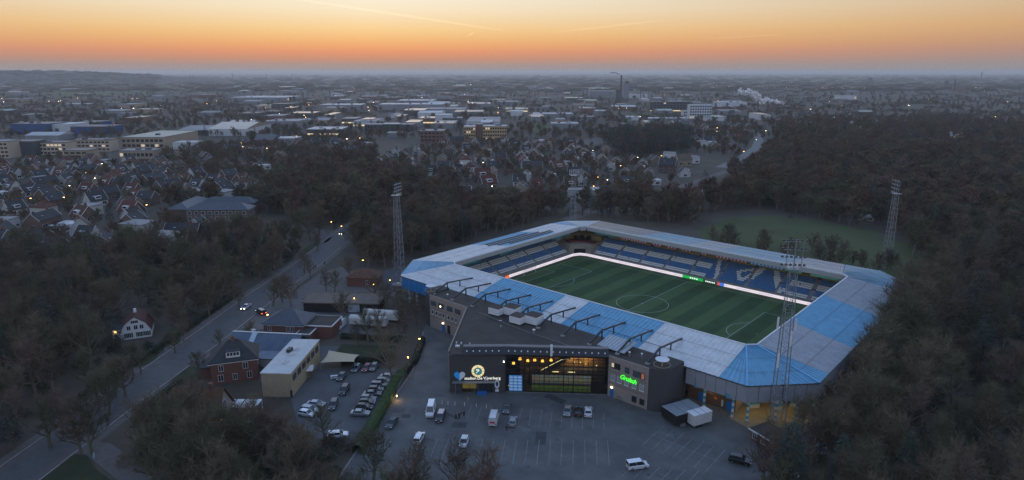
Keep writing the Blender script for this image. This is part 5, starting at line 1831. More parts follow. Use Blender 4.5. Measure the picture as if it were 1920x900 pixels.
# shed, sail, tables in the yard
q = G(575, 706)
t_ = thing('garden_shed', 'small timber shed with a pale roof in the yard', 'shed', (q.x, q.y, 0), .9)
MB().box(-1.6, 1.6, -1.3, 1.3, 0, 2.2).build('wall', woodw, t_)
MB().prism([(-1.9, -1.6), (1.9, -1.6), (1.9, 1.6), (-1.9, 1.6)], [2.2, 2.2, 2.5, 2.5], [2.32, 2.32, 2.62, 2.62]).build('roof', white, t_)
MB().box(.2, 1.1, -1.36, -1.3, 0, 1.9).build('door', darkc, t_)
q = G(640, 688)
t_ = thing('shade_sail', 'beige cloth shade sail stretched over the yard', 'shade sail', (q.x, q.y, 0), .6)
b = MB()
n = 8
P4 = [Vector((-4.5, -3.4, 2.6)), Vector((5.0, -2.8, 3.2)), Vector((4.2, 3.2, 2.5)), Vector((-4.6, 2.8, 3.5))]
vs = []
for i in range(n+1):
    for j in range(n+1):
        u, v = i/n, j/n
        p = P4[0]*(1-u)*(1-v)+P4[1]*u*(1-v)+P4[2]*u*v+P4[3]*(1-u)*v
        c_ = Vector((0, 0, 2.95))
        k = .22*(math.sin(PI*u)*(1-abs(2*v-1)**0) + (4*u*(1-u))*(1 if v in (0, 1) else 0)*.6+(4*v*(1-v))*(1 if u in (0, 1) else 0)*.6)
        p = p.lerp(c_, k*.7)
        vs.append(tuple(p))
b.add(vs, [(i*(n+1)+j, (i+1)*(n+1)+j, (i+1)*(n+1)+j+1, i*(n+1)+j+1) for i in range(n) for j in range(n)])
b.build('cloth', M('sail_cloth', (.45, .37, .25), .85, .08), t_)
for p in P4:
    MB().tube((p.x*1.05, p.y*1.05, 0), (p.x, p.y, p.z), .06, n=6).build('pole', steel, t_)
q = G(627, 709)
t_ = thing('picnic_table', 'white picnic table in the yard below the shade sail', 'table', (q.x, q.y, 0), .9)
MB().box(-1, 1, -.4, .4, .7, .76).build('table_top', white, t_)
for s_ in (-1, 1):
    MB().box(-1, 1, s_*.75-.14, s_*.75+.14, .42, .47).build('bench', white, t_)
    MB().bar((s_*.7, -.8, 0), (s_*.7, .0, .69), .07, .09).bar((s_*.7, .8, 0), (s_*.7, 0.0, .69), .07, .09).build('leg', white, t_)
q = G(535, 712)
t_ = thing('fence', 'dark timber fence around the yard corner', 'fence', (q.x+6, q.y-5.2, 0), .25)
for k in range(30):
    MB().box(-5+k*.33, -5+k*.33+.3, -.03, .03, 0, 2.0).build('plank', M('fence_dark', (.03, .028, .028), .85, .2), t_)
# hut with flat roof at the right edge of the car park
q = G(1453, 838)
t_ = thing('ticket_hut', 'low brick hut with a pale roof edge under the trees', 'hut', (q.x, q.y, 0), -.35)
MB().box(-4.5, 4.5, -2.5, 2.5, 0, 2.7).build('wall', brick_r, t_)
MB().box(-5, 5, -3, 3, 2.71, 2.95).build('roof', bitumen, t_)
MB().box(-5.05, 5.05, -3.08, -3.0, 2.66, 2.98).build('roof_edge', trimw, t_)
for x in (-3.6, -1.2, 1.2, 3.2):
    pane_on(t_, 'y-', x, .8, 1.0, 1.4, 9, 5, glassb)
for (px, py, lab) in ((1535, 845, 'pale blue tarpaulin tent among the right hand trees'), (1568, 857, 'small white tent beside the pale blue one')):
    q = G(px, py)
    t_ = thing('tent', lab, 'tent', (q.x, q.y, 0), .5)
    s_ = .75 if 'blue' in lab and 'beside' not in lab else .45
    b = MB()
    b.add([(-2*s_, -1.8*s_, 0), (2*s_, -1.8*s_, 0), (2*s_, 1.8*s_, 0), (-2*s_, 1.8*s_, 0), (-1.8*s_, -1.6*s_, 1.9*s_), (1.8*s_, -1.6*s_, 1.9*s_), (1.8*s_, 1.6*s_, 1.9*s_), (-1.8*s_, 1.6*s_, 1.9*s_), (-1.4*s_, 0, 2.8*s_), (1.4*s_, 0, 2.8*s_)],
          [(0, 1, 5, 4), (1, 2, 6, 5), (2, 3, 7, 6), (3, 0, 4, 7), (4, 5, 9, 8), (6, 7, 8, 9), (5, 6, 9), (7, 4, 8)])
    b.build('canvas', M('tarpaulin', (.16, .22, .27), .6, .1), t_)
    MB().box(-.5*s_, .5*s_, -1.86*s_, -1.82*s_, 0, 1.6*s_).build('flap', white, t_)
# banners by the left round tower
for k, (px, py) in enumerate(((803, 607), (806, 600))):
    q = G(px, py)
    t_ = thing('banner_flag', ['tall pale banner by the left tower, front one', 'tall pale banner by the left tower, rear one'][k], 'banner', (q.x, q.y, 0), .5)
    MB().tube((0, 0, 0), (0, 0, 5.2), .05, n=6).build('pole', steel, t_)
    MB().box(.06, 1.0, -.02, .02, 1.6, 5.1).build('cloth', M('banner_cloth', (.4, .42, .46), .7, .1), t_)
# name board on a post by the side path
q = G(178, 864)
t_ = thing('path_sign', 'small pale blue sign board beside the side path', 'sign', (q.x, q.y, 0), -.6)
MB().box(-.45, .45, -.03, .03, .8, 1.9).build('board', M('sign_pale', (.35, .5, .56), .5, .05), t_)
for x in (-.35, .35):
    MB().tube((x, 0, 0), (x, 0, .8), .03, n=5).build('post', steel, t_)

# row of short white bollards before the entrance
for k, (px, py) in enumerate(((829, 758), (840, 759), (853, 760), (871, 761), (893, 763), (912, 765))):
    q = G(px, py)
    t_ = thing('bollard', 'short white bollard, %s of the row before the entrance' % ('first second third fourth fifth sixth'.split()[k]), 'bollard', (q.x, q.y, .01), 0, 'bollards before the entrance')
    MB().tube((0, 0, 0), (0, 0, .95), .09, n=8).build('post', white, t_)
    MB().tube((0, 0, .7), (0, 0, .82), .095, n=8).build('red_band', M('bollard_red', (.3, .03, .03), .5, .1), t_)
# kerb along the open edges of the car park
for a, b_ in zip(LOT[1:10], LOT[2:11]):
    struct(MB().bar((a[0], a[1], .06), (b_[0], b_[1], .06), .3, .12).build('kerb', concrete), 'kerb at the edge of the car park')

# ------------------------------------------------------------------ far buildings
roofs = {'w': M('far_roof_white', (.36, .37, .38), .55, .25, .03, spec=.4), 'g': M('far_roof_grey', (.17, .175, .19), .6, .25, .03, spec=.4), 'd': M('far_roof_dark', (.07, .07, .075), .5, .2, .03), 't': M('far_roof_tan', (.24, .2, .155), .35, .25, .03, spec=.5), 'v': M('far_roof_green', (.17, .2, .17), .45, .2, .03, spec=.5)}
walls = {'blue': M('far_wall_blue', (.025, .07, .2), .5, .1, .05), 'white': M('far_wall_white', (.5, .51, .53), .6, .1, .05), 'cream': M('far_wall_cream', (.42, .35, .27), .7, .1, .05), 'grey': M('far_wall_grey', (.2, .21, .23), .7, .15, .05), 'dark': M('far_wall_dark', (.05, .06, .07), .4, .15, .05, spec=.5), 'brick': M('far_wall_brick', (.17, .095, .075), .8, .15, .05), 'ochre': M('far_wall_ochre', (.4, .29, .15), .7, .1, .05), 'tan': M('far_wall_tan', (.3, .24, .18), .7, .1, .05), 'green': M('far_wall_green', (.05, .12, .1), .6, .15, .05)}
FOOT = []
def block(label, x0, x1, yb, yt, depth, wall, roof, rows=0, cols=0, lit=0., cat='building', gable=0., name='factory_hall', group=None, strip_lit=False, band=False, zmin=4.):
    A, B = G(x0, yb), G(x1, yb)
    mid = (A+B)/2
    h = max(zmin, HT(mid.x, mid.y, yt))
    w = (B-A).length
    a = math.atan2((B-A).y, (B-A).x)
    t_ = thing(name, label, cat, (mid.x, mid.y, 0), a, group)
    away = Vector((mid.x-CP.x, mid.y-CP.y)).normalized()
    FOOT.append((mid.x+away.x*depth/2, mid.y+away.y*depth/2, max(w, depth)/2))
    MB().box(-w/2, w/2, 0, depth, 0, h).build('wall', walls[wall], t_)
    if gable:
        b = MB()
        b.add([(-w/2-.5, -.5, h+.02), (w/2+.5, -.5, h+.02), (w/2+.5, depth+.5, h+.02), (-w/2-.5, depth+.5, h+.02), (-w/2-.5, depth/2, h+gable), (w/2+.5, depth/2, h+gable)],
              [(0, 1, 5, 4), (2, 3, 4, 5), (1, 2, 5), (3, 0, 4), (3, 2, 1, 0)])
        b.build('roof', roofs[roof], t_)
    else:
        MB().box(-w/2-.3, w/2+.3, -.3, depth+.3, h+.02, h+.6).build('roof', roofs[roof], t_)
        if w > 25:
            for k in range(R.randint(1, 3)):
                u = R.uniform(-.4, .4)*w
                MB().box(u-2, u+2, depth*.3, depth*.3+3, h+.61, h+R.uniform(1.5, 3)).build('roof_plant', roofs[R.choice('wgd')], t_)
    if rows:
        fh = h/(rows+.25)
        cwid = w/cols
        me_d = MB().box(-cwid*.36, cwid*.36, -.12, -.02, 0, fh*.5).mesh('window', glass)
        me_l = MB().box(-cwid*.36, cwid*.36, -.12, -.02, 0, fh*.5).mesh('window', winlit2 if cat != 'x' else winlit)
        for r_ in range(rows):
            for c in range(cols):
                ob('window', me_l if R.random() < lit else me_d, t_, (-w/2+cwid*(c+.5), 0, fh*(r_+.4)))
    if strip_lit:
        MB().box(-w/2+1, w/2-1, -.3, -.02, .8, 2.6).build('lit_shopfront', M('shopfront_lit', (1, .8, .5), .5, .1, emit=(1, .72, .35), estr=.8), t_)
    return t_
block('long dark blue hall left of the white hall', 22, 92, 250, 233, 40, 'blue', 'd')
block('white hall between the two dark blue halls', 91.5, 134, 249, 234, 40, 'white', 'w')
block('lower dark blue hall right of the white hall', 134, 205, 251, 238, 34, 'blue', 'd')
block('small dark blue hall behind the white hall', 143, 180, 240, 230, 40, 'blue', 'd')
block('pale vaulted sports hall behind the cream offices', 48, 112, 264, 254, 30, 'grey', 'w', gable=3)
block('cream office with three rows of partly lit windows', 68, 126, 291, 268, 16, 'cream', 'd', 3, 8, .18, 'office', name='office_block')
block('second cream office with a lit end window', 139, 207, 284, 263, 16, 'cream', 'd', 3, 9, .15, 'office', name='office_block')
block('cream office cut by the left picture edge', -40, 18, 297, 266, 18, 'cream', 'g', 4, 8, .05, 'office', name='office_block')
block('dark glazed office between the cream ones', 23, 67, 293, 266, 18, 'dark', 'd', 0, 0, 0, 'office', name='office_block')
block('brown brick block with two rows of windows', 122, 166, 304, 283, 18, 'tan', 'd', 3, 4, 0, 'office', name='office_block')
block('broad hall with green grey roof and window bands', 230, 308, 279, 258, 80, 'tan', 'v', 2, 9, .08)
block('zigzag roofed workshop before the green roofed hall', 225, 288, 298, 283, 16, 'tan', 'g', 1, 8, .1)
block('large white hall with a shallow brown roof', 392, 463, 255, 242, 90, 'white', 't', gable=6)
block('dark hall joined to the white one with brown roof', 333, 391, 254, 244, 80, 'dark', 'g', gable=3)
block('pale flat building before the dark hall', 325, 366, 281, 268, 18, 'white', 'w')
block('long hall with a brightly shining roof far off', 433, 540, 190, 183, 130, 'grey', 'w')
block('cream shed beside the dark glass showroom', 480, 509, 203, 198, 40, 'cream', 't')
block('dark glass showroom with a lit corner', 509, 546, 203, 195, 40, 'dark', 'd')
block('grey works with low roof behind the bare trees', 497, 560, 242, 228, 50, 'grey', 'g')
block('showroom with yellow lit windows and pale canopies', 575, 640, 254, 243, 40, 'dark', 'w', strip_lit=True)
block('white roofed hall beside the round dark roof', 515, 556, 273, 260, 22, 'grey', 'w')
block('dark round roofed house before the white roofed hall', 478, 514, 274, 262, 24, 'brick', 'd', gable=5)
block('long pale hall left of the avenue', 600, 676, 206, 197, 60, 'grey', 'w')
block('hall with yellow green lit glazing left of the avenue', 640, 668, 232, 223, 40, 'dark', 'g', strip_lit=True)
block('pale hall with two bright roofs beyond the avenue', 745, 812, 196, 189, 80, 'grey', 'w')
block('long low hall with a white roof edge', 710, 830, 206, 196, 60, 'grey', 'w')
block('hall with a bright ribbed roof', 757, 795, 216, 207, 60, 'dark', 't')
block('long grey hall right of the bright ribbed roof', 795, 872, 212, 205, 60, 'grey', 'g')
block('hall with pinkish roof and orange lit walls', 786, 816, 232, 222, 40, 'brick', 't', strip_lit=True)
block('white box building with dark neighbours', 816, 846, 234, 216, 30, 'white', 'w')
block('dark grey box building beside the white one', 830, 866, 236, 222, 30, 'dark', 'g')
block('broad hall with grey roof behind the yellow office', 874, 936, 238, 229, 110, 'white', 'g')
block('long hall with pale roof behind the ring road', 852, 905, 217, 210, 60, 'grey', 't')
block('dark green glazed building with striped front', 718, 749, 247, 233, 20, 'green', 'w', 3, 8, 0)
block('dark building left of the green striped one', 684, 718, 247, 234, 20, 'dark', 'g', 2, 6, .1)
block('dark building right of the green striped one', 749, 776, 246, 234, 20, 'dark', 'g')
block('low hall with a blue grey roof before the striped building', 726, 752, 258, 250, 20, 'grey', 'g')
block('brick block with a dark green corner', 788, 832, 267, 246, 24, 'brick', 'g', 3, 6, 0)
block('yellow ochre office with a lit left corner', 870, 891.5, 264, 238, 18, 'ochre', 'w', 4, 5, .1, 'office', name='office_block')
block('dark stair block between the two ochre offices', 892, 905, 263, 234, 20, 'brick', 'd', 0, 0, 0, 'office', name='office_block')
block('yellow ochre office with four rows of square windows', 905.5, 950, 264, 237, 18, 'ochre', 'w', 4, 10, .06, 'office', name='office_block')
block('pale process plant beside the grey tower', 1105, 1153, 184, 171, 40, 'grey', 'w')
block('tall pale industrial tower with a dark head', 1168, 1179, 188, 157, 18, 'grey', 'd', name='industrial_tower', cat='tower')
block('dark process block before the pale tower', 1154, 1164.5, 192, 168, 20, 'dark', 'd', name='industrial_tower', cat='tower')
block('narrow head house on top of the industrial tower line', 1171, 1178, 186, 152.5, 10, 'dark', 'd', name='industrial_tower', cat='tower')
block('low white store right of the pale tower', 1183, 1214, 184, 177, 40, 'white', 'w')
block('long dark glass office with a lit ground floor', 1218, 1292, 209, 191, 24, 'dark', 'd', 4, 12, .02, 'office', name='office_block', strip_lit=True)
block('white six storey office with rows of dark windows', 1292.5, 1333, 223, 197, 18, 'white', 'w', 5, 9, .05, 'office', name='office_block')
block('small white annex beside the six storey office', 1281, 1292, 219, 208, 16, 'white', 'w', 2, 3, 0, 'office', name='office_block')
block('low white hall before the green strip', 1165, 1203, 226, 220, 30, 'white', 'w')
block('long flat white hall in front of the white office', 1213, 1290, 227, 223, 26, 'grey', 'w')
block('white hall beside the steam plume', 1348, 1400, 199, 192, 50, 'white', 'w')
block('flat pale school behind the right hand wood', 1580, 1640, 249, 240, 26, 'cream', 't', 1, 14, .12)
block('second pale school wing right of the first', 1625, 1665, 250, 242, 22, 'cream', 'g', 1, 9, .1)
block('long white roofed shed above the right hand wood', 1617, 1696, 279, 274, 30, 'grey', 'w')
block('white office far right of the steam plume', 1576, 1606, 187, 179, 40, 'white', 'g')
block('brightly lit low building at the far right', 1787, 1812, 259, 250, 14, 'white', 'w', strip_lit=True)
block('pale flat pavilion left of the lit building', 1728, 1762, 252, 245, 16, 'white', 'w')
block('small flat roofed white hall near the ring road', 1034, 1085, 243, 232, 24, 'grey', 'w')
block('grey hall above the housing beyond the ring road', 1000, 1075, 220, 214, 40, 'grey', 'w')
block('pair of long pale halls beyond the ring road', 948, 990, 210, 205, 60, 'grey', 't', strip_lit=True)

# scattered works and sheds of the industrial estate
nf = 0
for k in range(260):
    if nf >= 150:
        break
    py = 158+(245-158)*R.random()**1.25
    px = R.choice((R.uniform(-60, 1980), R.gauss(820, 330)))
    if px > 1450 and R.random() < .6:
        continue
    dist = 80/((py-134)/FPX)
    w_px = R.uniform(10, 46)*(1.0 if py > 180 else .7)
    c = G(px, py)
    if any((c.x-f[0])**2+(c.y-f[1])**2 < (f[2]+25)**2 for f in FOOT):
        continue
    hm = R.uniform(5, 9)
    yt = PR((c.x, c.y, hm))[1]
    rf = R.choice('wggtdvdt')
    nmz = {'w': 'pale roof', 'g': 'grey roof', 't': 'tan roof', 'd': 'dark roof', 'v': 'dull green roof'}[rf]
    zone = 'left' if px < 640 else ('central' if px < 1280 else 'right')
    block('low works building with %s in the %s part of the hazy industrial estate' % (nmz, zone), px-w_px/2, px+w_px/2, py, yt, R.uniform(20, 70), R.choice(('grey', 'white', 'dark', 'tan', 'brick', 'grey')), rf, gable=R.choice((0, 0, 2.5)), group='low works buildings of the industrial estate', strip_lit=R.random() < .05)
    nf += 1

# chimneys, church, silhouettes
def chimney(label, px, yb, yt, r0, r1, mat):
    q = G(px, yb)
    h = HT(q.x, q.y, yt)
    t_ = thing('factory_chimney', label, 'chimney', (q.x, q.y, 0))
    MB().tube((0, 0, 0), (0, 0, h*.93), r0, r1, n=14).build('shaft', mat, t_)
    MB().tube((0, 0, h*.93), (0, 0, h), r1*1.12, r1*1.12, n=14).build('crown', walls['dark'], t_)
    return q, h
chq, chh = chimney('tall dark factory chimney trailing smoke beside the pale tower', 1163.5, 187, 141, 3.0, 2.4, walls['dark'])
chimney('thin dark chimney right of the pale tower', 1201, 186, 163, 1.6, 1.2, walls['dark'])
q = G(1787, 172)
hh = HT(q.x, q.y, 145)
t_ = thing('church', 'distant church with a tall pointed spire', 'church', (q.x, q.y, 0), .5)
MB().box(-5, 5, -5, 5, 0, hh*.48).build('tower', walls['dark'], t_)
b = MB()
b.add([(-5, -5, hh*.48), (5, -5, hh*.48), (5, 5, hh*.48), (-5, 5, hh*.48), (0, 0, hh)], [(0, 1, 4), (1, 2, 4), (2, 3, 4), (3, 0, 4), (3, 2, 1, 0)])
b.build('spire', walls['dark'], t_)
MB().box(5.02, 38, -7, 7, 0, 12).build('nave', walls['brick'], t_)
b = MB()
b.add([(5.1, -8, 12.02), (38.5, -8, 12.02), (38.5, 8, 12.02), (5.1, 8, 12.02), (5.1, 0, 21), (38.5, 0, 21)], [(0, 1, 5, 4), (2, 3, 4, 5), (1, 2, 5), (3, 0, 4), (3, 2, 1, 0)])
b.build('nave_roof', roofs['d'], t_)
for (px, yb, yt, w, lab) in ((1630, 156, 145, 26, 'square tower block on the right horizon'), (1773, 165, 151, 14, 'slim tower left of the church spire'), (1839, 150, 134, 7, 'slender radio mast on the right horizon')):
    q = G(px, yb)
    h = HT(q.x, q.y, yt)
    t_ = thing('distant_tower', lab, 'tower', (q.x, q.y, 0), YAW+PI/2)
    MB().box(-w/2, w/2, -w/2, w/2, 0, h*.86).build('shaft', walls['dark'], t_)
    MB().box(-w/3, w/3, -w/3, w/3, h*.86, h).build('top', walls['dark'], t_)
for i, px in enumerate((253, 358, 363.5, 437, 500, 548, 690, 1010, 1362, 1664)):
    yb = (158, 156, 155, 150, 151, 150, 147, 146, 147, 147)[i]
    q = G(px, yb)
    t_ = thing('power_pylon', 'lattice power pylon, number %s from the left on the hazy horizon' % ('one two three four five six seven eight nine ten'.split()[i]), 'pylon', (q.x, q.y, 0), YAW+PI/2+.3)
    h = HT(q.x, q.y, yb-(15, 15, 15, 13, 12, 12, 9, 8, 9, 8)[i])
    k = h/48
    for sx_ in (-1, 1):
        for sy in (-1, 1):
            MB().tube((sx_*4*k, sy*4*k, 0), (sx_*.6*k, sy*.6*k, h), .7, .5, n=4).build('leg', walls['dark'], t_)
    b = MB()
    for j in range(7):
        z0, z1 = h*j/7, h*(j+1)/7
        w0, w1 = 4*k-(3.4*k)*j/7, 4*k-(3.4*k)*(j+1)/7
        for sx_ in (-1, 1):
            b.tube((-w0, sx_*w0, z0), (w1, sx_*w1, z1), .4, n=3).tube((w0, sx_*w0, z0), (-w1, sx_*w1, z1), .4, n=3)
    b.build('lattice', walls['dark'], t_)
    for z in (.72, .84, .95):
        MB().bar((-9*k, 0, h*z), (9*k, 0, h*z), .9, .9).build('cross_arm', walls['dark'], t_)

# ------------------------------------------------------------------ town houses
def house_proto(w, d, ze, hr, wallm, roofm, kind='gable', dormer=False):
    t_ = thing('town_house', 'house', 'house', (0, 0, -500))
    if kind == 'flat':
        MB().box(-w/2, w/2, -d/2, d/2, 0, ze).build('wall', wallm, t_)
        MB().box(-w/2-.3, w/2+.3, -d/2-.3, d/2+.3, ze+.01, ze+.35).build('roof', roofm, t_)
    elif kind == 'hip':
        MB().box(-w/2, w/2, -d/2, d/2, 0, ze).build('wall', wallm, t_)
        hip_roof(w, d, ze+.26, hr, .4).build('roof', roofm, t_)
    else:
        gable_walls(w, d, ze, hr).build('wall', wallm, t_)
        gable_roof(w, d, ze, hr, .35).build('roof', roofm, t_)
        for s_ in (-1, 1):
            for y0, y1 in ((-d/2-.4, 0), (d/2+.4, 0)):
                MB().bar((s_*(w/2+.38), y0, ze-.08), (s_*(w/2+.38), y1, ze+hr+.04), .1, .22).build('verge_board', trimw, t_)
    if kind != 'flat':
        MB().box(w*.22, w*.22+.8, -.4, .4, ze+hr*.7, ze+hr+1.1).build('chimney', brick_r, t_)
        MB().bar((-w*.2-.5, -d*.25, ze+hr*.52), (-w*.2+.5, -d*.25, ze+hr*.52), 1.2, .25).build('rooflight', M('rooflight_pale', (.5, .55, .6), .2, .1, spec=.8), t_)
    for u in (-w*.28, w*.28):
        for s_ in ('y-', 'y+'):
            pane_on(t_, s_, u, .9, w*.22, 1.5, w, d, glass, trimw, 1)
    pane_on(t_, 'x+', 0, .9, d*.3, 1.5, w, d, glass, trimw, 1)
    pane_on(t_, 'x-', 0, .9, d*.3, 1.5, w, d, glass, trimw, 1)
    if dormer:
        dm = MB().box(-1.6, 1.6, -d/2+.3, -.3, ze+.8, ze+2.5).build('dormer', trimw, t_)
        MB().box(-1.3, 1.3, -d/2+.24, -d/2+.3, ze+1.3, ze+2.3).build('dormer_window', glass, dm)
    return t_
PROT = [(house_proto(9, 8, 3.2, 4.6, wall_b, tile_r, dormer=True), 'brick house with a steep red tiled roof'),
        (house_proto(10, 8.5, 4.8, 4.0, wall_b, tile_d), 'brick house with a dark tiled roof'),
        (house_proto(9.5, 8, 3.2, 4.8, wall_w, tile_d, dormer=True), 'white rendered house with a dark roof'),
        (house_proto(11, 8, 4.6, 3.6, wall_t, tile_b), 'tan house with a brown tiled roof'),
        (house_proto(10, 9, 4.6, 3.4, wall_w, tile_r, 'hip'), 'white house with a hipped red roof'),
        (house_proto(12, 8, 3.4, 0, wall_w, roofs['w'], 'flat'), 'low white building with a flat pale roof'),
        (house_proto(16, 8, 4.8, 3.8, wall_b, tile_d), 'terrace of brick houses under one dark roof'),
        (house_proto(11, 9, 5.6, 0, wall_w, roofs['g'], 'flat'), 'white two storey villa with a flat grey roof')]
for t_, _ in PROT:
    KIDS[t_.name] = list(t_.children)
    for ch in t_.children:
        KIDS[ch.name] = list(ch.children)
HOUSES = []
def put_house(pi, x, y, rz, zone, label=None, sc=1.):
    if any((x-a)**2+(y-b)**2 < (r_+9)**2 for a, b, r_ in HOUSES):
        return False
    p, nm_ = PROT[pi]
    pq = PR((x, y, 4))
    row = 'nearer' if pq[1] > 335 else ('farther' if pq[1] < 290 else 'middle')
    sd = 'western' if pq[0] % 400 < 200 else 'eastern'
    copy_tree(p, (x, y, 0), rz, sc, label or '%s, %s rows, %s' % (nm_, row, zone), None if label else 'houses '+zone)
    HOUSES.append((x, y, 7*sc))
    return True
# named ones first
NAMED = [(2, 153, 440, -.3, 1.15, 'white villa with a low pitched roof at the left edge of the wood'), (7, 262, 442, .5, 1.2, 'white flat roofed villa, left of the pair behind the bare trees'), (7, 312, 470, .5, 1.35, 'white flat roofed villa, right and lower of the pair behind bare trees'),
         (0, 160, 415, .2, 1.2, 'big red roofed house with a white gable dormer in the left town'), (0, 248, 405, .4, 1.15, 'red roofed house with two white gables left of the school'), (2, 180, 385, 1.8, 1.1, 'house with a tall white pointed gable above red roofs'),
         (0, 905, 340, .9, 1.3, 'red roofed house with white verges in the central housing'), (0, 915, 352, 1.1, 1.2, 'white walled house below the red roofed one with white verges'), (7, 1255, 297, .4, 1.0, 'white modern house with a slanted tall wing'),
         (3, 1280, 310, .9, 1.2, 'tan gabled house right of the modern white one'), (1, 1252, 322, .3, 1.3, 'dark roofed house with solar panels below the modern white one'), (0, 1290, 392, .2, 1.6, 'red roofed farmhouse with white verges beside the lane'),
         (5, 1622, 412, .3, .7, 'small white shed at the meadow edge'), (5, 1655, 415, .3, .8, 'open fronted field shelter at the meadow edge'), (0, 1045, 322, 1.2, 1.2, 'red house with white framed gable right of the dark spruce'), (7, 1068, 314, .2, .9, 'white flat house with tall pale chimney block')]
for pi, px, py, rz, sc, lab in NAMED:
    q = G(px, py)
    put_house(pi, q.x, q.y, rz, '', lab, sc)
# the school: U-shaped with slate roof
q = G(398, 408)
t_ = thing('school_building', 'brick school with broad slate roofs and white framed windows', 'school', (q.x, q.y, 0), .75)
HOUSES.append((q.x, q.y, 26))
for (cx, cy, w, d) in ((8, -6, 34, 11), (-14, 5, 11, 30), (6, 12, 30, 9)):
    a = MB().box(cx-w/2, cx+w/2, cy-d/2, cy+d/2, 0, 6.6).build('wing', wall_b, t_)
    rr = hip_roof(w, d, 6.85, 3.0, .6) if w > d else hip_roof(d, w, 6.85, 3.0, .6)
    o = rr.build('roof', tile_s, a, (cx, cy, 0), 0 if w > d else PI/2)
wm = MB().box(-.9, .9, -.08, .0, 0, 1.7).mesh('window', glassb)
wf = MB().box(-1.05, 1.05, -.05, -.002, -.12, 1.82).mesh('frame', trimw)
for k in range(9):
    for z in (1.2, 4.2):
        o = ob('window', wm, t_, (-7+k*3.7, -11.52, z))
        ob('frame', wf, o)
for k in range(3):
    for z in (1.2, 4.2):
        o = ob('window', wm, t_, (25.02, -9+k*3, z), PI/2)
        ob('frame', wf, o)
ZONES = [([(-20, 428), (120, 408), (300, 398), (430, 425), (340, 462), (200, 478), (0, 482)], 22, 'among the left villas'),
         ([(-20, 400), (-20, 318), (120, 300), (330, 312), (460, 345), (470, 372), (330, 380), (210, 410), (80, 420)], 74, 'left hand streets'),
         ([(850, 372), (690, 345), (700, 300), (860, 268), (1080, 268), (1170, 300), (1300, 305), (1300, 330), (1120, 385), (1060, 395), (960, 385)], 98, 'central housing'),
         ([(1280, 262), (1300, 236), (1410, 240), (1405, 262), (1370, 285), (1290, 285)], 20, 'beside the curving road'),
         ([(1500, 262), (1560, 236), (1800, 240), (1920, 262), (1920, 290), (1700, 275)], 20, 'beyond the right hand wood'),
         ([(1480, 215), (1920, 215), (1920, 238), (1500, 238)], 18, 'in the far right suburb'),
         ([(300, 300), (520, 262), (700, 262), (680, 300), (560, 312), (470, 330)], 22, 'left middle quarter')]
for pix, n, zone in ZONES:
    poly = [G(*p) for p in pix]
    xs, ys = [p.x for p in poly], [p.y for p in poly]
    got = tries = 0
    base = R.uniform(0, PI)
    while got < n and tries < n*40:
        tries += 1
        x, y = R.uniform(min(xs), max(xs)), R.uniform(min(ys), max(ys))
        if not inside(x, y, poly) or any((x-f[0])**2+(y-f[1])**2 < (f[2]+12)**2 for f in FOOT):
            continue
        got += put_house(R.choices(range(8), (4, 4, 3, 3, 1, 1, 3, 1))[0], x, y, base+R.choice((0, PI/2))+R.gauss(0, .12), zone)
for t_, _ in PROT:
    for ch in list(t_.children):
        for g_ in list(ch.children):
            bpy.data.objects.remove(g_)
        bpy.data.objects.remove(ch)
    bpy.data.objects.remove(t_)
KIDS.clear()

# ------------------------------------------------------------------ lamps
head_f = M('far_lamp', (1, .9, .7), .4, .05, emit=(1, .8, .5), estr=14)
head_s = M('far_lamp_orange', (1, .7, .3), .4, .05, emit=(1, .5, .14), estr=14)
def lamp(label, px, py, h, warm=True, far_=False, group=None, light=0):
    """px,py is the lit head in the photo"""
    q = G(px, py, h)
    t_ = thing('street_lamp', label, 'street lamp', (q.x, q.y, 0), R.uniform(0, 6), group)
    k = min(2.2, max(.8, (q-CP).length/700)) if far_ else .7
    MB().tube((0, 0, 0), (0, 0, h-.1), .07*k, .05*k, n=6).build('pole', steel, t_)
    MB().box(-.3*k, .5*k, -.16*k, .16*k, h-.1, h+.1*k).build('lamp_head', (head_s if warm else head_f) if far_ else (sodium if warm else ledw), t_)
    if light:
        li = bpy.data.objects.new('lamp_glow', bpy.data.lights.new('lamp_glow', 'POINT'))
        COL.objects.link(li)
        li.location = (0, 0, h-.3)
        li.data.energy = light
        li.data.color = (1, .6, .22)
        li.data.shadow_soft_size = .15
        li.parent = t_
NEARL = [(786, 635, 4, 'on the path by the fence, upper one'), (765, 670, 4, 'on the path by the fence, middle one'), (744, 742, 1.4, 'low at the hedge end beside the car park'), (717, 775, 1.2, 'low beside the dark green saloon'), (731, 525, 5, 'below the left floodlight mast'), (664, 559, 4, 'behind the pavilion, right one'), (701, 533, 4, 'beyond the pavilion'),
         (566, 594, 3.5, 'by the villa annex'), (502, 590, 3, 'near the road van'), (216, 623, 2, 'by the white gabled house'), (621, 416, 6, 'beside the road far bend'), (640, 424, 6, 'at the road end'), (680, 488, 5, 'by the lodge'), (1580, 776, 2.5, 'among trees right of the stadium corner')]
for px, py, h, where in NEARL:
    lamp('lit street lamp '+where, px, py, h, True, False, None, (110 if px > 480 else 20) if py > 500 else 0)
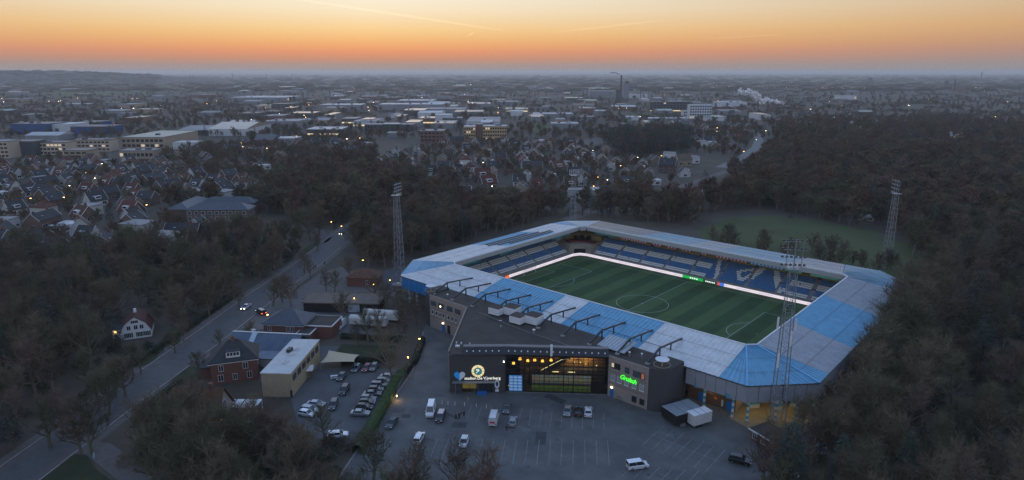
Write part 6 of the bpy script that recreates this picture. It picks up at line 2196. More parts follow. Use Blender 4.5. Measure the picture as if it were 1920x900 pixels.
FARL = [(822, 347), (862, 379), (923, 349), (967, 388), (1121, 332), (1113, 349), (1196, 295), (1139, 337), (88, 382), (275, 384), (57, 372), (120, 370), (30, 381), (130, 348), (160, 324), (178, 334), (417, 265), (452, 268), (455, 275), (556, 255), (500, 278), (700, 192), (690, 201), (692, 207), (650, 260), (675, 259), (871, 177), (934, 211), (1000, 176), (886, 193), (1386, 332), (1418, 262), (1436, 245), (1395, 284), (1160, 203), (1175, 203), (1245, 178), (1331, 162), (1337, 162), (1343, 161), (1367, 162), (1375, 162), (1424, 163), (1475, 163), (1492, 164), (1510, 163), (1522, 165), (1528, 165), (1531, 167), (1543, 164), (1560, 164), (1579, 165), (1565, 221), (1614, 252), (1595, 246), (1613, 265), (1830, 164), (1867, 219), (1889, 173), (1889, 191), (1825, 268), (1822, 270), (1815, 258), (1705, 198), (1741, 186), (7, 191), (93, 190), (110, 190), (114, 189), (145, 184), (228, 203), (250, 203), (248, 185), (257, 185), (354, 179), (342, 159), (388, 194), (406, 189), (468, 156), (470, 190), (497, 202), (545, 200), (540, 186), (579, 197), (573, 220), (570, 216), (524, 213), (1344, 246), (1520, 205), (868, 392), (944, 395), (1012, 380), (1073, 295), (1240, 292)]
for i, (px, py) in enumerate(FARL):
    zone = 'left' if px < 640 else ('middle' if px < 1280 else 'right')
    lamp('far lit lamp glinting in the dusk of the %s distance' % zone, px, py, R.uniform(5, 8) if py > 240 else R.uniform(6, 12), R.random() < .45, True, 'far lamps of the %s distance' % zone)
for i in range(60):
    py = 150+190*R.random()**1.6
    px = R.uniform(0, 1920)
    if py > 270 and 1300 < px:
        continue
    zone = 'left' if px < 640 else ('middle' if px < 1280 else 'right')
    lamp('far lit lamp glinting in the dusk of the %s distance' % zone, px, py, R.uniform(5, 8), R.random() < .5, True, 'far lamps of the %s distance' % zone)

# ------------------------------------------------------------------ trees
def tree_mesh(seed, H=16., spread=.34, limbs=15, subs=6, twigs=14, tw=.04, tl=1.8, clear=.22, trunk_r=.027, broad=0):
    r = random.Random(seed)
    tb, cb = MB(), MB()
    pts = [Vector((0, 0, -.2))]
    d = Vector((r.uniform(-.05, .05), r.uniform(-.05, .05), 1))
    nseg = 7
    for k in range(nseg):
        d = (d+Vector((r.uniform(-.12, .12), r.uniform(-.12, .12), .1))).normalized()
        pts.append(pts[-1]+d*(H*.72/nseg))
    rad = [H*trunk_r*(1-.85*k/nseg) for k in range(nseg+1)]
    for k in range(nseg):
        tb.tube(pts[k], pts[k+1], rad[k], rad[k+1], n=6, caps=False)
    tips = []
    for i in range(limbs):
        t_ = clear+(1-clear)*(i+r.random()*.6)/limbs
        f = min(t_, .999)*nseg
        k = int(f)
        p = pts[k].lerp(pts[k+1], f-k)
        az = i*2.4+r.uniform(-.4, .4)
        rise = .35+.9*t_+r.uniform(-.15, .2)
        ln = H*spread*(1.15-.62*t_)*r.uniform(.8, 1.15)
        dv = Vector((math.cos(az), math.sin(az), rise)).normalized()
        q = p
        prev = None
        r0 = rad[k]*.62
        for s in range(3):
            dv = (dv+Vector((r.uniform(-.2, .2), r.uniform(-.2, .2), r.uniform(0, .25)))).normalized()
            q2 = q+dv*ln/3
            tb.tube(q, q2, r0*(1-s*.28), r0*(.72-s*.24), n=4, caps=False)
            for j in range(subs//3+(1 if s == 2 else 0)):
                sd = (dv*.7+Vector((r.uniform(-1, 1), r.uniform(-1, 1), r.uniform(-.3, .9)))).normalized()
                a = q.lerp(q2, r.uniform(.3, 1))
                b_ = a+sd*ln*r.uniform(.3, .5)
                cb.tube(a, b_, max(.05, r0*.4), .02, n=3, caps=False)
                tips.append((a, b_, sd))
            q = q2
    for a, b_, sd in tips:
        for j in range(twigs):
            p = a.lerp(b_, r.uniform(.15, 1.05))
            v = (sd*.6+Vector((r.gauss(0, .7), r.gauss(0, .7), r.gauss(.35, .5)))).normalized()
            L_ = tl*r.uniform(.5, 1.3)
            e = p+v*L_
            s_ = v.orthogonal().normalized()
            s_ = (s_*math.cos(j)+v.cross(s_)*math.sin(j))*tw*r.uniform(.6, 1.2)
            cb.add([p-s_, p+s_, e], [(0, 1, 2)])
            if broad == 0 and j % 3 == 0:
                m = p+v*L_*.5
                w2 = (v+Vector((r.gauss(0, .6), r.gauss(0, .6), r.gauss(.1, .5)))).normalized()
                cb.add([m-s_*.6, m+s_*.6, m+w2*L_*.7], [(0, 1, 2)])
    return tb, cb
def conifer_mesh(seed, H=17., w=.2, n=900, sz=.5):
    r = random.Random(seed)
    tb, cb = MB(), MB()
    tb.tube((0, 0, -.2), (0, 0, H*.95), H*.018, .03, n=6)
    for k in range(n):
        t_ = 1-r.random()**.6*.9
        z = H*(.1+.9*t_) if t_ < .99 else H
        rr = H*w*(1-t_)**.75*(.35+.65*math.sqrt(r.random()))
        az = r.uniform(0, 2*PI)
        p = Vector((rr*math.cos(az), rr*math.sin(az), min(H, z)))
        o = Vector((math.cos(az), math.sin(az), r.uniform(-.5, .15))).normalized()
        s_ = Vector((-math.sin(az), math.cos(az), r.uniform(-.3, .3)))*sz*r.uniform(.4, .8)
        cb.add([p-s_*.6, p+s_*.6, p+o*sz*r.uniform(1.2, 2.2)], [(0, 1, 2)])
    return tb, cb
def bush_mesh(seed, H=2.6, n=260, sz=.45):
    r = random.Random(seed)
    cb = MB()
    for k in range(n):
        az = r.uniform(0, 2*PI)
        el = r.random()
        rr = H*.7*math.sqrt(r.random())
        z = H*(1-(rr/(H*.75))**2)*r.uniform(.2, 1)
        p = Vector((rr*math.cos(az), rr*math.sin(az), z))
        v = Vector((r.gauss(0, .6), r.gauss(0, .6), r.uniform(.2, 1))).normalized()
        s_ = v.orthogonal().normalized()*.05
        cb.add([p-s_, p+s_, p+v*sz*r.uniform(.8, 2.2)], [(0, 1, 2)])
    return cb
NEAR = []
for sd, H, sp, tm, bm in ((1, 17, .34, twig, bark), (2, 15, .40, twig, bark), (3, 18, .30, twigg, barkg), (4, 14, .42, twigg, barkg), (5, 16, .38, twig, bark)):
    tb, cb = tree_mesh(sd, H, sp)
    NEAR.append((tb.mesh('trunk', bm), cb.mesh('crown', tm), H, sp))
tb, cb = tree_mesh(9, 17, .40, 14, 6, 40, .055, 1.3)
RUSSET = (tb.mesh('trunk', bark), cb.mesh('crown', twigr), 17, .4)
CONIF = []
for sd, H, w in ((21, 18, .2), (22, 15, .24)):
    tb, cb = conifer_mesh(sd, H, w)
    CONIF.append((tb.mesh('trunk', bark), cb.mesh('crown', needle), H, w))
# merged meshes for the woodland masses
hidden = bpy.data.collections.new('woodland_kinds')
def merged(name, tb, cb, bm, tm):
    b = MB()
    b.add(tb.v, tb.f, 0)
    b.add(cb.v, cb.f, 1)
    me = b.mesh(name, [bm, tm])
    o = bpy.data.objects.new(name, me)
    hidden.objects.link(o)
def add_kind(seed, H, sp, bm, tm, **k):
    tb, cb = tree_mesh(seed, H, sp, **k)
    merged('kind_%02d' % len(hidden.objects), tb, cb, bm, tm)
for i, (H, sp, bm, tm) in enumerate(((16, .34, bark, twig), (15, .4, bark, twig), (17, .32, barkg, twigg), (14, .42, bark, twig))):      # 0-3 mid detail
    add_kind(31+i, H, sp, bm, tm, limbs=11, subs=6, twigs=16, tw=.09, tl=1.8, broad=1)
for i, (H, sp, bm, tm) in enumerate(((14, .4, bark, twig), (13, .42, barkg, twigg), (15, .36, bark, twigr))):                              # 4-6 far detail
    add_kind(51+i, H, sp, bm, tm, limbs=9, subs=3, twigs=12, tw=.24, tl=2.2, broad=1)
for i in range(2):                                                                                                                          # 7-8 conifers
    tb, cb = conifer_mesh(61+i, 16, .2, 420, .8)
    merged('kind_%02d' % len(hidden.objects), tb, cb, bark, needle)
for i, m in enumerate((twig, ivy)):                                                                                                         # 9-10 bushes
    merged('kind_%02d' % len(hidden.objects), MB(), bush_mesh(71+i, 2.4), m, m)
# 11-13: very far clumps of wood, 60 m long
for i in range(3):
    r = random.Random(80+i)
    cb = MB()
    for k in range(420):
        x, y = r.uniform(-30, 30), r.uniform(-14, 14)
        hh = 11*(1-(x/34)**2)*(1-(y/17)**2)*r.uniform(.45, 1.05)+1
        p = Vector((x, y, hh*r.random()**.6))
        v = Vector((r.gauss(0, .5), r.gauss(0, .5), 1)).normalized()
        s_ = Vector((r.gauss(0, 1), r.gauss(0, 1), 0)).normalized()*r.uniform(.5, 1.2)
        cb.add([p-s_, p+s_, p+v*r.uniform(1.5, 4)], [(0, 1, 2)])
    merged('kind_%02d' % len(hidden.objects), MB(), cb, twig, (twig, twigg, needle)[i])

def gn_scatter(name, label, cat, items):
    """items: (x,y,z,rz,scale,kind)"""
    me = bpy.data.meshes.new(name)
    me.from_pydata([i[:3] for i in items], [], [])
    a = me.attributes.new('rot', 'FLOAT_VECTOR', 'POINT')
    a.data.foreach_set('vector', [c for i in items for c in (0, 0, i[3])])
    a = me.attributes.new('scl', 'FLOAT_VECTOR', 'POINT')
    a.data.foreach_set('vector', [c for i in items for c in (i[4]*random.Random(i[0]).uniform(.85, 1.2), i[4], i[4]*random.Random(i[1]).uniform(.85, 1.15))])
    a = me.attributes.new('kind', 'INT', 'POINT')
    a.data.foreach_set('value', [int(i[5]) for i in items])
    o = ob(name, me)
    tag(o, label, cat, kind='stuff')
    ng = bpy.data.node_groups.new(name, 'GeometryNodeTree')
    ng.interface.new_socket('Geometry', in_out='INPUT', socket_type='NodeSocketGeometry')
    ng.interface.new_socket('Geometry', in_out='OUTPUT', socket_type='NodeSocketGeometry')
    n, l = ng.nodes, ng.links
    gi, go = n.new('NodeGroupInput'), n.new('NodeGroupOutput')
    iop = n.new('GeometryNodeInstanceOnPoints')
    ci = n.new('GeometryNodeCollectionInfo')
    ci.inputs['Collection'].default_value = hidden
    ci.inputs['Separate Children'].default_value = True
    ci.inputs['Reset Children'].default_value = True
    def attr(nm_, t_):
        k = n.new('GeometryNodeInputNamedAttribute')
        k.data_type = t_
        k.inputs['Name'].default_value = nm_
        return k.outputs['Attribute']
    l.new(gi.outputs[0], iop.inputs['Points'])
    l.new(ci.outputs[0], iop.inputs['Instance'])
    iop.inputs['Pick Instance'].default_value = True
    l.new(attr('kind', 'INT'), iop.inputs['Instance Index'])
    l.new(attr('rot', 'FLOAT_VECTOR'), iop.inputs['Rotation'])
    l.new(attr('scl', 'FLOAT_VECTOR'), iop.inputs['Scale'])
    l.new(iop.outputs[0], go.inputs[0])
    md = o.modifiers.new('scatter', 'NODES')
    md.node_group = ng
    return o

# where trees may not stand (ground plan) or may not hide (photo)
STAD = [(-80, -60), (-66, -60), (-44, -70), (-20, -75), (0, -95), (62, -70), (80, -45), (80, 55), (62, 70), (-66, 70), (-82, 56)]
def near_road(x, y, w=8.2):
    for a, b_ in zip(ROADC, ROADC[1:]):
        a, b_ = Vector(a), Vector(b_)
        d = b_-a
        t_ = max(0, min(1, (Vector((x, y))-a).dot(d)/d.length_squared))
        if (Vector((x, y))-a-d*t_).length < w:
            return True
    return False
KEEPOUT = [STAD, LOT, [G(*p) for p in ((1300, 424), (1375, 407), (1450, 405), (1540, 416), (1620, 430), (1715, 468), (1690, 505), (1500, 495), (1300, 450))],
           [G(*p) for p in ((545, 750), (600, 680), (760, 680), (735, 715), (690, 800), (560, 800))],
           [G(*p) for p in ((380, 700), (450, 640), (480, 600), (730, 585), (700, 620), (640, 690), (520, 755), (440, 740))],
           [G(*p) for p in ((130, 850), (185, 835), (270, 905), (330, 970), (290, 970), (225, 905))],
           [G(*p) for p in ((690, 515), (745, 500), (800, 520), (790, 570), (700, 545))],
           [(-112, -138), (-96, -138), (-94, -122), (-110, -120)], [(-42, -150), (-24, -146), (-24, -128), (-42, -130)]]
HIDE = [[(757, 545), (756, 512), (765, 488), (1040, 411), (1110, 409), (1600, 495), (1575, 545), (1540, 640), (1500, 720), (1430, 800), (1250, 790), (800, 640)],
        [(760, 740), (742, 820), (960, 836), (1060, 885), (1340, 892), (1400, 800), (1250, 770), (850, 640), (800, 640)],
        [(636, 436), (655, 445), (420, 640), (330, 690), (215, 775), (185, 760), (400, 598), (560, 498)],
        [(228, 575), (295, 575), (295, 632), (228, 632)], [(375, 645), (485, 645), (485, 735), (375, 735)], [(470, 590), (660, 590), (660, 640), (470, 640)],
        [(430, 630), (560, 630), (560, 690), (430, 690)], [(505, 650), (615, 650), (615, 752), (505, 752)], [(560, 690), (742, 684), (700, 790), (590, 785)],
        [(605, 575), (735, 575), (735, 614), (605, 614)], [(540, 545), (700, 545), (700, 592), (540, 592)], [(350, 375), (455, 375), (455, 402), (350, 402)],
        [(130, 408), (200, 408), (200, 430), (130, 430)], [(1350, 418), (1690, 445), (1690, 470), (1400, 440)],
        [(1600, 400), (1672, 400), (1672, 418), (1600, 418)], [(560, 462), (602, 455), (600, 475), (565, 490)], [(40, 880), (130, 800), (180, 800), (130, 860), (60, 900)],
        [(1420, 245), (1435, 270), (1405, 292), (1395, 288)], [(865, 334), (950, 334), (950, 350), (865, 350)], [(1225, 285), (1290, 285), (1290, 322), (1225, 322)], [(1330, 322), (1404, 309), (1400, 318), (1330, 336)]]
def ok_ground(x, y, m=0):
    if near_road(x, y):
        return False
    for p in KEEPOUT:
        if inside(x, y, p):
            return False
    for a, b_, r_ in HOUSES:
        if (x-a)**2+(y-b_)**2 < (r_+2.5)**2:
            return False
    return True
def ok_view(x, y, H, sp):
    c = PR((x, y, H*.6))
    if c[2] < 5:
        return False
    rr = H*sp*FPX/c[2]*.8
    tp = PR((x, y, H*.95))
    for px, py in ((c[0], c[1]), (c[0]-rr, c[1]), (c[0]+rr, c[1]), (tp[0], tp[1]), (c[0]-rr*.6, (c[1]+tp[1])/2), (c[0]+rr*.6, (c[1]+tp[1])/2)):
        for p in HIDE:
            if inside(px, py, p):
                return False
    return True
WOODS = [  # polygon of tree feet in the photo, spacing area per tree, zone phrase, share of conifers
    ([(-60, 500), (120, 470), (230, 480), (420, 440), (560, 450), (640, 425), (560, 498), (440, 580), (330, 655), (190, 755), (-20, 870), (-160, 860)], 72, 'in the wood left of the road', .09),
    ([(-160, 870), (40, 900), (-60, 1020), (-260, 1000)], 32, 'at the bottom left corner', .0),
    ([(225, 830), (300, 790), (350, 780), (480, 790), (620, 830), (690, 850), (800, 900), (960, 960), (1020, 1040), (380, 1040), (300, 960), (230, 880)], 50, 'along the bottom of the picture', .0),
    ([(1385, 960), (1400, 880), (1500, 815), (1560, 800), (1600, 770), (1640, 640), (1665, 545), (1720, 520), (1800, 470), (1980, 420), (2200, 700), (2100, 1040), (1390, 1040)], 64, 'in the wood right of the stadium', .09),
    ([(1700, 505), (1680, 460), (1560, 415), (1440, 395), (1330, 400), (1300, 395), (1340, 350), (1420, 312), (1440, 285), (1560, 288), (1700, 288), (1980, 290), (1980, 430), (1800, 470)], 46, 'in the wide wood beyond the meadow', .06),
    ([(560, 425), (520, 400), (640, 348), (760, 340), (880, 372), (1000, 390), (1120, 398), (1330, 395), (1310, 425), (1110, 408), (1040, 408), (860, 455), (765, 482), (690, 500), (660, 470), (650, 430)], 42, 'between the stadium and the housing', .07),
    ([(420, 440), (300, 405), (330, 385), (470, 385), (560, 330), (700, 300), (690, 345), (640, 348), (520, 400)], 55, 'behind the school', .06),
    ([(1300, 345), (1180, 378), (1120, 390), (1300, 335), (1400, 300), (1330, 322)], 60, 'along the far lane', .05),
    ([(1320, 470), (1400, 470), (1560, 495), (1690, 510), (1670, 520), (1500, 505), (1330, 478)], 75, 'in the row before the meadow', .0),
    ([(-60, 500), (-40, 400), (90, 425), (210, 420), (300, 400), (420, 440), (230, 480)], 170, 'among the left villas', .12),
    ([(-60, 410), (-60, 318), (120, 302), (330, 312), (470, 345), (440, 380), (210, 405)], 210, 'in the left hand gardens', .2),
    ([(690, 345), (700, 300), (860, 268), (1080, 268), (1170, 300), (1300, 305), (1300, 330), (1120, 385), (960, 385), (850, 372)], 190, 'in the gardens of the central housing', .2),
    ([(1130, 268), (1180, 250), (1300, 252), (1290, 285), (1180, 300)], 60, 'in the pine stand beyond the modern house', .75),
    ([(300, 312), (300, 290), (520, 262), (700, 262), (700, 300), (560, 330), (470, 345)], 90, 'in the left middle quarter', .12),
    ([(1290, 290), (1300, 236), (1420, 236), (1440, 285), (1400, 300)], 260, 'beside the curving road', .1),
    ([(1440, 290), (1460, 236), (1980, 236), (1980, 290)], 190, 'beyond the right hand wood', .1)]
TREES = []
for pix, area, zone, con in WOODS:
    poly = [G(*p) for p in pix]
    xs, ys = [p.x for p in poly], [p.y for p in poly]
    A = abs(sum(poly[i].x*poly[i-1].y-poly[i-1].x*poly[i].y for i in range(len(poly))))/2
    n = int(A/area)
    cellset = {}
    cs = math.sqrt(area)*.62
    got = tries = 0
    while got < n and tries < n*6:
        tries += 1
        x, y = R.uniform(min(xs), max(xs)), R.uniform(min(ys), max(ys))
        if not inside(x, y, poly):
            continue
        key = (int(x/cs), int(y/cs))
        if key in cellset:
            continue
        H = R.uniform(10, 19)
        if 'gardens' in zone or 'villas' in zone or 'quarter' in zone or 'road' in zone[-6:] and area > 100:
            H = R.uniform(6, 11)
        if 'row before' in zone:
            H = R.uniform(8, 11)
        is_con = R.random() < con
        if not ok_ground(x, y) or not ok_view(x, y, H, .15 if is_con else .36):
            continue
        cellset[key] = 1
        TREES.append([x, y, H, is_con, zone, 0])
        got += 1
MANUAL = [(1535, 862, 13), (1560, 872, 14), (1520, 872, 12), (250, 705, 11), (236, 742, 12), (205, 778, 13), (328, 662, 8), (120, 818, 13), (95, 838, 14), (448, 575, 9), (737, 712, 17), (690, 640, 13), (645, 606, 12), (570, 512, 10), (582, 522, 9), (612, 545, 9), (628, 548, 10), (470, 645, 8), (702, 560, 10), (722, 582, 11), (757, 604, 13), (712, 640, 12), (372, 700, 7), (412, 655, 7), (530, 566, 12), (546, 574, 13), (512, 574, 11), (152, 852, 14), (172, 852, 15), (187, 770, 12), (218, 745, 12), (610, 830, 11), (596, 470, 10), (760, 640, 12), (780, 610, 11), (655, 520, 10), (668, 652, 8), (265, 700, 11), (345, 640, 8), (425, 560, 11), (300, 610, 9), (1500, 828, 13), (1540, 806, 14), (1430, 905, 12), (700, 905, 13), (850, 935, 14), (905, 945, 13), (780, 930, 13)]
for px, py, H in MANUAL:
    q = G(px, py)
    TREES.append([q.x, q.y, H, False, 'manual', 1e3])
for x, y, H in ((80, -38, 13), (78, -29, 15), (77.5, -21, 16), (78.5, -13, 18), (77.5, -5, 19), (78, 2, 20), (77.5, 8, 21), (79, 14, 22), (77.6, 20, 22), (79.5, 26, 22), (77.7, 33, 21), (79, 41, 21), (77, 54, 19), (73, 62, 18), (84, -25, 15), (85, -8, 17), (83, 7, 20), (85, 22, 21), (78, -50, 12), (82, -16, 17), (75.9, 27, 20), (75.8, 35, 20), (75.8, 43, 20), (75.5, 50, 20), (76, 18, 20), (76.2, 10, 19)):
    TREES.append([x, y, H, False, 'close against the right stand', 1e3])
for k in range(24):
    u = R.uniform(0, 20)
    q = G(1330+19*u, 452+2.6*u+R.uniform(-6, 12))
    TREES.append([q.x, q.y, R.uniform(6.5, 11.5), False, 'in the row before the meadow', 1e3])
RUS = [(706, 498, 15), (690, 502, 14), (722, 500, 13), (735, 498, 12)]
def in_frame(x, y, H):
    a, b_ = PR((x, y, 0)), PR((x, y, H))
    return -40 < a[0] < 1960 and b_[1] < 910 and a[2] > 1
for t_ in TREES:
    z = PR((t_[0], t_[1], t_[2]*.5))[2]
    t_[5] += t_[2]/z if in_frame(*t_[:3]) else -1
TREES.sort(key=lambda t_: -t_[5])
WHERE = {'manual': 'standing singly near houses or cars'}
def place_tree(parts, x, y, H, label, group, name='bare_tree'):
    trunk, crown, H0, _ = parts
    t_ = thing(name, label, 'tree', (x, y, 0), R.uniform(0, 2*PI), group)
    s_ = H/H0
    t_.scale = (s_*R.uniform(.9, 1.15), s_*R.uniform(.9, 1.15), s_)
    ob('trunk', trunk, t_)
    ob('crown', crown, t_)
nb = nc = 0
mass = []
for x, y, H, is_con, zone, sc in TREES:
    if not is_con and nb < 300 and sc > 0:
        zz = WHERE.get(zone, zone)
        kd = R.randrange(5)
        pp = PR((x, y, H*.6))
        size = 'tall' if H > 16 else ('low' if H < 12 else 'mid-sized')
        hue = 'olive' if kd in (2, 3) else 'brown'
        band = 'low in view' if pp[1] > 790 else ('midway up' if pp[1] > 560 else 'farther back')
        place_tree(NEAR[kd], x, y, H, '%s %s bare tree %s, %s' % (size, hue, zz, band), 'bare trees '+zz)
        nb += 1
    elif is_con and nc < 90 and sc > 0:
        place_tree(R.choice(CONIF), x, y, H*1.1, 'dark evergreen conifer '+zone, 'conifers '+zone, 'conifer_tree')
        nc += 1
    else:
        dist = PR((x, y, 5))[2]
        if is_con:
            kd, s_ = R.choice((7, 8)), H*1.1/16
        elif dist < 330:
            kd, s_ = R.randint(0, 3), H/15.5
        else:
            kd, s_ = R.choice((4, 4, 5, 5, 6)), H/14
        mass.append((x, y, 0, R.uniform(0, 6.28), s_, kd))
for i, (px, py, H) in enumerate(RUS):
    q = G(px, py)
    place_tree(RUSSET, q.x, q.y, H, ['russet crowned beech, tallest of the clump by the left mast', 'russet crowned beech at the left of the clump by the mast', 'russet crowned beech right against the left mast', 'smallest russet crowned beech behind the left mast'][i], 'russet beeches by the left mast')
for i, (px, py, H) in enumerate(((795, 480, 13), (826, 470, 12), (868, 455, 17), (876, 452, 15), (1022, 296, 20), (1146, 375, 8))):
    q = G(px, py)
    place_tree(CONIF[i % 2], q.x, q.y, H, ['dark ivy clad tree left of the stadium, nearest the blue corner', 'dark ivy clad tree left of the stadium, second from the blue corner', 'tallest dark evergreen behind the left stand', 'dark evergreen beside the tallest one behind the left stand', 'tall dark spruce in the central housing', 'dark evergreen beside the lane behind the far stand'][i], None, 'conifer_tree')
# undergrowth
for pix, n in (([(-60, 500), (230, 480), (560, 450), (560, 498), (440, 580), (330, 655), (190, 755), (-20, 870)], 900), ([(225, 830), (480, 790), (690, 850), (960, 960), (380, 1040), (230, 880)], 420), ([(1385, 960), (1500, 815), (1640, 640), (1720, 520), (1980, 420), (2100, 1040)], 900), ([(560, 425), (760, 340), (1330, 395), (1040, 408), (765, 482), (660, 470)], 500), ([(1700, 505), (1440, 395), (1420, 312), (1560, 288), (1980, 290), (1980, 430)], 500)):
    poly = [G(*p) for p in pix]
    xs, ys = [p.x for p in poly], [p.y for p in poly]
    for k in range(n):
        x, y = R.uniform(min(xs), max(xs)), R.uniform(min(ys), max(ys))
        if inside(x, y, poly) and ok_ground(x, y) and ok_view(x, y, 2, .5):
            mass.append((x, y, 0, R.uniform(0, 6.28), R.uniform(.6, 1.3), R.choice((9, 10, 10))))
gn_scatter('woodland', 'mass of bare winter woodland filling the middle distance', 'woodland', mass)
# far woodland between and behind the works, to the horizon
fm = []
for k in range(7600):
    py = 141+(262-141)*R.random()**1.35
    px = R.uniform(-80, 2000)
    q = G(px, py)
    if any((q.x-f[0])**2+(q.y-f[1])**2 < (f[2]+14)**2 for f in FOOT) or any((q.x-a)**2+(q.y-b_)**2 < (r_+8)**2 for a, b_, r_ in HOUSES):
        continue
    # keep fronts of the named buildings free
    dist = 80/((py-134)/FPX)
    if dist < 2600:
        if R.random() < .25 and dist > 1100:
            kd, s_ = R.randint(11, 12), R.uniform(.35, .7)
        else:
            kd, s_ = R.choice((4, 5, 6, 4, 5, 7)), R.uniform(.55, .95)
    else:
        kd, s_ = R.randint(11, 13), R.uniform(.6, 1.2)*(1 if dist < 5000 else 1.5)
    fm.append((q.x, q.y, 0, YAW+PI/2+R.uniform(-.5, .5) if kd > 10 else R.uniform(0, 6.28), s_, kd))
for k in range(700):          # trees on the ridge
    px = R.uniform(-120, 300)
    d = pix_dir(px, 150)
    d = Vector((d.x, d.y, 0)).normalized()
    t_ = R.uniform(.05, .6)
    dist = 5200+2600*t_
    top = max(0., HT(CP.x+d.x*6500, CP.y+d.y*6500, ridge_y(px)))
    fm.append((CP.x+d.x*dist, CP.y+d.y*dist, top*math.sin(PI*t_)**1.3-3, YAW+PI/2+R.uniform(-.5, .5), R.uniform(.6, 1.1), R.randint(11, 13)))
gn_scatter('far_woodland', 'distant trees and woods fading into the haze', 'woodland', fm)

# hedges
def hedge(label, pts, w, h, mat):
    t_ = None
    b = MB()
    r = random.Random(len(label))
    for (a, c) in zip(pts, pts[1:]):
        a, c = Vector(a[:2]), Vector(c[:2])
        d = (c-a)
        L_ = d.length
        d.normalize()
        n = Vector((-d.y, d.x))
        m = max(2, int(L_/1.0))
        vs = []
        for i in range(m+1):
            p = a+d*(L_*i/m)
            for s_, z in ((-1, 0), (-1, h*.8), (-.5, h), (.5, h), (1, h*.8), (1, 0)):
                q = p+n*(s_*w/2*r.uniform(.85, 1.15))
                vs.append((q.x, q.y, z*r.uniform(.88, 1.1) if z else 0))
        b.add(vs, [(i*6+j, i*6+j+1, (i+1)*6+j+1, (i+1)*6+j) for i in range(m) for j in range(5)])
        for k in range(int(L_*w*16)):
            p = a+d*r.uniform(0, L_)+n*r.uniform(-w/2, w/2)*1.08
            z = h*r.uniform(.3, 1.06)
            v = Vector((r.gauss(0, 1), r.gauss(0, 1), r.gauss(.4, .6))).normalized()*.22
            s_ = v.orthogonal().normalized()*.09
            b.add([Vector((p.x, p.y, z))-s_, Vector((p.x, p.y, z))+s_, Vector((p.x, p.y, z))+v], [(0, 1, 2)])
    o = b.build('hedge', mat)
    return tag(o, label, 'hedge')
hedge('bright green clipped hedge between the yard and the car park', [G(752, 706), G(738, 728), G(718, 768), G(694, 812), G(672, 850)], 2.4, 2.0, hedgem)
hedge('dark hedge along the fence left of the entrance', [G(793, 640), G(778, 680), G(754, 706)], 1.6, 1.8, hedged)
hedge('dark hedge bounding the lawn behind the cream building', [G(640, 684), G(742, 676)], 1.6, 2.0, hedged)
hedge('dark hedge above the lawn behind the cream building', [G(640, 634), G(760, 640)], 1.4, 1.6, hedged)
hl = shifted(roadl, roadr, 4.2)
hedge('dark hedge running along the far side of the road', hl[3:7], 1.6, 1.4, hedged)
hr_ = shifted(roadr, roadl, 3.6)
hedge('low hedge of the brick house garden along the road', [hr_[3], (hr_[3][0]*.5+hr_[4][0]*.5, hr_[3][1]*.5+hr_[4][1]*.5)], 1.4, 1.3, hedged)
hedge('dark clipped hedge square in front of the barn', [G(398, 690), G(432, 664), G(448, 668)], 1.3, 1.4, hedged)
# open mesh fence along the path by the bicycle racks
t_ = thing('fence', 'grey mesh fence along the path left of the entrance', 'fence', (0, 0, 0))
fp = [G(800, 632), G(782, 668), G(757, 712), G(744, 738)]
for a, b_ in zip(fp, fp[1:]):
    n = max(1, int((b_-a).length/2.6))
    for k in range(n):
        p, q = a.lerp(b_, k/n), a.lerp(b_, (k+1)/n)
        MB().tube((p.x, p.y, 0), (p.x, p.y, 1.9), .05, n=5).build('post', steel, t_)
        pn = MB()
        for z in (.25, .6, .95, 1.3, 1.65):
            pn.tube((p.x, p.y, z), (q.x, q.y, z), .02, n=3)
        for j in range(8):
            m = p.lerp(q, (j+.5)/8)
            pn.tube((m.x, m.y, .1), (m.x, m.y, 1.8), .012, n=3)
        pn.build('mesh_panel', steel, t_)

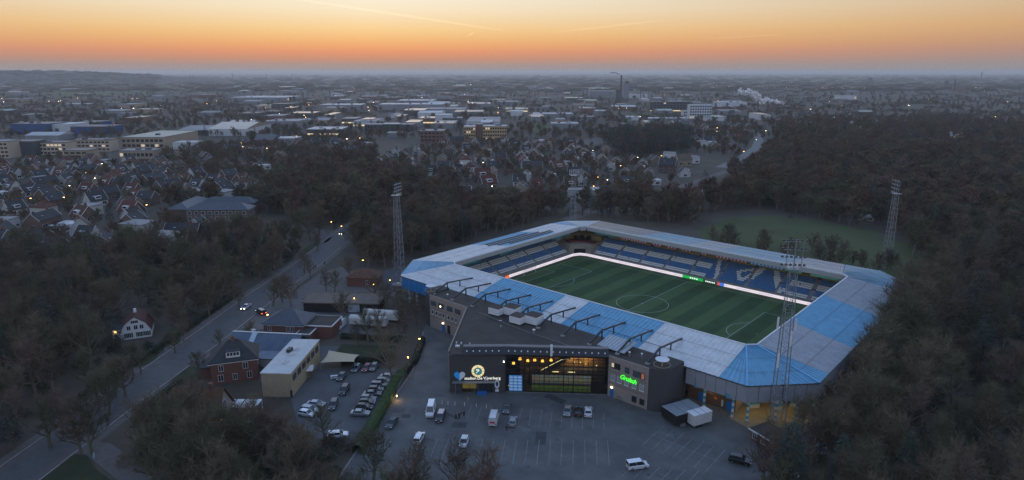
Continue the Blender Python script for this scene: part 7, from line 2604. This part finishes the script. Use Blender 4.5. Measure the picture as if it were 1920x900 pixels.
# ------------------------------------------------------------------ smoke, steam and haze
def plume(name, label, pix, dist, radii, col, dens, nscale):
    """a billowing vapour body along a line of photo points at a real distance"""
    P = []
    for (px, py) in pix:
        d = pix_dir(px, py)
        k = dist/math.hypot(d.x, d.y)
        P.append(CP+d*k)
    b = MB()
    r = random.Random(3)
    for i in range(len(P)-1):
        n = max(2, int((P[i+1]-P[i]).length/(radii[i]*.07)))
        for k in range(n):
            c = P[i].lerp(P[i+1], k/n)
            rr = (radii[i]+(radii[i+1]-radii[i])*k/n)*r.uniform(.22, .55)
            c = c+(Vector((r.gauss(0, .9), r.gauss(0, .9), r.gauss(0, .8)))*rr)
            s_ = bmesh.new()
            bmesh.ops.create_icosphere(s_, subdivisions=2, radius=rr)
            b.add([v.co+c for v in s_.verts], [tuple(v.index for v in f.verts) for f in s_.faces])
            s_.free()
    m = M(name+'_vapour', col, .95, .06, nscale)
    N, L = m.node_tree.nodes, m.node_tree.links
    nz = N.new('ShaderNodeTexNoise')
    nz.inputs['Scale'].default_value = .22
    nz.inputs['Detail'].default_value = 5
    rg = N.new('ShaderNodeMapRange')
    rg.inputs['From Min'].default_value = .35
    rg.inputs['From Max'].default_value = .6
    rg.inputs['To Max'].default_value = dens
    t = N.new('ShaderNodeTexCoord')
    L.new(t.outputs['Object'], nz.inputs['Vector'])
    L.new(nz.outputs[0], rg.inputs['Value'])
    L.new(rg.outputs[0], N['Principled BSDF'].inputs['Alpha'])
    o = b.build(name, m, smooth=True)
    tag(o, label, 'smoke', kind='stuff')
    return o
def mat_vol(name, col, dens, nscale, g=0.):
    m = bpy.data.materials.new(name)
    m.use_nodes = True
    N, L = m.node_tree.nodes, m.node_tree.links
    N.remove(N['Principled BSDF'])
    v = N.new('ShaderNodeVolumePrincipled')
    v.inputs['Color'].default_value = (*col, 1)
    v.inputs['Density'].default_value = dens
    v.inputs['Anisotropy'].default_value = g
    L.new(v.outputs[0], N['Material Output'].inputs['Volume'])
    return m
plume('steam_plume', 'pinkish white steam drifting from the works on the right', [(1470, 193), (1448, 190), (1440, 186), (1436, 190), (1425, 188), (1413, 177), (1404, 170), (1396, 176), (1386, 168)], 1750, [3, 5.5, 5.5, 6.5, 7, 8, 8.5, 7, 5], (.97, .9, .88), .95, .1)
plume('chimney_smoke', 'dark smoke drifting left from the tall factory chimney', [(1163, 140.5), (1158, 137.5), (1152, 136.3), (1143, 136.6)], Vector((chq.x-CP.x, chq.y-CP.y)).length, [.8, 1.2, 1.3, .9], (.2, .17, .18), .6, .1)
hz = MB().box(-30500, 3500, -3500, 30500, -1, 94)
ho = hz.build('haze', mat_vol('haze_air', (.82, .83, .85), 9e-5, 1, .45))
ho['kind'] = 'stuff'
ho['label'] = 'thin blue grey evening haze over the plain'
